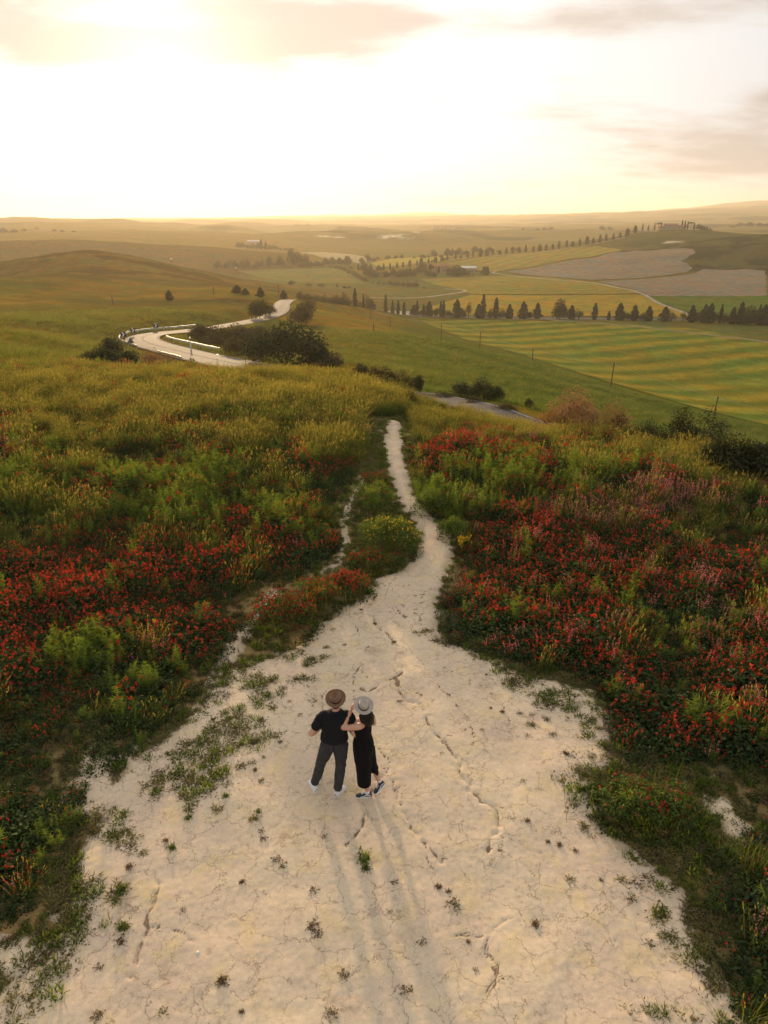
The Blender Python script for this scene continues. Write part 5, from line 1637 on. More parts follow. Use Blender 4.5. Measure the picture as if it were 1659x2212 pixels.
    for x, b_, t_, wd in ((215, 350, 300, 60), (250, 352, 298, 60), (300, 358, 318, 60), (345, 360, 312, 60), (385, 362, 300, 50), (415, 362, 270, 34), (458, 364, 290, 34), (490, 366, 322, 50), (525, 366, 326, 50), (555, 366, 335, 40), (590, 370, 350, 36), (640, 372, 350, 50), (700, 372, 352, 50)):
        cnt += 1
        u, vb = z1(x, b_); vt = z1(x, t_)[1]
        place('broad' if wd > 35 else 'conifer', u, vb, vt, wd * 0.24, '%s hazy tree from the left round the distant white-roofed farm' % ordinal(cnt), 'tree', 'trees round the distant farm')
    cnt = 0
    for u, vb, vt, wd in ((8, 502, 492, 22), (30, 502, 494, 22), (52, 499, 494, 10), (80, 496, 491, 16), (118, 500, 494, 14), (135, 501, 496, 20), (160, 502, 497, 20)):
        cnt += 1
        place('broad', u, vb, vt, wd, '%s dark bushy tree from the left on the far left ridge' % ordinal(cnt), 'tree', 'trees on the far left ridge')
    cnt = 0
    for u, vb, vt, wd in ((1300, 498, 487, 14), (1316, 497, 489, 14), (1160, 498, 492, 14), (1175, 497, 491, 14), (1190, 496, 490, 14), (1130, 498, 491, 6), (1490 + 110, 490, 480, 18), (1620, 490, 479, 18), (1640, 490, 481, 18), (1655, 490, 482, 18), (1580, 492, 486, 14)):
        cnt += 1
        place('broad', u, vb, vt, wd, '%s hazy tree from the left on the plain behind the hilltop farm' % ordinal(cnt), 'tree', 'hazy trees behind the hilltop farm')


build_trees()


# ------------------------------------------------------------------ houses
M['brick'] = plain('old brick', (0.30, 0.19, 0.12), 0.9, 0.25, 1.2, 0.1)
M['stone'] = plain('pale stone wall', (0.34, 0.28, 0.2), 0.9, 0.2, 0.8, 0.1)
M['tile'] = plain('terracotta roof', (0.27, 0.12, 0.07), 0.9, 0.3, 1.5, 0.1)
M['sheet'] = plain('pale roof sheeting', (0.6, 0.57, 0.52), 0.6, 0.1, 1, 0.3)
M['dark'] = plain('dark opening', (0.03, 0.027, 0.024), 0.4, 0.1, 1, 0.4)
M['frame'] = plain('window surround', (0.42, 0.36, 0.28), 0.8, 0.1, 1, 0.1)


def box(bm, x0, x1, y0, y1, z0, z1):
    vs = [bm.verts.new((x, y, z)) for z in (z0, z1) for y in (y0, y1) for x in (x0, x1)]
    for f in ((0, 2, 3, 1), (4, 5, 7, 6), (0, 1, 5, 4), (2, 6, 7, 3), (0, 4, 6, 2), (1, 3, 7, 5)):
        bm.faces.new([vs[i] for i in f])
    return vs


def bm_obj(name, bm, mat, parent=None, smooth=False):
    me = bpy.data.meshes.new(name)
    bm.normal_update()
    bm.to_mesh(me); bm.free()
    for m_ in (mat if isinstance(mat, (list, tuple)) else [mat]): me.materials.append(m_)
    if smooth: me.polygons.foreach_set('use_smooth', [True] * len(me.polygons))
    return obj(name, me, parent)


def gable(bm, x0, x1, y0, y1, z0, z1, over=0.5, th=0.25):
    """gabled roof along x"""
    x0 -= over; x1 += over; ym = (y0 + y1) / 2; y0 -= over; y1 += over
    prof = [(y0, z0), (ym, z1), (y1, z0), (y1, z0 + th), (ym, z1 + th), (y0, z0 + th)]
    a = [bm.verts.new((x0, y, z)) for y, z in prof]; b_ = [bm.verts.new((x1, y, z)) for y, z in prof]
    for i in range(6):
        j = (i + 1) % 6
        bm.faces.new((a[i], a[j], b_[j], b_[i]))
    bm.faces.new((a[0], a[5], a[4], a[1])); bm.faces.new((a[1], a[4], a[3], a[2]))
    bm.faces.new((b_[1], b_[4], b_[5], b_[0])); bm.faces.new((b_[2], b_[3], b_[4], b_[1]))


def house(p, rz, parts, wall, roof, label, cat='house', windows=True, group=None):
    o = empty('farmhouse' if cat == 'house' else 'shed', p, rz)
    tag(o, label, cat, group)
    for (x0, x1, y0, y1, h, rh) in parts:
        bm = bmesh.new(); box(bm, x0, x1, y0, y1, -3, h)
        # gable triangles
        ym = (y0 + y1) / 2
        for x in (x0 + 0.001, x1 - 0.001):
            v_ = [bm.verts.new((x, y0, h)), bm.verts.new((x, y1, h)), bm.verts.new((x, ym, h + rh))]
            bm.faces.new(v_)
        wl = bm_obj('wall', bm, wall, o)
        bm = bmesh.new(); gable(bm, x0, x1, y0, y1, h, h + rh)
        rf = bm_obj('roof', bm, roof, o)
        if windows:
            bm = bmesh.new(); box(bm, x0 + 1.5, x0 + 2.3, ym - 0.4, ym + 0.4, h + rh * 0.5, h + rh + 1.0)
            bm_obj('chimney', bm, wall, rf)
            nw = max(1, int((x1 - x0) / 3.2))
            for fl in ([1.3, 4.2] if h > 5 else [1.2]):
                for i in range(nw):
                    xc = x0 + (i + 0.5) * (x1 - x0) / nw
                    bm = bmesh.new(); box(bm, xc - 0.65, xc + 0.65, y0 - 0.08, y0 + 0.05, fl - 0.1, fl + 1.6)
                    f = bm_obj('window', bm, M['frame'], o)
                    bm = bmesh.new(); box(bm, xc - 0.48, xc + 0.48, y0 - 0.10, y0 - 0.02, fl + 0.05, fl + 1.45)
                    bm_obj('pane', bm, M['dark'], f)
    return o


def hz_(u, v, r):
    p = at_r(u, v, r)
    return (p[0], p[1], float(ground(p[0], p[1])))


p = hz_(1454, 500, 1088)
house(p, R(-16), [(-12, 5, -4, 5, 5.1, 1.8), (5.2, 12, -3, 5, 3.6, 1.4), (-18, -12.2, -2, 4, 2.8, 1.2)], M['stone'], M['tile'], 'long stone farmhouse with terracotta roof on the hilltop')
bm = bmesh.new(); box(bm, -16, 16, -0.4, 0.4, -1.5, 1.2)
tag(bm_obj('terrace_wall', bm, M['stone']), 'low stone terrace wall left of the hilltop farmhouse', 'wall')
_o = bpy.data.objects['terrace_wall']; _o.location = hz_(1403, 503, 1075); _o.rotation_euler = (0, 0, R(-17))
p = on_ground(953, 589)
house(p, R(-4), [(-6.5, 6.5, -4, 4, 5.6, 1.4)], M['brick'], M['tile'], 'brick farmhouse half hidden in the valley grove')
p = on_ground(1011, 587)
house(p, R(-4), [(-7, 7, -4, 4, 3.4, 1.6)], M['stone'], M['sheet'], 'pale-roofed shed at the right end of the valley grove', 'shed', False)
p = on_ground(549, 527)
house(p, R(10), [(-9, 9, -4, 4, 3.4, 1.6)], M['stone'], M['sheet'], 'distant white-roofed farm shed in the golden haze', 'shed', False)
for i, (u, vb, ww, lb) in enumerate(((941, 494, 9, 'leftmost of three tiny reddish houses on the hazy far ridge'), (957, 494, 7, 'middle one of three tiny reddish houses on the hazy far ridge'), (975, 495, 10, 'rightmost of three tiny reddish houses on the hazy far ridge'))):
    p = on_ground(u, vb)
    house(p, R(5), [(-ww, ww, -5, 5, 6, 2.5)], M['brick'], M['tile'], lb, 'house', True, 'houses on the far ridge')

# ------------------------------------------------------------------ poles and wires
M['pole'] = plain('weathered pole', (0.10, 0.075, 0.055), 0.85, 0.25, 6, 0.15)
M['wire'] = plain('wire', (0.33, 0.29, 0.22), 0.5, 0.05, 3, 0.3)
M['white'] = plain('white plastic', (0.72, 0.7, 0.66), 0.5, 0.06, 3, 0.3)


def lathe_tube(name, path, rad, mat, parent=None, seg=8):
    V, F = tube_np(path, rad, seg)
    return obj(name, mesh_np(name, V, [F, np.arange(len(V) - seg, len(V))[None]], [mat], smooth=False), parent)


def pole(p, h, label, lean=(0, 0), group=None, lamp=False):
    o = empty('utility_pole', (p[0], p[1], p[2]))
    tag(o, label, 'pole', group)
    top = np.array([lean[0] * h, lean[1] * h, h])
    lathe_tube('shaft', [(0, 0, -0.4), top * 0.5, top], [0.15, 0.13, 0.10], M['pole'], o)
    bm = bmesh.new(); box(bm, top[0] - 0.35, top[0] + 0.35, top[1] - 0.05, top[1] + 0.05, h - 0.42, h - 0.32)
    ca = bm_obj('crossarm', bm, M['pole'], o)
    for s in (-0.28, 0.28):
        lathe_tube('insulator', [(top[0] + s, top[1], h - 0.32), (top[0] + s, top[1], h - 0.16)], [0.045, 0.035], M['white'], ca, 6)
    if lamp:
        bm = bmesh.new(); box(bm, -0.45, 0.45, -0.2, 0.2, h - 0.1, h + 0.55)
        bm_obj('transformer', bm, M['white'], o)
    return np.array([p[0] + top[0], p[1] + top[1], p[2] + h - 0.2])


def build_poles():
    rp = [(801, 690, 665, None, 'farthest utility pole on the green slope, by the cypresses', 0), (843, 712, 690, 270, 'second farthest utility pole on the green slope', 0), (953, 732, 697, 250, 'third farthest utility pole, on the brow of the green slope', 0), (1036, 757, 718, 235, 'utility pole in the middle of the green slope', 0.0),
          (1148, 800, 773, 215, 'utility pole with its foot hidden behind the slope', 0), (1318, 842, 784, 178, 'leaning utility pole third from the right before the striped field', 0.03), (1537, 918, 855, 158, 'nearest leaning utility pole at the right', 0.05)]
    tops = []
    for u, vb, vt, r, lb, ln in rp:
        p = hz_(u, vb, r) if r else on_ground(u, vb)
        rr = math.hypot(p[0], p[1])
        h = max(at_r(u, vt, rr)[2] - p[2], 4.5)
        tops.append(pole(p, h, lb, (ln, 0), 'utility poles down the green slope'))
    q = hz_(1790, 985, 145)
    tops.append(pole(q, 6.5, 'utility pole beyond the right edge of the green slope', (0, 0), 'utility poles down the green slope'))
    for i in range(len(tops) - 1):
        a, b_ = tops[i], tops[i + 1]
        t_ = np.linspace(0, 1, 14)[:, None]
        L = np.linalg.norm(b_ - a)
        pth = a * (1 - t_) + b_ * t_ - np.array([0, 0, 1]) * (4 * t_ * (1 - t_)) * L * 0.018
        w_ = lathe_tube('overhead_wire', pth, 0.022, M['wire'], None, 4)
        tag(w_, '%s sagging span of wire from the far end on the green slope' % ordinal(i + 1), 'wire', 'wire spans down the green slope')
    for u, vb, vt, lb, lamp in ((244, 659, 640, 'short pole low on the left hillside', False), (462, 637, 618, 'pole on the slope above the far road bend', False), (512, 601, 579, 'tall pole with a pale box on top before the hay meadow', True), (371, 572, 560, 'pole with a pale box on the shoulder of the left hill', True),
                                (602, 640, 612, 'thin pole right of the pointed conifer', False), (807, 722, 700, 'fence-like pole low on the green slope', False), (1150 - 14, 690, 660, 'pole standing among the valley road conifers', False), (1012, 686, 652, 'pole among the pale trees of the valley road', False)):
        p = on_ground(u, vb)
        h = max(at_r(u, vt, math.hypot(p[0], p[1]))[2] - p[2], 2.0)
        pole(p, h, lb, (0, 0), 'poles in the hills', lamp)


build_poles()

# ------------------------------------------------------------------ road furniture
M['steel'] = plain('galvanised steel', (0.42, 0.41, 0.39), 0.45, 0.12, 5, 0.5, 0.6)
M['black'] = plain('black sign face', (0.02, 0.02, 0.022), 0.5, 0.05, 3, 0.3)
M['signwhite'] = plain('white sign face', (0.8, 0.79, 0.76), 0.45, 0.03, 3, 0.3)
M['signback'] = plain('grey sign back', (0.13, 0.13, 0.13), 0.5, 0.05, 3, 0.3)


def road_side(u, v, r, off):
    """road station nearest to a picture point, moved off the axis"""
    p = at_r(u, v, r)
    d2 = np.hypot(road_line[:, 0] - p[0], road_line[:, 1] - p[1])
    return int(d2.argmin())


def guardrail(i0, i1, side, label):
    d = np.gradient(road_line[:, :2], axis=0); d /= np.linalg.norm(d, axis=1)[:, None]
    nn = np.stack([-d[:, 1], d[:, 0]], 1)
    L = road_line[i0:i1 + 1].copy()
    L[:, :2] += nn[i0:i1 + 1] * side * 3.7
    L[:, 2] = np.maximum(L[:, 2], ground(L[:, 0], L[:, 1]))
    o = empty('guardrail', tuple(L[len(L) // 2]))
    tag(o, label, 'guardrail', 'guardrails along the hairpin road')
    c = L[len(L) // 2]
    Q = L - c
    # corrugated beam
    prof = [(0, 0.45), (0.05, 0.50), (0.0, 0.57), (0.0, 0.63), (0.05, 0.70), (0, 0.75), (-0.03, 0.75), (-0.03, 0.45)]
    n2 = nn[i0:i1 + 1] * -side
    V = np.stack([np.concatenate([Q[:, :2] + n2 * a, Q[:, 2:] + z], 1) for a, z in prof], 1)
    k, m_ = V.shape[:2]
    idx = np.arange(k * m_).reshape(k, m_)
    F = np.stack([idx[:-1], np.roll(idx[:-1], -1, 1), np.roll(idx[1:], -1, 1), idx[1:]], -1).reshape(-1, 4)
    obj('rail', mesh_np('rail', V.reshape(-1, 3), F, [M['steel']]), o)
    bm = bmesh.new(); box(bm, -0.05, 0.05, -0.05, 0.05, -0.5, 0.72)
    pm = bpy.data.meshes.new('post'); bm.to_mesh(pm); bm.free(); pm.materials.append(M['steel'])
    for j in range(0, k, 2):
        q = obj('post', pm, o); q.location = Vector((Q[j, 0] - n2[j, 0] * 0.09, Q[j, 1] - n2[j, 1] * 0.09, Q[j, 2]))


def sign_frame(p, h, name, label, cat, group=None):
    o = empty(name, p, math.atan2(-p[0], p[1]))
    tag(o, label, cat, group)
    lathe_tube('post', [(0, 0.05, -0.3), (0, 0.05, h)], 0.035, M['steel'], o, 7)
    return o


def build_furniture():
    ia = road_side(455, 709, 162, 0); ib = road_side(335, 746, 119, 0)
    # the outside of the bend lies on the left-hand side of the picture
    mid = (ia + ib) // 2
    d = road_line[mid + 1, :2] - road_line[mid - 1, :2]
    nrm = np.array([-d[1], d[0]])
    cen = road_line[ib - 6:ia + 6, :2].mean(0)
    s_out = 1 if nrm @ (road_line[mid, :2] - cen) > 0 else -1
    guardrail(road_side(340, 748, 117, 0), ia, s_out, 'curved steel guardrail round the outside of the hairpin')
    guardrail(road_side(425, 770, 102, 0), road_side(312, 737, 127, 0), -s_out, 'short steel guardrail inside the hairpin bend')
    guardrail(road_side(455, 776, 97, 0), road_side(395, 762, 107, 0), s_out, 'low steel guardrail on the near edge of the lower road')
    for u, vb, lb in ((268, 739, 'lowest chevron sign with white arrow, left of the hairpin'), (289, 729, 'middle chevron sign with white arrow above the hairpin'), (338, 717, 'rightmost chevron sign with white arrow above the hairpin')):
        p = on_ground(u, vb)
        o = sign_frame((p[0], p[1], p[2]), 1.55, 'chevron_sign', lb, 'road sign', 'chevron signs at the hairpin')
        bm = bmesh.new(); box(bm, -0.42, 0.42, -0.02, 0.02, 0.85, 1.69)
        bm_obj('panel', bm, M['black'], o)
        bm = bmesh.new()
        pts = [(-0.26, 1.62), (-0.02, 1.62), (0.26, 1.27), (-0.02, 0.92), (-0.26, 0.92), (0.02, 1.27)]
        a = [bm.verts.new((x, -0.032, z)) for x, z in pts]; b_ = [bm.verts.new((x, -0.021, z)) for x, z in pts]
        bm.faces.new((a[0], a[5], a[2], a[1])); bm.faces.new((a[5], a[4], a[3], a[2]))
        for i in range(6):
            j = (i + 1) % 6; bm.faces.new((a[i], a[j], b_[j], b_[i]))
        bm_obj('arrow', bm, M['signwhite'], o)
    p = on_ground(284, 752)
    o = sign_frame((p[0], p[1], p[2]), 1.5, 'warning_sign', 'dark back of a triangular road sign at the hairpin', 'road sign')
    bm = bmesh.new()
    a = [bm.verts.new((x, -0.02, z)) for x, z in ((-0.55, 0.75), (0.55, 0.75), (0, 1.7))]; b_ = [bm.verts.new((x, 0.02, z)) for x, z in ((-0.55, 0.75), (0.55, 0.75), (0, 1.7))]
    bm.faces.new(a[::1]); bm.faces.new(b_[::-1])
    for i in range(3):
        j = (i + 1) % 3; bm.faces.new((a[i], b_[i], b_[j], a[j]))
    bm_obj('panel', bm, M['signback'], o)
    for u, vb, h, lb in ((413, 758, 2.0, 'tall white marker post inside the hairpin'), (559, 793, 0.85, 'white roadside marker post below the huge dark bush'), (541, 690, 0.95, 'white marker post left on the far road bend'), (577, 689, 0.8, 'white marker post right on the far road bend')):
        p = on_ground(u, vb)
        o = empty('marker_post', p); tag(o, lb, 'marker post', 'white marker posts along the road')
        bm = bmesh.new(); box(bm, -0.08, 0.08, -0.06, 0.06, -0.2, h)
        bmesh.ops.bevel(bm, geom=bm.edges[:], offset=0.02, segments=1)
        bm_obj('post', bm, M['white'], o)
        bm = bmesh.new(); box(bm, -0.082, 0.082, -0.064, -0.03, h * 0.72, h * 0.86)
        bm_obj('reflector', bm, M['black'], o)
    p = on_ground(468, 770)
    bm = bmesh.new(); bmesh.ops.create_icosphere(bm, subdivisions=2, radius=0.45)
    for v_ in bm.verts: v_.co = v_.co * (1 + 0.3 * math.sin(v_.co.x * 9 + v_.co.y * 7)); v_.co.z *= 0.6
    o = bm_obj('white_stone', bm, M['white']); o.location = p
    tag(o, 'white stone lying in the grass inside the hairpin', 'stone')


build_furniture()


# ------------------------------------------------------------------ bushes beside the path, each a thing of its own
def bush_meshes(seed, rx, ry, h, nl, nf, ng, flower='red', fen=0):
    rg = np.random.default_rng(seed)
    P = Plant()
    nb = 16
    a = rg.uniform(0, 6.28, nb); q = np.sqrt(rg.uniform(0, 1, nb)) * 0.72
    ce = np.stack([np.cos(a) * q * rx, np.sin(a) * q * ry, h * (0.28 + 0.42 * (1 - q ** 2)) * rg.uniform(0.8, 1.1, nb)], 1)
    br = rg.uniform(0.24, 0.38, nb) * min(rx, ry) * 1.15
    k = rg.integers(0, nb, nl)
    d = unit(rg.normal(size=(nl, 3)) + [0, 0, 0.35])
    c = ce[k] + d * (br[k] * rg.uniform(0.2, 1.06, nl) ** 0.35)[:, None] * [1, 1, 0.85]
    low = rg.uniform(0, 1, nl) < 0.16
    a2 = rg.uniform(0, 6.28, nl); q2 = rg.uniform(0.7, 1.02, nl)
    c[low] = np.stack([np.cos(a2) * q2 * rx, np.sin(a2) * q2 * ry, rg.uniform(0.01, 0.16, nl) * h], 1)[low]
    c[:, 2] = np.maximum(c[:, 2], 0.012)
    n = unit(d + rg.normal(size=c.shape) * 0.6 + [0, 0, 0.6])
    V, F = leaves(c, n, rg.uniform(0.018, 0.036, nl), rg)
    P.put(V, [F], 0, np.repeat(np.clip(c[:, 2] / h * 0.75 + rg.normal(0, 0.22, nl), 0, 1), 4))  # leaf colour brightens with height: bright top and dark base painted in
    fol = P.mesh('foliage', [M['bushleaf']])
    out = {'foliage': fol}
    top = c[(c[:, 2] > 0.3 * h)]
    if nf:
        P = Plant()
        t_ = top[rg.integers(0, len(top), nf)] + np.stack([rg.normal(size=nf) * 0.02, rg.normal(size=nf) * 0.02, rg.uniform(0.02, 0.09, nf)], 1)
        V, Q, T = blades(t_ - [0, 0, 0.12], t_, np.zeros((nf, 3)), 0.0035, rg)
        P.put(V, [Q, T], 1, 0.8)
        add_flower(P, t_, rg, 0, 0.024, 5)
        out['flowers'] = P.mesh('flowers', [M[flower], M['bushleaf']])
    if ng:
        P = Plant()
        b_ = np.stack([rg.normal(size=ng) * rx * 0.5, rg.normal(size=ng) * ry * 0.5, np.full(ng, 0.1 * h)], 1)
        tip = b_ + np.stack([rg.normal(size=ng) * 0.16 + 0.06, rg.normal(size=ng) * 0.16, h * rg.uniform(0.8, 1.35, ng)], 1)
        V, Q, T = blades(b_, tip, rg.normal(size=(ng, 3)) * 0.03, 0.004, rg)
        P.put(V, [Q, T], 0, np.repeat(rg.uniform(0, 1, ng), 5))
        out['grass_stems'] = P.mesh('grass_stems', [M['blade']])
    if fen:
        P = Plant()
        for i in range(fen):
            b_ = top[rg.integers(0, len(top))]
            n_ = 60
            o = b_ + [0, 0, 0.03] + rg.normal(size=(n_, 3)) * [0.07, 0.07, 0.05]
            V, Q, T = blades(o, o + unit(rg.normal(size=(n_, 3)) + [0, 0, 0.5]) * rg.uniform(0.04, 0.10, (n_, 1)), np.zeros((n_, 3)), 0.0045, rg)
            P.put(V, [Q, T], 0, np.repeat(rg.uniform(0.2, 1, n_), 5))
        out['feathery_sprigs'] = P.mesh('feathery_sprigs', [M['fennel']])
    return out


def path_bush(u, v, rx, ry, h, nl, nf, ng, label, flower='red', fen=0, rz=0.0, seed=0):
    h *= 1.3
    p = at_z(u, v, 0.03)
    z = float(ground(p[0], p[1]))
    o = empty('flowering_bush' if nf else 'green_bush', (p[0], p[1], z), rz)
    tag(o, label, 'bush', 'bushes beside the path')
    for k_, me in bush_meshes(900 + seed, rx, ry, h, nl, nf, ng, flower, fen).items():
        c = obj(k_, me, o)
        if k_ in ('flowers', 'grass_stems', 'feathery_sprigs'): c['kind'] = 'stuff'


path_bush(803, 1112, 0.78, 0.85, 0.78, 3400, 50, 30, 'upper round green bush on the left edge of the narrow path', fen=30, seed=1)
path_bush(812, 1062, 0.6, 0.5, 0.42, 1500, 120, 20, 'low reddish bush behind the upper round green bush', seed=2)
path_bush(842, 1192, 0.9, 0.85, 0.84, 4200, 150, 60, 'big round yellow-tinged green bush beside the narrow path', 'yellow', 34, seed=3)
path_bush(800, 1226, 0.85, 0.45, 0.38, 2000, 180, 20, 'dark low bush with few red flowers before the big round one', seed=4)
path_bush(612, 1362, 0.86, 0.75, 0.74, 3800, 520, 30, 'rounded red-flowered bush at the left head of the clay', seed=5, fen=3)
path_bush(680, 1315, 0.62, 0.6, 0.58, 2300, 320, 60, 'red and grassy bush between the two other red-flowered ones', seed=6, fen=8)
path_bush(752, 1283, 0.66, 0.52, 0.46, 2300, 480, 50, 'bright red-flowered bush where the clay narrows to a path', seed=7)
path_bush(1395, 1768, 0.86, 0.55, 0.50, 4200, 130, 70, 'separate green bush with scattered red flowers low at the right', seed=8, fen=7)
path_bush(1290, 1718, 0.24, 0.2, 0.14, 500, 0, 20, 'little low green bush left of the separate red-flowered one', seed=9)
path_bush(930, 1108, 0.62, 0.6, 0.55, 2000, 0, 90, 'plain green bush on the right edge of the narrow path', fen=20, seed=10)
path_bush(983, 1165, 0.5, 0.5, 0.45, 1500, 0, 60, 'second plain green bush on the right edge of the narrow path', fen=14, seed=11)
path_bush(1000, 1192, 0.24, 0.24, 0.42, 600, 110, 30, 'small bush covered in yellow flowers at the path corner', 'yellow', seed=12)

# ------------------------------------------------------------------ tufts on the bare clay, each a thing
TUFT = {'green': ([weed_mesh(700 + i, 60, 0.10, 0.075, 'blade', 0.004, 0.9) for i in range(3)], 'grass_tuft', 'green grass tuft'),
        'dry': ([weed_mesh(710 + i, 46, 0.08, 0.05, 'dry', 0.005, 0.8) for i in range(3)], 'dry_tuft', 'dry brown tuft'),
        'mat': ([weed_mesh(720 + i, 44, 0.11, 0.035, 'turf', 0.006, 0.35) for i in range(3)], 'weed_rosette', 'flat weed rosette'),
        'dead': ([weed_mesh(730 + i, 40, 0.085, 0.012, 'dry', 0.006, 0.2) for i in range(2)], 'withered_weed', 'withered flat weed')}
TUFTS = [('green', 785, 1858, 1.5), ('green', 790, 1880, 0.9), ('mat', 979, 1957, 1.15), ('dry', 948, 1918, .8), ('dry', 968, 1927, .7), ('dry', 480, 2123, 1.1), ('mat', 550, 1771, 1.0), ('green', 558, 1758, .7), ('mat', 470, 1755, 1.1), ('mat', 410, 1757, .9), ('green', 408, 1772, .8), ('green', 487, 1727, .8),
         ('dead', 566, 1798, .8), ('dead', 570, 1814, .8), ('dead', 600, 1858, 1.0), ('dead', 612, 1870, .9), ('green', 371, 1836, .9), ('dry', 359, 1821, .7), ('dry', 523, 1906, .7), ('dead', 395, 1970, .7), ('dead', 702, 1812, .7), ('dead', 679, 1926, .9), ('dead', 676, 2005, 1.1), ('dead', 688, 2020, .9), ('dead', 743, 2106, .9), ('dead', 715, 2190, 1.0), ('dry', 522, 2190, .6),
         ('dead', 215, 2093, .8), ('green', 267, 2011, 1.2), ('dry', 262, 2040, .9), ('green', 262, 1930, 1.2), ('mat', 250, 1952, 1.2), ('mat', 565, 1690, .7), ('mat', 522, 1660, 1.1), ('mat', 545, 1652, .8), ('dry', 552, 1668, .7), ('dry', 605, 1608, .7), ('green', 570, 1641, .5),
         ('mat', 565, 1560, 1.0), ('mat', 590, 1535, .9), ('mat', 610, 1490, 1.0), ('dry', 640, 1470, .9), ('mat', 660, 1440, .9), ('dry', 548, 1610, 1.), ('mat', 705, 1400, .8), ('mat', 718, 1360, .7), ('dry', 780, 1316, .6), ('dry', 862, 1520, .7), ('dry', 852, 1390, .7), ('dry', 810, 1345, .7), ('dead', 745, 1395, .7), ('dead', 650, 1550, .8), ('dead', 625, 1520, .7),
         ('dry', 1139, 1777, .7), ('dry', 1184, 1820, .6), ('dry', 1208, 1827, .8), ('mat', 1231, 1902, .8), ('mat', 1342, 1904, .9), ('mat', 1364, 1945, .9), ('dry', 1157, 1996, .9), ('dead', 852, 1909, .7), ('dead', 844, 1973, .6), ('mat', 1262, 1791, 1.1), ('green', 1254, 1712, 1.1), ('green', 1262, 1680, .8), ('dry', 1222, 1634, 1.), ('mat', 1149, 1567, 1.1),
         ('mat', 1122, 1543, .7), ('mat', 1148, 1545, .6), ('dry', 1085, 1542, .7), ('mat', 1140, 1592, .7), ('dry', 1060, 1534, .5), ('dead', 914, 2036, .9), ('dead', 880, 2141, 1.1), ('dry', 1011, 2035, .5), ('dead', 1025, 2095, .6), ('dry', 1075, 1440, .8), ('dry', 1090, 1450, 1.0), ('mat', 1105, 1472, .8), ('dry', 1050, 1462, .5), ('mat', 1180, 1555, .8), ('mat', 1195, 1590, .8), ('dead', 1040, 1580, .6), ('dead', 1130, 1690, .7), ('dead', 955, 1630, .6),
         ('dry', 1298, 1905, .5), ('dead', 1245, 1842, .7), ('mat', 1427, 1981, 1.2), ('mat', 1444, 2027, 1.2), ('dead', 1405, 2040, .8), ('dead', 1400, 1810, .8), ('dead', 350, 2190, .9), ('dead', 210, 2200, 1.), ('mat', 177, 1928, 1.3), ('mat', 310, 1850, .8), ('dry', 280, 1880, .9)]


def build_tufts():
    rows = []
    for k_, u, v, s in TUFTS:
        meshes, nm, word = TUFT[k_]
        side = 'left of the couple' if u < 660 else ('right of the couple' if u > 845 else ('in front of the couple' if v > 1740 else 'behind the couple'))
        rows.append((k_, side, v, u, s))
    rows.sort(key=lambda q: (q[0], q[1], -q[2]))
    cnt = {}
    n = {}
    for k_, side, v, u, s in rows:
        meshes, nm, word = TUFT[k_]
        cnt[(k_, side)] = cnt.get((k_, side), 0) + 1
        i = n.get(k_, 0); n[k_] = i + 1
        p = at_z(u, v, 0.02)
        o = obj(nm, meshes[i % len(meshes)])
        o.location = (p[0], p[1], float(ground(p[0], p[1])) + 0.034)
        o.rotation_euler = (0, 0, i * 2.4)
        o.scale = (s, s, s)
        where = {'in front of the couple': 'nearest the camera on the clay before the couple', 'behind the couple': 'from the near side on the clay beyond the couple',
                 'left of the couple': 'from the near side on the clay left of the couple', 'right of the couple': 'from the near side on the clay right of the couple'}[side]
        tag(o, '%s %s %s' % (ordinal(cnt[(k_, side)]), word, where), 'tuft' if k_ in ('green', 'dry') else 'weed', word + 's on the clay')


build_tufts()

# two or three small loose things on the clay
bm = bmesh.new(); bmesh.ops.create_icosphere(bm, subdivisions=2, radius=0.022)
for v_ in bm.verts: v_.co.z *= 0.5
o = bm_obj('pebble', bm, M['white']); p = at_z(428, 2064, 0); o.location = (p[0], p[1], float(ground(p[0], p[1])) + 0.045)
tag(o, 'small white pebble alone on the clay at the lower left', 'pebble')
lathe_tube('straw', [(0, 0, 0.05), (0.14, 0.03, 0.055), (0.27, 0.07, 0.05)], 0.004, M['track'], None, 5)
o = bpy.data.objects['straw']; p = at_z(253, 1957, 0); o.location = (p[0], p[1], float(ground(p[0], p[1])))
tag(o, 'pale dry straw lying on the clay at the lower left', 'straw')


# ------------------------------------------------------------------ the couple
def cloth(name, col, rough=0.85, bump=0.3, var=0.2, scale=60, sheen=0.02):
    m_, t_, b_ = new_mat(name)
    c_ = t_.add('ShaderNodeTexCoord')
    n_ = t_.noise(c_.outputs['Object'], scale, 4, 0.7); n2_ = t_.noise(c_.outputs['Object'], 7, 4, 0.6)
    f_ = t_.math('MULTIPLY', t_.ramp(n_, 0.3, 0.7, 1 - var, 1 + var, False), t_.ramp(n2_, 0.3, 0.7, 0.85, 1.15, False))
    t_.put(b_.inputs['Base Color'], t_.vmath('SCALE', tuple(col), scale=f_))
    b_.inputs['Roughness'].default_value = rough
    b_.inputs['Specular IOR Level'].default_value = 0.2
    b_.inputs['Sheen Weight'].default_value = sheen
    bp_ = t_.add('ShaderNodeBump'); bp_.inputs['Strength'].default_value = bump; bp_.inputs['Distance'].default_value = 0.03
    t_.put(bp_.inputs['Height'], n2_); t_.put(b_.inputs['Normal'], bp_.outputs[0])
    return m_


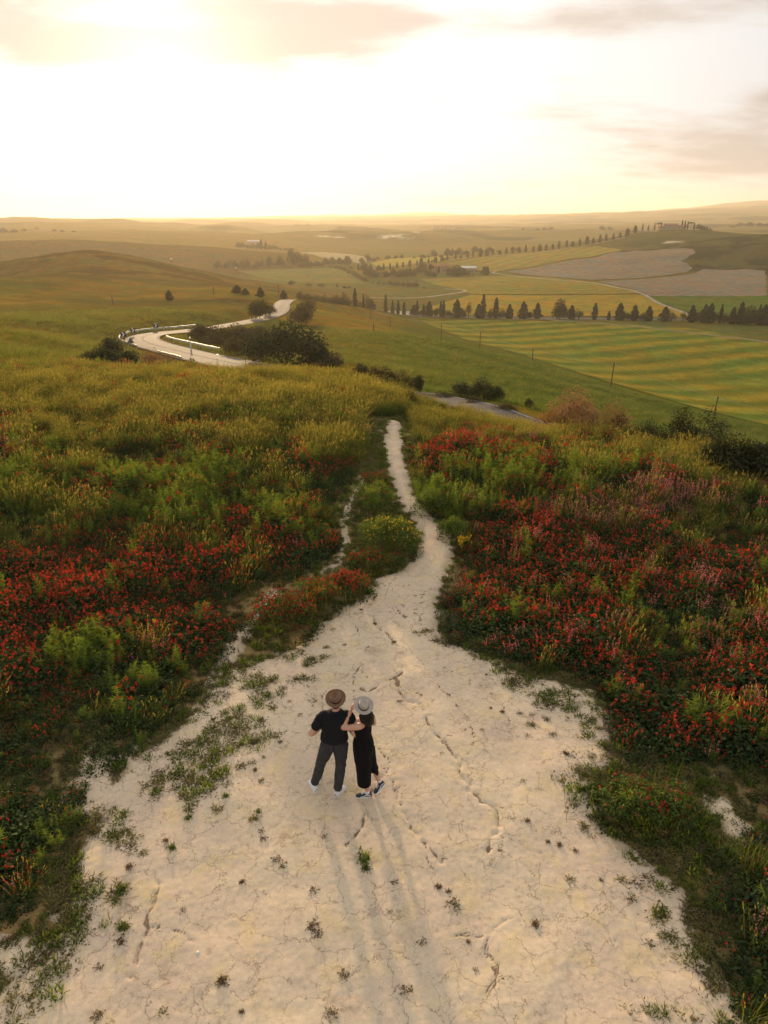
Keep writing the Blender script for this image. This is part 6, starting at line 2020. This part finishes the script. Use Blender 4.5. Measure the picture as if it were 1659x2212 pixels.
M['skin'] = plain('skin', (0.60, 0.34, 0.235), 0.5, 0.06, 12, 0.35)
M['tee'] = cloth('black cotton', (0.009, 0.010, 0.013))
M['dress'] = cloth('black knit', (0.004, 0.004, 0.005), 0.95, 0.15)
M['denim'] = cloth('dark grey denim', (0.040, 0.040, 0.045), 0.85, 0.4, 0.35, 45)
M['brownfelt'] = cloth('brown felt', (0.19, 0.098, 0.05), 0.9, 0.15, 0.15, 40, 0.4)
M['greyfelt'] = cloth('light grey felt', (0.44, 0.385, 0.32), 0.9, 0.15, 0.1, 40, 0.4)
M['band'] = cloth('dark hat band', (0.03, 0.014, 0.012), 0.6)
M['hair'] = cloth('dark hair', (0.012, 0.009, 0.008), 0.5, 0.6, 0.4, 25)
M['whiteshoe'] = cloth('white leather', (0.74, 0.72, 0.70), 0.5, 0.1, 0.04, 30, 0)
M['navy'] = cloth('navy canvas', (0.04, 0.045, 0.062), 0.85, 0.1, 0.15, 60)
M['sock'] = cloth('white sock', (0.72, 0.71, 0.70), 0.9, 0.1, 0.04, 60)
M['greytrim'] = cloth('grey shoe trim', (0.35, 0.35, 0.36), 0.6, 0.05, 0.05, 30, 0)  # plain grey for shoe trim, no part uses it


def loft(rings, cap=True):
    """closed solid from rings: (centre, half-width vector a, half-width vector b)"""
    n = 18
    ang = np.linspace(0, 2 * math.pi, n, endpoint=False)
    V = []
    for c, a, b_ in rings:
        c, a, b_ = np.array(c, float), np.array(a, float), np.array(b_, float)
        V.append(c + np.cos(ang)[:, None] * a + np.sin(ang)[:, None] * b_)
    V = np.concatenate(V); k = len(rings)
    i = np.arange(k * n).reshape(k, n)
    F = np.stack([i[:-1], np.roll(i[:-1], -1, 1), np.roll(i[1:], -1, 1), i[1:]], -1).reshape(-1, 4)
    caps = [i[0][::-1], i[-1]]
    return V, F, caps


def limb(pts, rad, flat=1.0):
    """limb through joints with radii; smooth, rounded ends"""
    P = catmull(pts, 6)
    r = catmull([(a, 0, 0) for a in rad], 6)[:, 0]
    d = unit(np.gradient(P, axis=0))
    e0, e1 = P[0] - d[0] * r[0] * 0.7, P[-1] + d[-1] * r[-1] * 0.7
    P = np.concatenate([[e0], P, [e1]]); r = np.concatenate([[r[0] * 0.45], r, [r[-1] * 0.45]]); d = np.concatenate([d[:1], d, d[-1:]])
    rings = []
    up = np.array([0.2, 0.95, 0.1])
    for c, q, dd in zip(P, r, d):
        s = unit(np.cross(dd, up)); t_ = np.cross(dd, s)
        rings.append((c, s * q, t_ * q * flat))
    return loft(rings)


def fuse(name, solids, mat, parent, voxel=0.012, smooth=4, fold=0.0):
    """one continuous skin over several overlapping solids"""
    V = []; polys = []; n = 0
    for v_, f_, caps in solids:
        V.append(v_)
        polys += [tuple(q + n) for q in f_] + [tuple(q + n) for q in caps]
        n += len(v_)
    me = bpy.data.meshes.new(name)
    me.from_pydata(np.concatenate(V).tolist(), [], [tuple(int(x) for x in p_) for p_ in polys])
    bm = bmesh.new(); bm.from_mesh(me); bmesh.ops.recalc_face_normals(bm, faces=bm.faces[:]); bm.to_mesh(me); bm.free()
    o = bpy.data.objects.new(name, me); COL.objects.link(o)
    md = o.modifiers.new('r', 'REMESH'); md.mode = 'VOXEL'; md.voxel_size = voxel; md.use_smooth_shade = True
    ms = o.modifiers.new('s', 'SMOOTH'); ms.factor = 0.5; ms.iterations = smooth
    dg = bpy.context.evaluated_depsgraph_get(); dg.update()
    m2 = bpy.data.meshes.new_from_object(o.evaluated_get(dg)); m2.name = name
    COL.objects.unlink(o); bpy.data.objects.remove(o)
    if fold:
        n_ = len(m2.vertices); co = np.empty(n_ * 3, np.float32); m2.vertices.foreach_get('co', co); co = co.reshape(-1, 3).astype(float)
        nm = np.array([list(v_.normal) for v_ in m2.vertices])
        a_ = co[:, 0] * 0.8 + co[:, 1] * 0.6
        f_ = 1 - 2 * np.abs(fbm(a_ / 0.11 + co[:, 2] * 2.2, co[:, 2] / 0.16 + a_ * 3, 131, 3))
        co += nm * (fold * f_)[:, None]
        m2.vertices.foreach_set('co', co.astype(np.float32).ravel()); m2.update()
    m2.materials.clear(); m2.materials.append(mat)
    return obj(name, m2, parent)


X_, Y_, Z_ = np.eye(3)


def torso(rows):
    """rows: (x, y, z, half width, half depth)"""
    return loft([((x, y, z), (hw, 0, 0), (0, hd, 0)) for x, y, z, hw, hd in rows])


def ball(c, rx, ry, rz):
    c = np.array(c, float); k = 9
    rows = []
    for i in range(k):
        t_ = -math.pi / 2 * 0.94 + math.pi * 0.94 * i / (k - 1)
        rows.append((c + Z_ * rz * math.sin(t_), X_ * rx * math.cos(t_), Y_ * ry * math.cos(t_)))
    return loft(rows)


def turn(S, rz, about):
    c, s = math.cos(rz), math.sin(rz)
    Rm = np.array([[c, -s, 0], [s, c, 0], [0, 0, 1]])
    v_, f_, k_ = S
    return ((v_ - about) @ Rm.T + about, f_, k_)


def hand(wrist, fwd, palm_n, curl, right=True, s=1.0):
    """palm, four unequal bent fingers and a thumb"""
    wrist = np.array(wrist, float); fwd = unit(np.array(fwd, float)); pn = unit(np.array(palm_n, float))
    pn = unit(pn - fwd * (pn @ fwd)); sd = np.cross(fwd, pn) * (1 if right else -1)
    S = [loft([(wrist + fwd * t_ * s, sd * w_ * s, pn * 0.014 * s) for t_, w_ in ((-0.01, 0.024), (0.02, 0.032), (0.06, 0.041), (0.09, 0.038), (0.097, 0.03))])]
    for i, (off, L) in enumerate(((0.031, 0.068), (0.011, 0.076), (-0.010, 0.071), (-0.029, 0.056))):
        b_ = wrist + fwd * 0.08 * s + sd * off * s
        p1 = b_ + (fwd * math.cos(curl * 0.5) + pn * math.sin(curl * 0.5)) * L * 0.5 * s
        p2 = p1 + (fwd * math.cos(curl * 1.2) + pn * math.sin(curl * 1.2)) * L * 0.3 * s
        p3 = p2 + (fwd * math.cos(curl * 1.8) + pn * math.sin(curl * 1.8)) * L * 0.25 * s
        S.append(limb([b_, p1, p2, p3], [0.0095 * s, 0.009 * s, 0.0085 * s, 0.0075 * s]))
    b_ = wrist + fwd * 0.025 * s + sd * 0.028 * s
    p1 = b_ + (fwd * 0.6 + sd * 0.7 + pn * 0.25) * 0.035 * s
    p2 = p1 + (fwd * 0.85 + sd * 0.2 + pn * 0.4) * 0.034 * s
    S.append(limb([b_, p1, p2], [0.013 * s, 0.011 * s, 0.009 * s]))
    return S


def head(c, yaw, tilt=0.0, s=1.0):
    """skull, jaw, nose, ears, brows; local face looks along +Y before yaw"""
    c = np.array(c, float)
    S = [ball(c + [0, 0.0, 0.03 * s], 0.076 * s, 0.096 * s, 0.10 * s),
         loft([(c + np.array([0, y, z]) * s, X_ * w_ * s, Y_ * d_ * s) for y, z, w_, d_ in ((0.045, -0.125, 0.022, 0.022), (0.035, -0.105, 0.044, 0.048), (0.022, -0.065, 0.060, 0.072), (0.01, -0.01, 0.07, 0.084), (0.0, 0.04, 0.07, 0.085))]),
         loft([(c + np.array([0, y, z]) * s, X_ * w_ * s, Y_ * d_ * s) for y, z, w_, d_ in ((0.10, 0.02, 0.007, 0.008), (0.112, -0.02, 0.011, 0.014), (0.108, -0.045, 0.016, 0.016), (0.098, -0.052, 0.012, 0.01))]),
         limb([c + np.array([-0.035, 0.088, 0.022]) * s, c + np.array([0, 0.096, 0.03]) * s, c + np.array([0.035, 0.088, 0.022]) * s], [0.012 * s] * 3),
         limb([c + np.array([-0.022, 0.088, -0.078]) * s, c + np.array([0, 0.096, -0.076]) * s, c + np.array([0.022, 0.088, -0.078]) * s], [0.009 * s] * 3)]
    for q in (-1, 1):
        S.append(loft([(c + np.array([q * x, -0.005, z]) * s, X_ * 0.009 * s, Y_ * 0.022 * s * k_) for x, z, k_ in ((0.074, -0.04, 0.4), (0.08, -0.02, 0.8), (0.083, 0.005, 1.0), (0.08, 0.025, 0.6))]))
    return [turn(q, yaw, c) for q in S]


def fedora(parent, c, yaw, tilt, roll, felt, name_mat_band, s=1.0):
    """brim with a slight snap, pinched teardrop crown, band"""
    rows = []
    n = 40
    a = np.linspace(0, 2 * math.pi, n, endpoint=False)
    prof = [(0.087, 0.0), (0.10, -0.004), (0.125, -0.008), (0.142, -0.006), (0.151, 0.0), (0.1525, 0.004), (0.149, 0.005), (0.141, -0.001), (0.125, -0.003), (0.10, 0.002), (0.085, 0.008)]
    V = []
    for r_, z_ in prof:
        ex = r_ * np.sin(a) * 0.965; ey = r_ * np.cos(a) * 1.06
        lift = 0.012 * ((r_ - 0.087) / 0.076) * (np.abs(np.sin(a)) ** 2 - 0.75 * np.cos(a) ** 3)
        V.append(np.stack([ex, ey, z_ + lift], 1))
    # crown: side wall then dented top
    for t_ in np.linspace(0, 1, 7)[1:]:
        r_ = 0.085 * (1 - 0.16 * t_)
        pin = 1 - 0.16 * t_ * np.clip(np.cos(a), 0, 1) ** 0.7 * np.abs(np.sin(a)) ** 0.8 * 1.6
        V.append(np.stack([r_ * np.sin(a) * 0.92 * pin, r_ * np.cos(a) * 1.14 - 0.004 * t_, 0.008 + t_ * (0.098 + 0.012 * np.cos(a))], 1))
    for f_ in (0.93, 0.84, 0.72, 0.58, 0.42, 0.26, 0.12, 0.03):
        r_ = 0.085 * 0.84 * f_
        pin = 1 - 0.16 * np.clip(np.cos(a), 0, 1) ** 0.7 * np.abs(np.sin(a)) ** 0.8 * 1.6
        x = r_ * np.sin(a) * 0.92 * pin; y = r_ * np.cos(a) * 1.14 - 0.004
        z_ = 0.106 + 0.012 * (y / 0.085) + 0.010 * (1 - f_ ** 2 if f_ > 0.8 else 0.36)
        # teardrop dent, deeper towards the back, pinches at the front sides
        dent = 0.034 * np.exp(-((x / 0.026) ** 2)) * np.exp(-(((y + 0.012) / 0.058) ** 2)) + 0.014 * np.exp(-(((np.abs(x) - 0.044) / 0.016) ** 2 + ((y - 0.052) / 0.026) ** 2))
        V.append(np.stack([x, y, z_ - dent], 1))
    k = len(V); V = np.concatenate(V) * s
    i = np.arange(k * n).reshape(k, n)
    F = np.stack([i[:-1], np.roll(i[:-1], -1, 1), np.roll(i[1:], -1, 1), i[1:]], -1).reshape(-1, 4)
    me = mesh_np('hat', V, [F, i[-1][None]], [felt], smooth=True)
    o = obj('hat', me, parent)
    B = np.stack([np.stack([r_ * np.sin(a) * 0.92 + 0 * a, r_ * np.cos(a) * 1.14, z_ + 0 * a], 1) for r_, z_ in ((0.0865, 0.006), (0.0895, 0.008), (0.0875, 0.027), (0.0835, 0.029))]) * s
    j = np.arange(4 * n).reshape(4, n)
    F = np.stack([j[:-1], np.roll(j[:-1], -1, 1), np.roll(j[1:], -1, 1), j[1:]], -1).reshape(-1, 4)
    obj('hat_band', mesh_np('hat_band', B.reshape(-1, 3), F, [name_mat_band], smooth=True), o)
    o.location = c
    o.rotation_euler = Euler((tilt, roll, yaw), 'ZYX') if False else (Matrix.Rotation(roll, 3, 'Y') @ Matrix.Rotation(tilt, 3, 'X') @ Matrix.Rotation(yaw, 3, 'Z')).to_euler()
    return o


def shoe(parent, heel, toe, up, mats, L=None, stripe=None, s=1.0, name='shoe'):
    """low sneaker from heel to toe: upper, sole (and stripe, laces)"""
    heel = np.array(heel, float); toe = np.array(toe, float)
    f_ = unit(toe - heel); L = np.linalg.norm(toe - heel)
    up = unit(np.array(up, float)); up = unit(up - f_ * (up @ f_)); sd = np.cross(f_, up)
    w0 = 0.044 * s
    st = [(0.0, 0.55, 0.075), (0.05, 0.78, 0.088), (0.16, 0.86, 0.092), (0.32, 0.86, 0.088), (0.46, 0.9, 0.074), (0.62, 1.02, 0.058), (0.78, 1.05, 0.048), (0.92, 0.85, 0.040), (1.0, 0.45, 0.030)]
    rows = []
    for t_, w_, h_ in st:
        c = heel + f_ * t_ * L
        n = 10
        ring = [c + up * 0.018 + sd * w0 * w_, c + up * (0.018 + (h_ - 0.018) * 0.55) + sd * w0 * w_ * 0.97, c + up * h_ * 0.95 + sd * w0 * w_ * 0.62, c + up * h_ + sd * 0, c + up * h_ * 0.95 - sd * w0 * w_ * 0.62, c + up * (0.018 + (h_ - 0.018) * 0.55) - sd * w0 * w_ * 0.97, c + up * 0.018 - sd * w0 * w_]
        rows.append(ring)
    V = np.array(rows).reshape(-1, 3); k, n = len(rows), 7
    i = np.arange(k * n).reshape(k, n)
    F = np.stack([i[:-1], np.roll(i[:-1], -1, 1), np.roll(i[1:], -1, 1), i[1:]], -1).reshape(-1, 4)
    o = obj(name, mesh_np(name, V, [F, i[0][None], i[-1][::-1][None]], [mats[0]], smooth=True), parent)
    a = np.linspace(0, 2 * math.pi, 22, endpoint=False)
    tt = (1 - np.cos(a)) / 2
    wv = np.interp(tt, [q[0] for q in st], [q[1] for q in st]) * w0 * 1.06 + 0.004
    out = np.stack([heel + f_ * (t_ * L * 1.03 - 0.015 * L) + sd * np.sign(math.sin(q)) * w_ * min(1, abs(math.sin(q)) * 2.2) for t_, q, w_ in zip(tt, a, wv)])
    V = np.concatenate([out - up * 0.006, out + up * 0.024]); m_ = len(a)
    j = np.arange(m_)
    F = np.stack([j, (j + 1) % m_, (j + 1) % m_ + m_, j + m_], 1)
    obj('sole', mesh_np('sole', V, [F, j[::-1][None], (j + m_)[None]], [mats[1]]), o)
    if stripe:
        for q in (-1, 1):
            pts = []
            for t_, hh in ((0.08, 0.048), (0.3, 0.056), (0.42, 0.050), (0.52, 0.034), (0.72, 0.033)):
                w_ = np.interp(t_, [z[0] for z in st], [z[1] for z in st]) * w0
                top_ = np.interp(t_, [z[0] for z in st], [z[2] for z in st])
                side = w_ * (0.99 if hh < 0.018 + (top_ - 0.018) * 0.55 else 0.9)
                pts.append(heel + f_ * t_ * L + sd * q * (side + 0.002) + up * hh)
            V, F2 = tube_np(catmull(pts, 4), 0.0062, 6)
            obj('side_stripe', mesh_np('side_stripe', V, [F2], [stripe]), o)
        for t_ in (0.44, 0.50, 0.56, 0.62):
            h_ = np.interp(t_, [z[0] for z in st], [z[2] for z in st]) + 0.003
            c = heel + f_ * t_ * L + up * h_
            V, F2 = tube_np([c - sd * 0.022 - up * 0.004, c, c + sd * 0.022 - up * 0.004], 0.0045, 5)
            obj('lace', mesh_np('lace', V, [F2], [stripe]), o)
    return o


def build_man():
    y0, x0 = 8.38, -0.73
    gz_ = float(ground(x0, y0)) + 0.026
    o = empty('person', (x0, y0, gz_))
    tag(o, 'man from behind in black t-shirt, dark grey jeans, white sneakers and brown felt hat', 'person', 'couple standing on the clay')
    LA, RA = (-0.325, 0.05, 0.10), (0.035, -0.07, 0.10)
    # continuous body: head, neck, trunk, arms with hands, legs
    nk = (0.035, 0.0, 1.50)
    hd = (0.037, 0.035, 1.625)
    body = [torso([(0, 0, 0.84, 0.13, 0.10), (0, 0, 0.95, 0.165, 0.115), (0.0, 0, 1.1, 0.15, 0.105), (0.015, 0, 1.3, 0.17, 0.11), (0.025, -0.005, 1.42, 0.16, 0.09), (0.03, 0, 1.47, 0.09, 0.065)]),
            limb([(0.03, -0.01, 1.44), (0.035, 0.0, 1.5), (0.037, 0.02, 1.57)], [0.062, 0.056, 0.058])]
    body += head(hd, R(4))
    arms = []
    for q, sh, el, wr in ((-1, (-0.165, 0, 1.385), (-0.335, -0.07, 1.115), (-0.115, 0.20, 1.14)), (1, (0.225, 0, 1.385), (0.315, -0.06, 1.095), (0.13, 0.20, 1.14))):
        arms.append(limb([(q * 0.1, 0, 1.41), sh, tuple((np.array(sh) + el) / 2), el], [0.06, 0.062, 0.052, 0.043]))
        arms.append(limb([el, tuple((np.array(el) * 0.6 + np.array(wr) * 0.4)), wr], [0.042, 0.043, 0.029]))
        body += hand(wr, np.array([-q * 0.35, 0.8, 0.25]), (0, 0.1, 1), 0.7, q < 0, 1.0)
    body += arms
    for q, ank, kn in ((-1, LA, (-0.215, 0.035, 0.50)), (1, RA, (0.085, 0.0, 0.50))):
        hp = (q * 0.095, 0, 0.90)
        body.append(limb([hp, tuple((np.array(hp) + kn) / 2), kn, tuple((np.array(kn) * 0.6 + np.array(ank) * 0.4)), ank], [0.092, 0.08, 0.058, 0.055, 0.038]))
    fuse('body', body, M['skin'], o, 0.011, 3)
    # t-shirt: trunk shell with sleeves
    tee = [torso([(0.0, -0.005, 0.985, 0.205, 0.150), (0.0, -0.005, 1.02, 0.202, 0.148), (0.005, -0.005, 1.12, 0.186, 0.138), (0.015, -0.008, 1.26, 0.198, 0.138), (0.025, -0.01, 1.36, 0.205, 0.130), (0.03, -0.012, 1.42, 0.185, 0.112), (0.033, -0.01, 1.465, 0.12, 0.09), (0.035, -0.008, 1.495, 0.073, 0.07)])]
    for q, sh, el in ((-1, (-0.165, 0, 1.385), (-0.335, -0.07, 1.115)), (1, (0.225, 0, 1.385), (0.315, -0.06, 1.095))):
        sh = np.array(sh); el = np.array(el)
        tee.append(limb([(q * 0.10 + 0.02, -0.005, 1.405), tuple(sh + [0, 0, -0.005]), tuple(sh * 0.55 + el * 0.45), tuple(sh * 0.40 + el * 0.60)], [0.074, 0.072, 0.066, 0.066]))
    fuse('t_shirt', tee, M['tee'], o, 0.011, 3, 0.009)
    jeans = [torso([(0.0, 0, 0.82, 0.14, 0.118), (0.0, -0.005, 0.90, 0.188, 0.138), (0, 0, 0.98, 0.182, 0.130), (0, 0, 1.03, 0.172, 0.122)])]
    for q, ank, kn in ((-1, LA, (-0.215, 0.035, 0.50)), (1, RA, (0.085, 0.0, 0.50))):
        hp = (q * 0.093, -0.01, 0.89)
        ank = np.array(ank); kn = np.array(kn)
        jeans.append(limb([hp, tuple((np.array(hp) + kn) / 2 + [0, -0.01, 0]), tuple(kn), tuple(kn * 0.55 + ank * 0.45 + [0, -0.012, 0]), tuple(kn * 0.2 + ank * 0.8), tuple(ank + [0, 0, 0.01])], [0.112, 0.098, 0.077, 0.072, 0.063, 0.064]))
        # creases above the hem
        for dz_ in (0.045, 0.085):
            c = ank + (kn - ank) * (dz_ / 0.4)
            jeans.append(limb([tuple(c + [-0.045, -0.02, 0.004]), tuple(c + [0, -0.052, -0.004]), tuple(c + [0.045, -0.02, 0.006])], [0.016, 0.018, 0.016]))
    fuse('jeans', jeans, M['denim'], o, 0.010, 3, 0.008)
    shoe(o, (-0.285, -0.055, 0.0), (-0.415, 0.185, 0.0), (0, 0, 1), (M['whiteshoe'], M['whiteshoe']))
    shoe(o, (-0.005, -0.155, 0.0), (0.135, 0.07, 0.0), (0, 0, 1), (M['whiteshoe'], M['whiteshoe']))
    hr = [ball((0.037, 0.012, 1.645), 0.083, 0.098, 0.085), loft([((0.037, -0.03, 1.56), (0.05, 0, 0), (0, 0.038, 0)), ((0.037, -0.022, 1.60), (0.068, 0, 0), (0, 0.065, 0)), ((0.037, -0.01, 1.64), (0.078, 0, 0), (0, 0.086, 0))])]
    fuse('hair', hr, M['hair'], o, 0.011, 2)
    fedora(o, (0.037, 0.010, 1.690), R(3), R(20), R(-2), M['brownfelt'], M['band'], 1.0)
    # a pocket seam line and belt label at the back
    lathe_tube('back_seam', [(0.0, -0.148, 0.80), (0.0, -0.150, 0.88), (0.0, -0.143, 0.975)], 0.004, M['tee'], o, 5)


def build_woman():
    x0, y0 = -0.31, 8.36
    gz_ = float(ground(x0, y0)) + 0.026
    o = empty('person', (x0, y0, gz_))
    tag(o, 'woman in long black slit dress and grey hat, one arm raised to the brim', 'person', 'couple standing on the clay')
    yaw = R(38)
    LK, LAn = (0.0, -0.08, 0.47), (0.06, -0.10, 0.10)
    RK, RAn = (0.125, 0.035, 0.47), (0.235, 0.03, 0.185)
    hd = np.array((0.015, 0.03, 1.525))
    body = [turn(torso([(0.0, 0, 0.80, 0.13, 0.11), (0, 0, 0.90, 0.155, 0.115), (0, 0, 1.05, 0.112, 0.09), (0.0, 0, 1.2, 0.13, 0.10), (0.0, 0, 1.32, 0.145, 0.08), (0.0, 0.0, 1.37, 0.08, 0.055)]), yaw, np.zeros(3)),
            limb([(0.01, 0.0, 1.33), (0.01, 0.01, 1.41), (0.015, 0.02, 1.47)], [0.052, 0.044, 0.046])]
    body += head(hd, R(45), 0, 0.94)
    sh, el, wr = np.array((-0.045, -0.115, 1.315)), np.array((-0.285, -0.10, 1.275)), np.array((-0.165, 0.015, 1.485))
    body += [limb([(0.0, -0.05, 1.30), tuple(sh), tuple((sh + el) / 2 + [0, 0, -0.008]), tuple(el)], [0.052, 0.053, 0.045, 0.037]), limb([tuple(el), tuple(el * 0.6 + wr * 0.4), tuple(wr)], [0.037, 0.037, 0.024])]
    body += hand(wr, (0.25, 0.35, 0.85), (0.75, 0.15, -0.2), 0.75, False, 0.92)
    sh2, el2, wr2 = np.array((0.125, 0.095, 1.315)), np.array((0.165, 0.21, 1.10)), np.array((-0.075, 0.19, 1.19))
    body += [limb([(0.03, 0.03, 1.30), tuple(sh2), tuple((sh2 + el2) / 2), tuple(el2)], [0.052, 0.051, 0.043, 0.036]), limb([tuple(el2), tuple(el2 * 0.6 + wr2 * 0.4), tuple(wr2)], [0.036, 0.036, 0.024])]
    body += hand(wr2, (-0.95, -0.1, 0.15), (0, 0.2, -1), 0.6, True, 0.92)
    for hp, kn, an in (((-0.03, -0.05, 0.87), LK, LAn), ((0.06, 0.04, 0.87), RK, RAn)):
        kn = np.array(kn); an = np.array(an)
        body.append(limb([hp, tuple((np.array(hp) + kn) / 2), tuple(kn), tuple(kn * 0.62 + an * 0.38 + [0.012, 0, 0]), tuple(kn * 0.2 + an * 0.8), tuple(an)], [0.088, 0.074, 0.052, 0.052, 0.036, 0.034]))
    fuse('body', body, M['skin'], o, 0.010, 3)
    t_ = lambda x, y, z, a, b_: ((x, y, z), (a * math.cos(yaw), a * math.sin(yaw), 0), (-b_ * math.sin(yaw), b_ * math.cos(yaw), 0))
    dress = [loft([t_(0.012, -0.055, 0.195, 0.098, 0.105), t_(0.01, -0.05, 0.30, 0.10, 0.112), t_(0.005, -0.045, 0.48, 0.112, 0.118), t_(0.005, -0.02, 0.70, 0.145, 0.135), t_(0.008, -0.012, 0.86, 0.162, 0.148), t_(0.004, -0.008, 0.95, 0.156, 0.142), t_(0, 0, 1.06, 0.126, 0.112), t_(0, 0, 1.16, 0.134, 0.116), t_(0.004, 0, 1.245, 0.138, 0.115), t_(0.022, 0.012, 1.30, 0.105, 0.094), t_(0.030, 0.016, 1.35, 0.092, 0.076), t_(0.022, 0.012, 1.385, 0.062, 0.058)]),
             limb([(0.06, 0.02, 0.80), (0.095, 0.03, 0.62), (0.135, 0.03, 0.47), (0.165, 0.03, 0.40)], [0.118, 0.098, 0.080, 0.072])]
    fuse('dress', dress, M['dress'], o, 0.010, 3, 0.006)
    # flap of the slit hanging off the rear knee
    fuse('dress_flap', [loft([((0.11, 0.0, 0.56), (0.04, 0, 0.02), (0, 0.055, 0)), ((0.165, 0.0, 0.43), (0.042, 0, 0.02), (0, 0.06, 0)), ((0.215, -0.005, 0.345), (0.018, 0, 0.012), (0, 0.05, 0))])], M['dress'], o, 0.009, 2)
    hair = [turn(ball((0.018, 0.02, 1.53), 0.070, 0.082, 0.07), yaw, hd), limb([(0.04, -0.02, 1.485), (0.062, -0.04, 1.455), (0.075, -0.055, 1.40), (0.075, -0.05, 1.31), (0.07, -0.045, 1.255)], [0.070, 0.082, 0.080, 0.066, 0.035], 0.75),
            limb([(0.0, -0.05, 1.475), (0.005, -0.075, 1.43), (0.015, -0.08, 1.36), (0.02, -0.075, 1.31)], [0.05, 0.05, 0.042, 0.022], 0.7), limb([(0.09, 0.0, 1.465), (0.115, 0.01, 1.39), (0.12, 0.0, 1.30), (0.115, -0.01, 1.26)], [0.05, 0.05, 0.044, 0.024], 0.8)]
    fuse('hair', hair, M['hair'], o, 0.010, 3, 0.007)
    fedora(o, (0.015, 0.005, 1.588), R(12), R(20), R(8), M['greyfelt'], M['band'], 0.98)
    for ank, ax in ((np.array(LAn), np.array((0.012, 0.0, 1.0))), (np.array(RAn), unit(np.array((0.45, 0.1, 0.85)) * [-1, 0, 1]))):
        fuse('sock', [limb([tuple(ank - ax * 0.03), tuple(ank - ax * 0.002)], [0.041, 0.041])], M['sock'], o, 0.008, 1)
    shoe(o, (0.125, -0.095, 0.0), (-0.115, -0.115, 0.0), (0, 0, 1), (M['navy'], M['sock']), stripe=M['sock'], s=0.95)
    shoe(o, (0.315, 0.05, 0.115), (0.17, -0.075, 0.015), (-0.45, -0.2, 1.0), (M['navy'], M['sock']), stripe=M['sock'], s=0.95)


build_man()
build_woman()
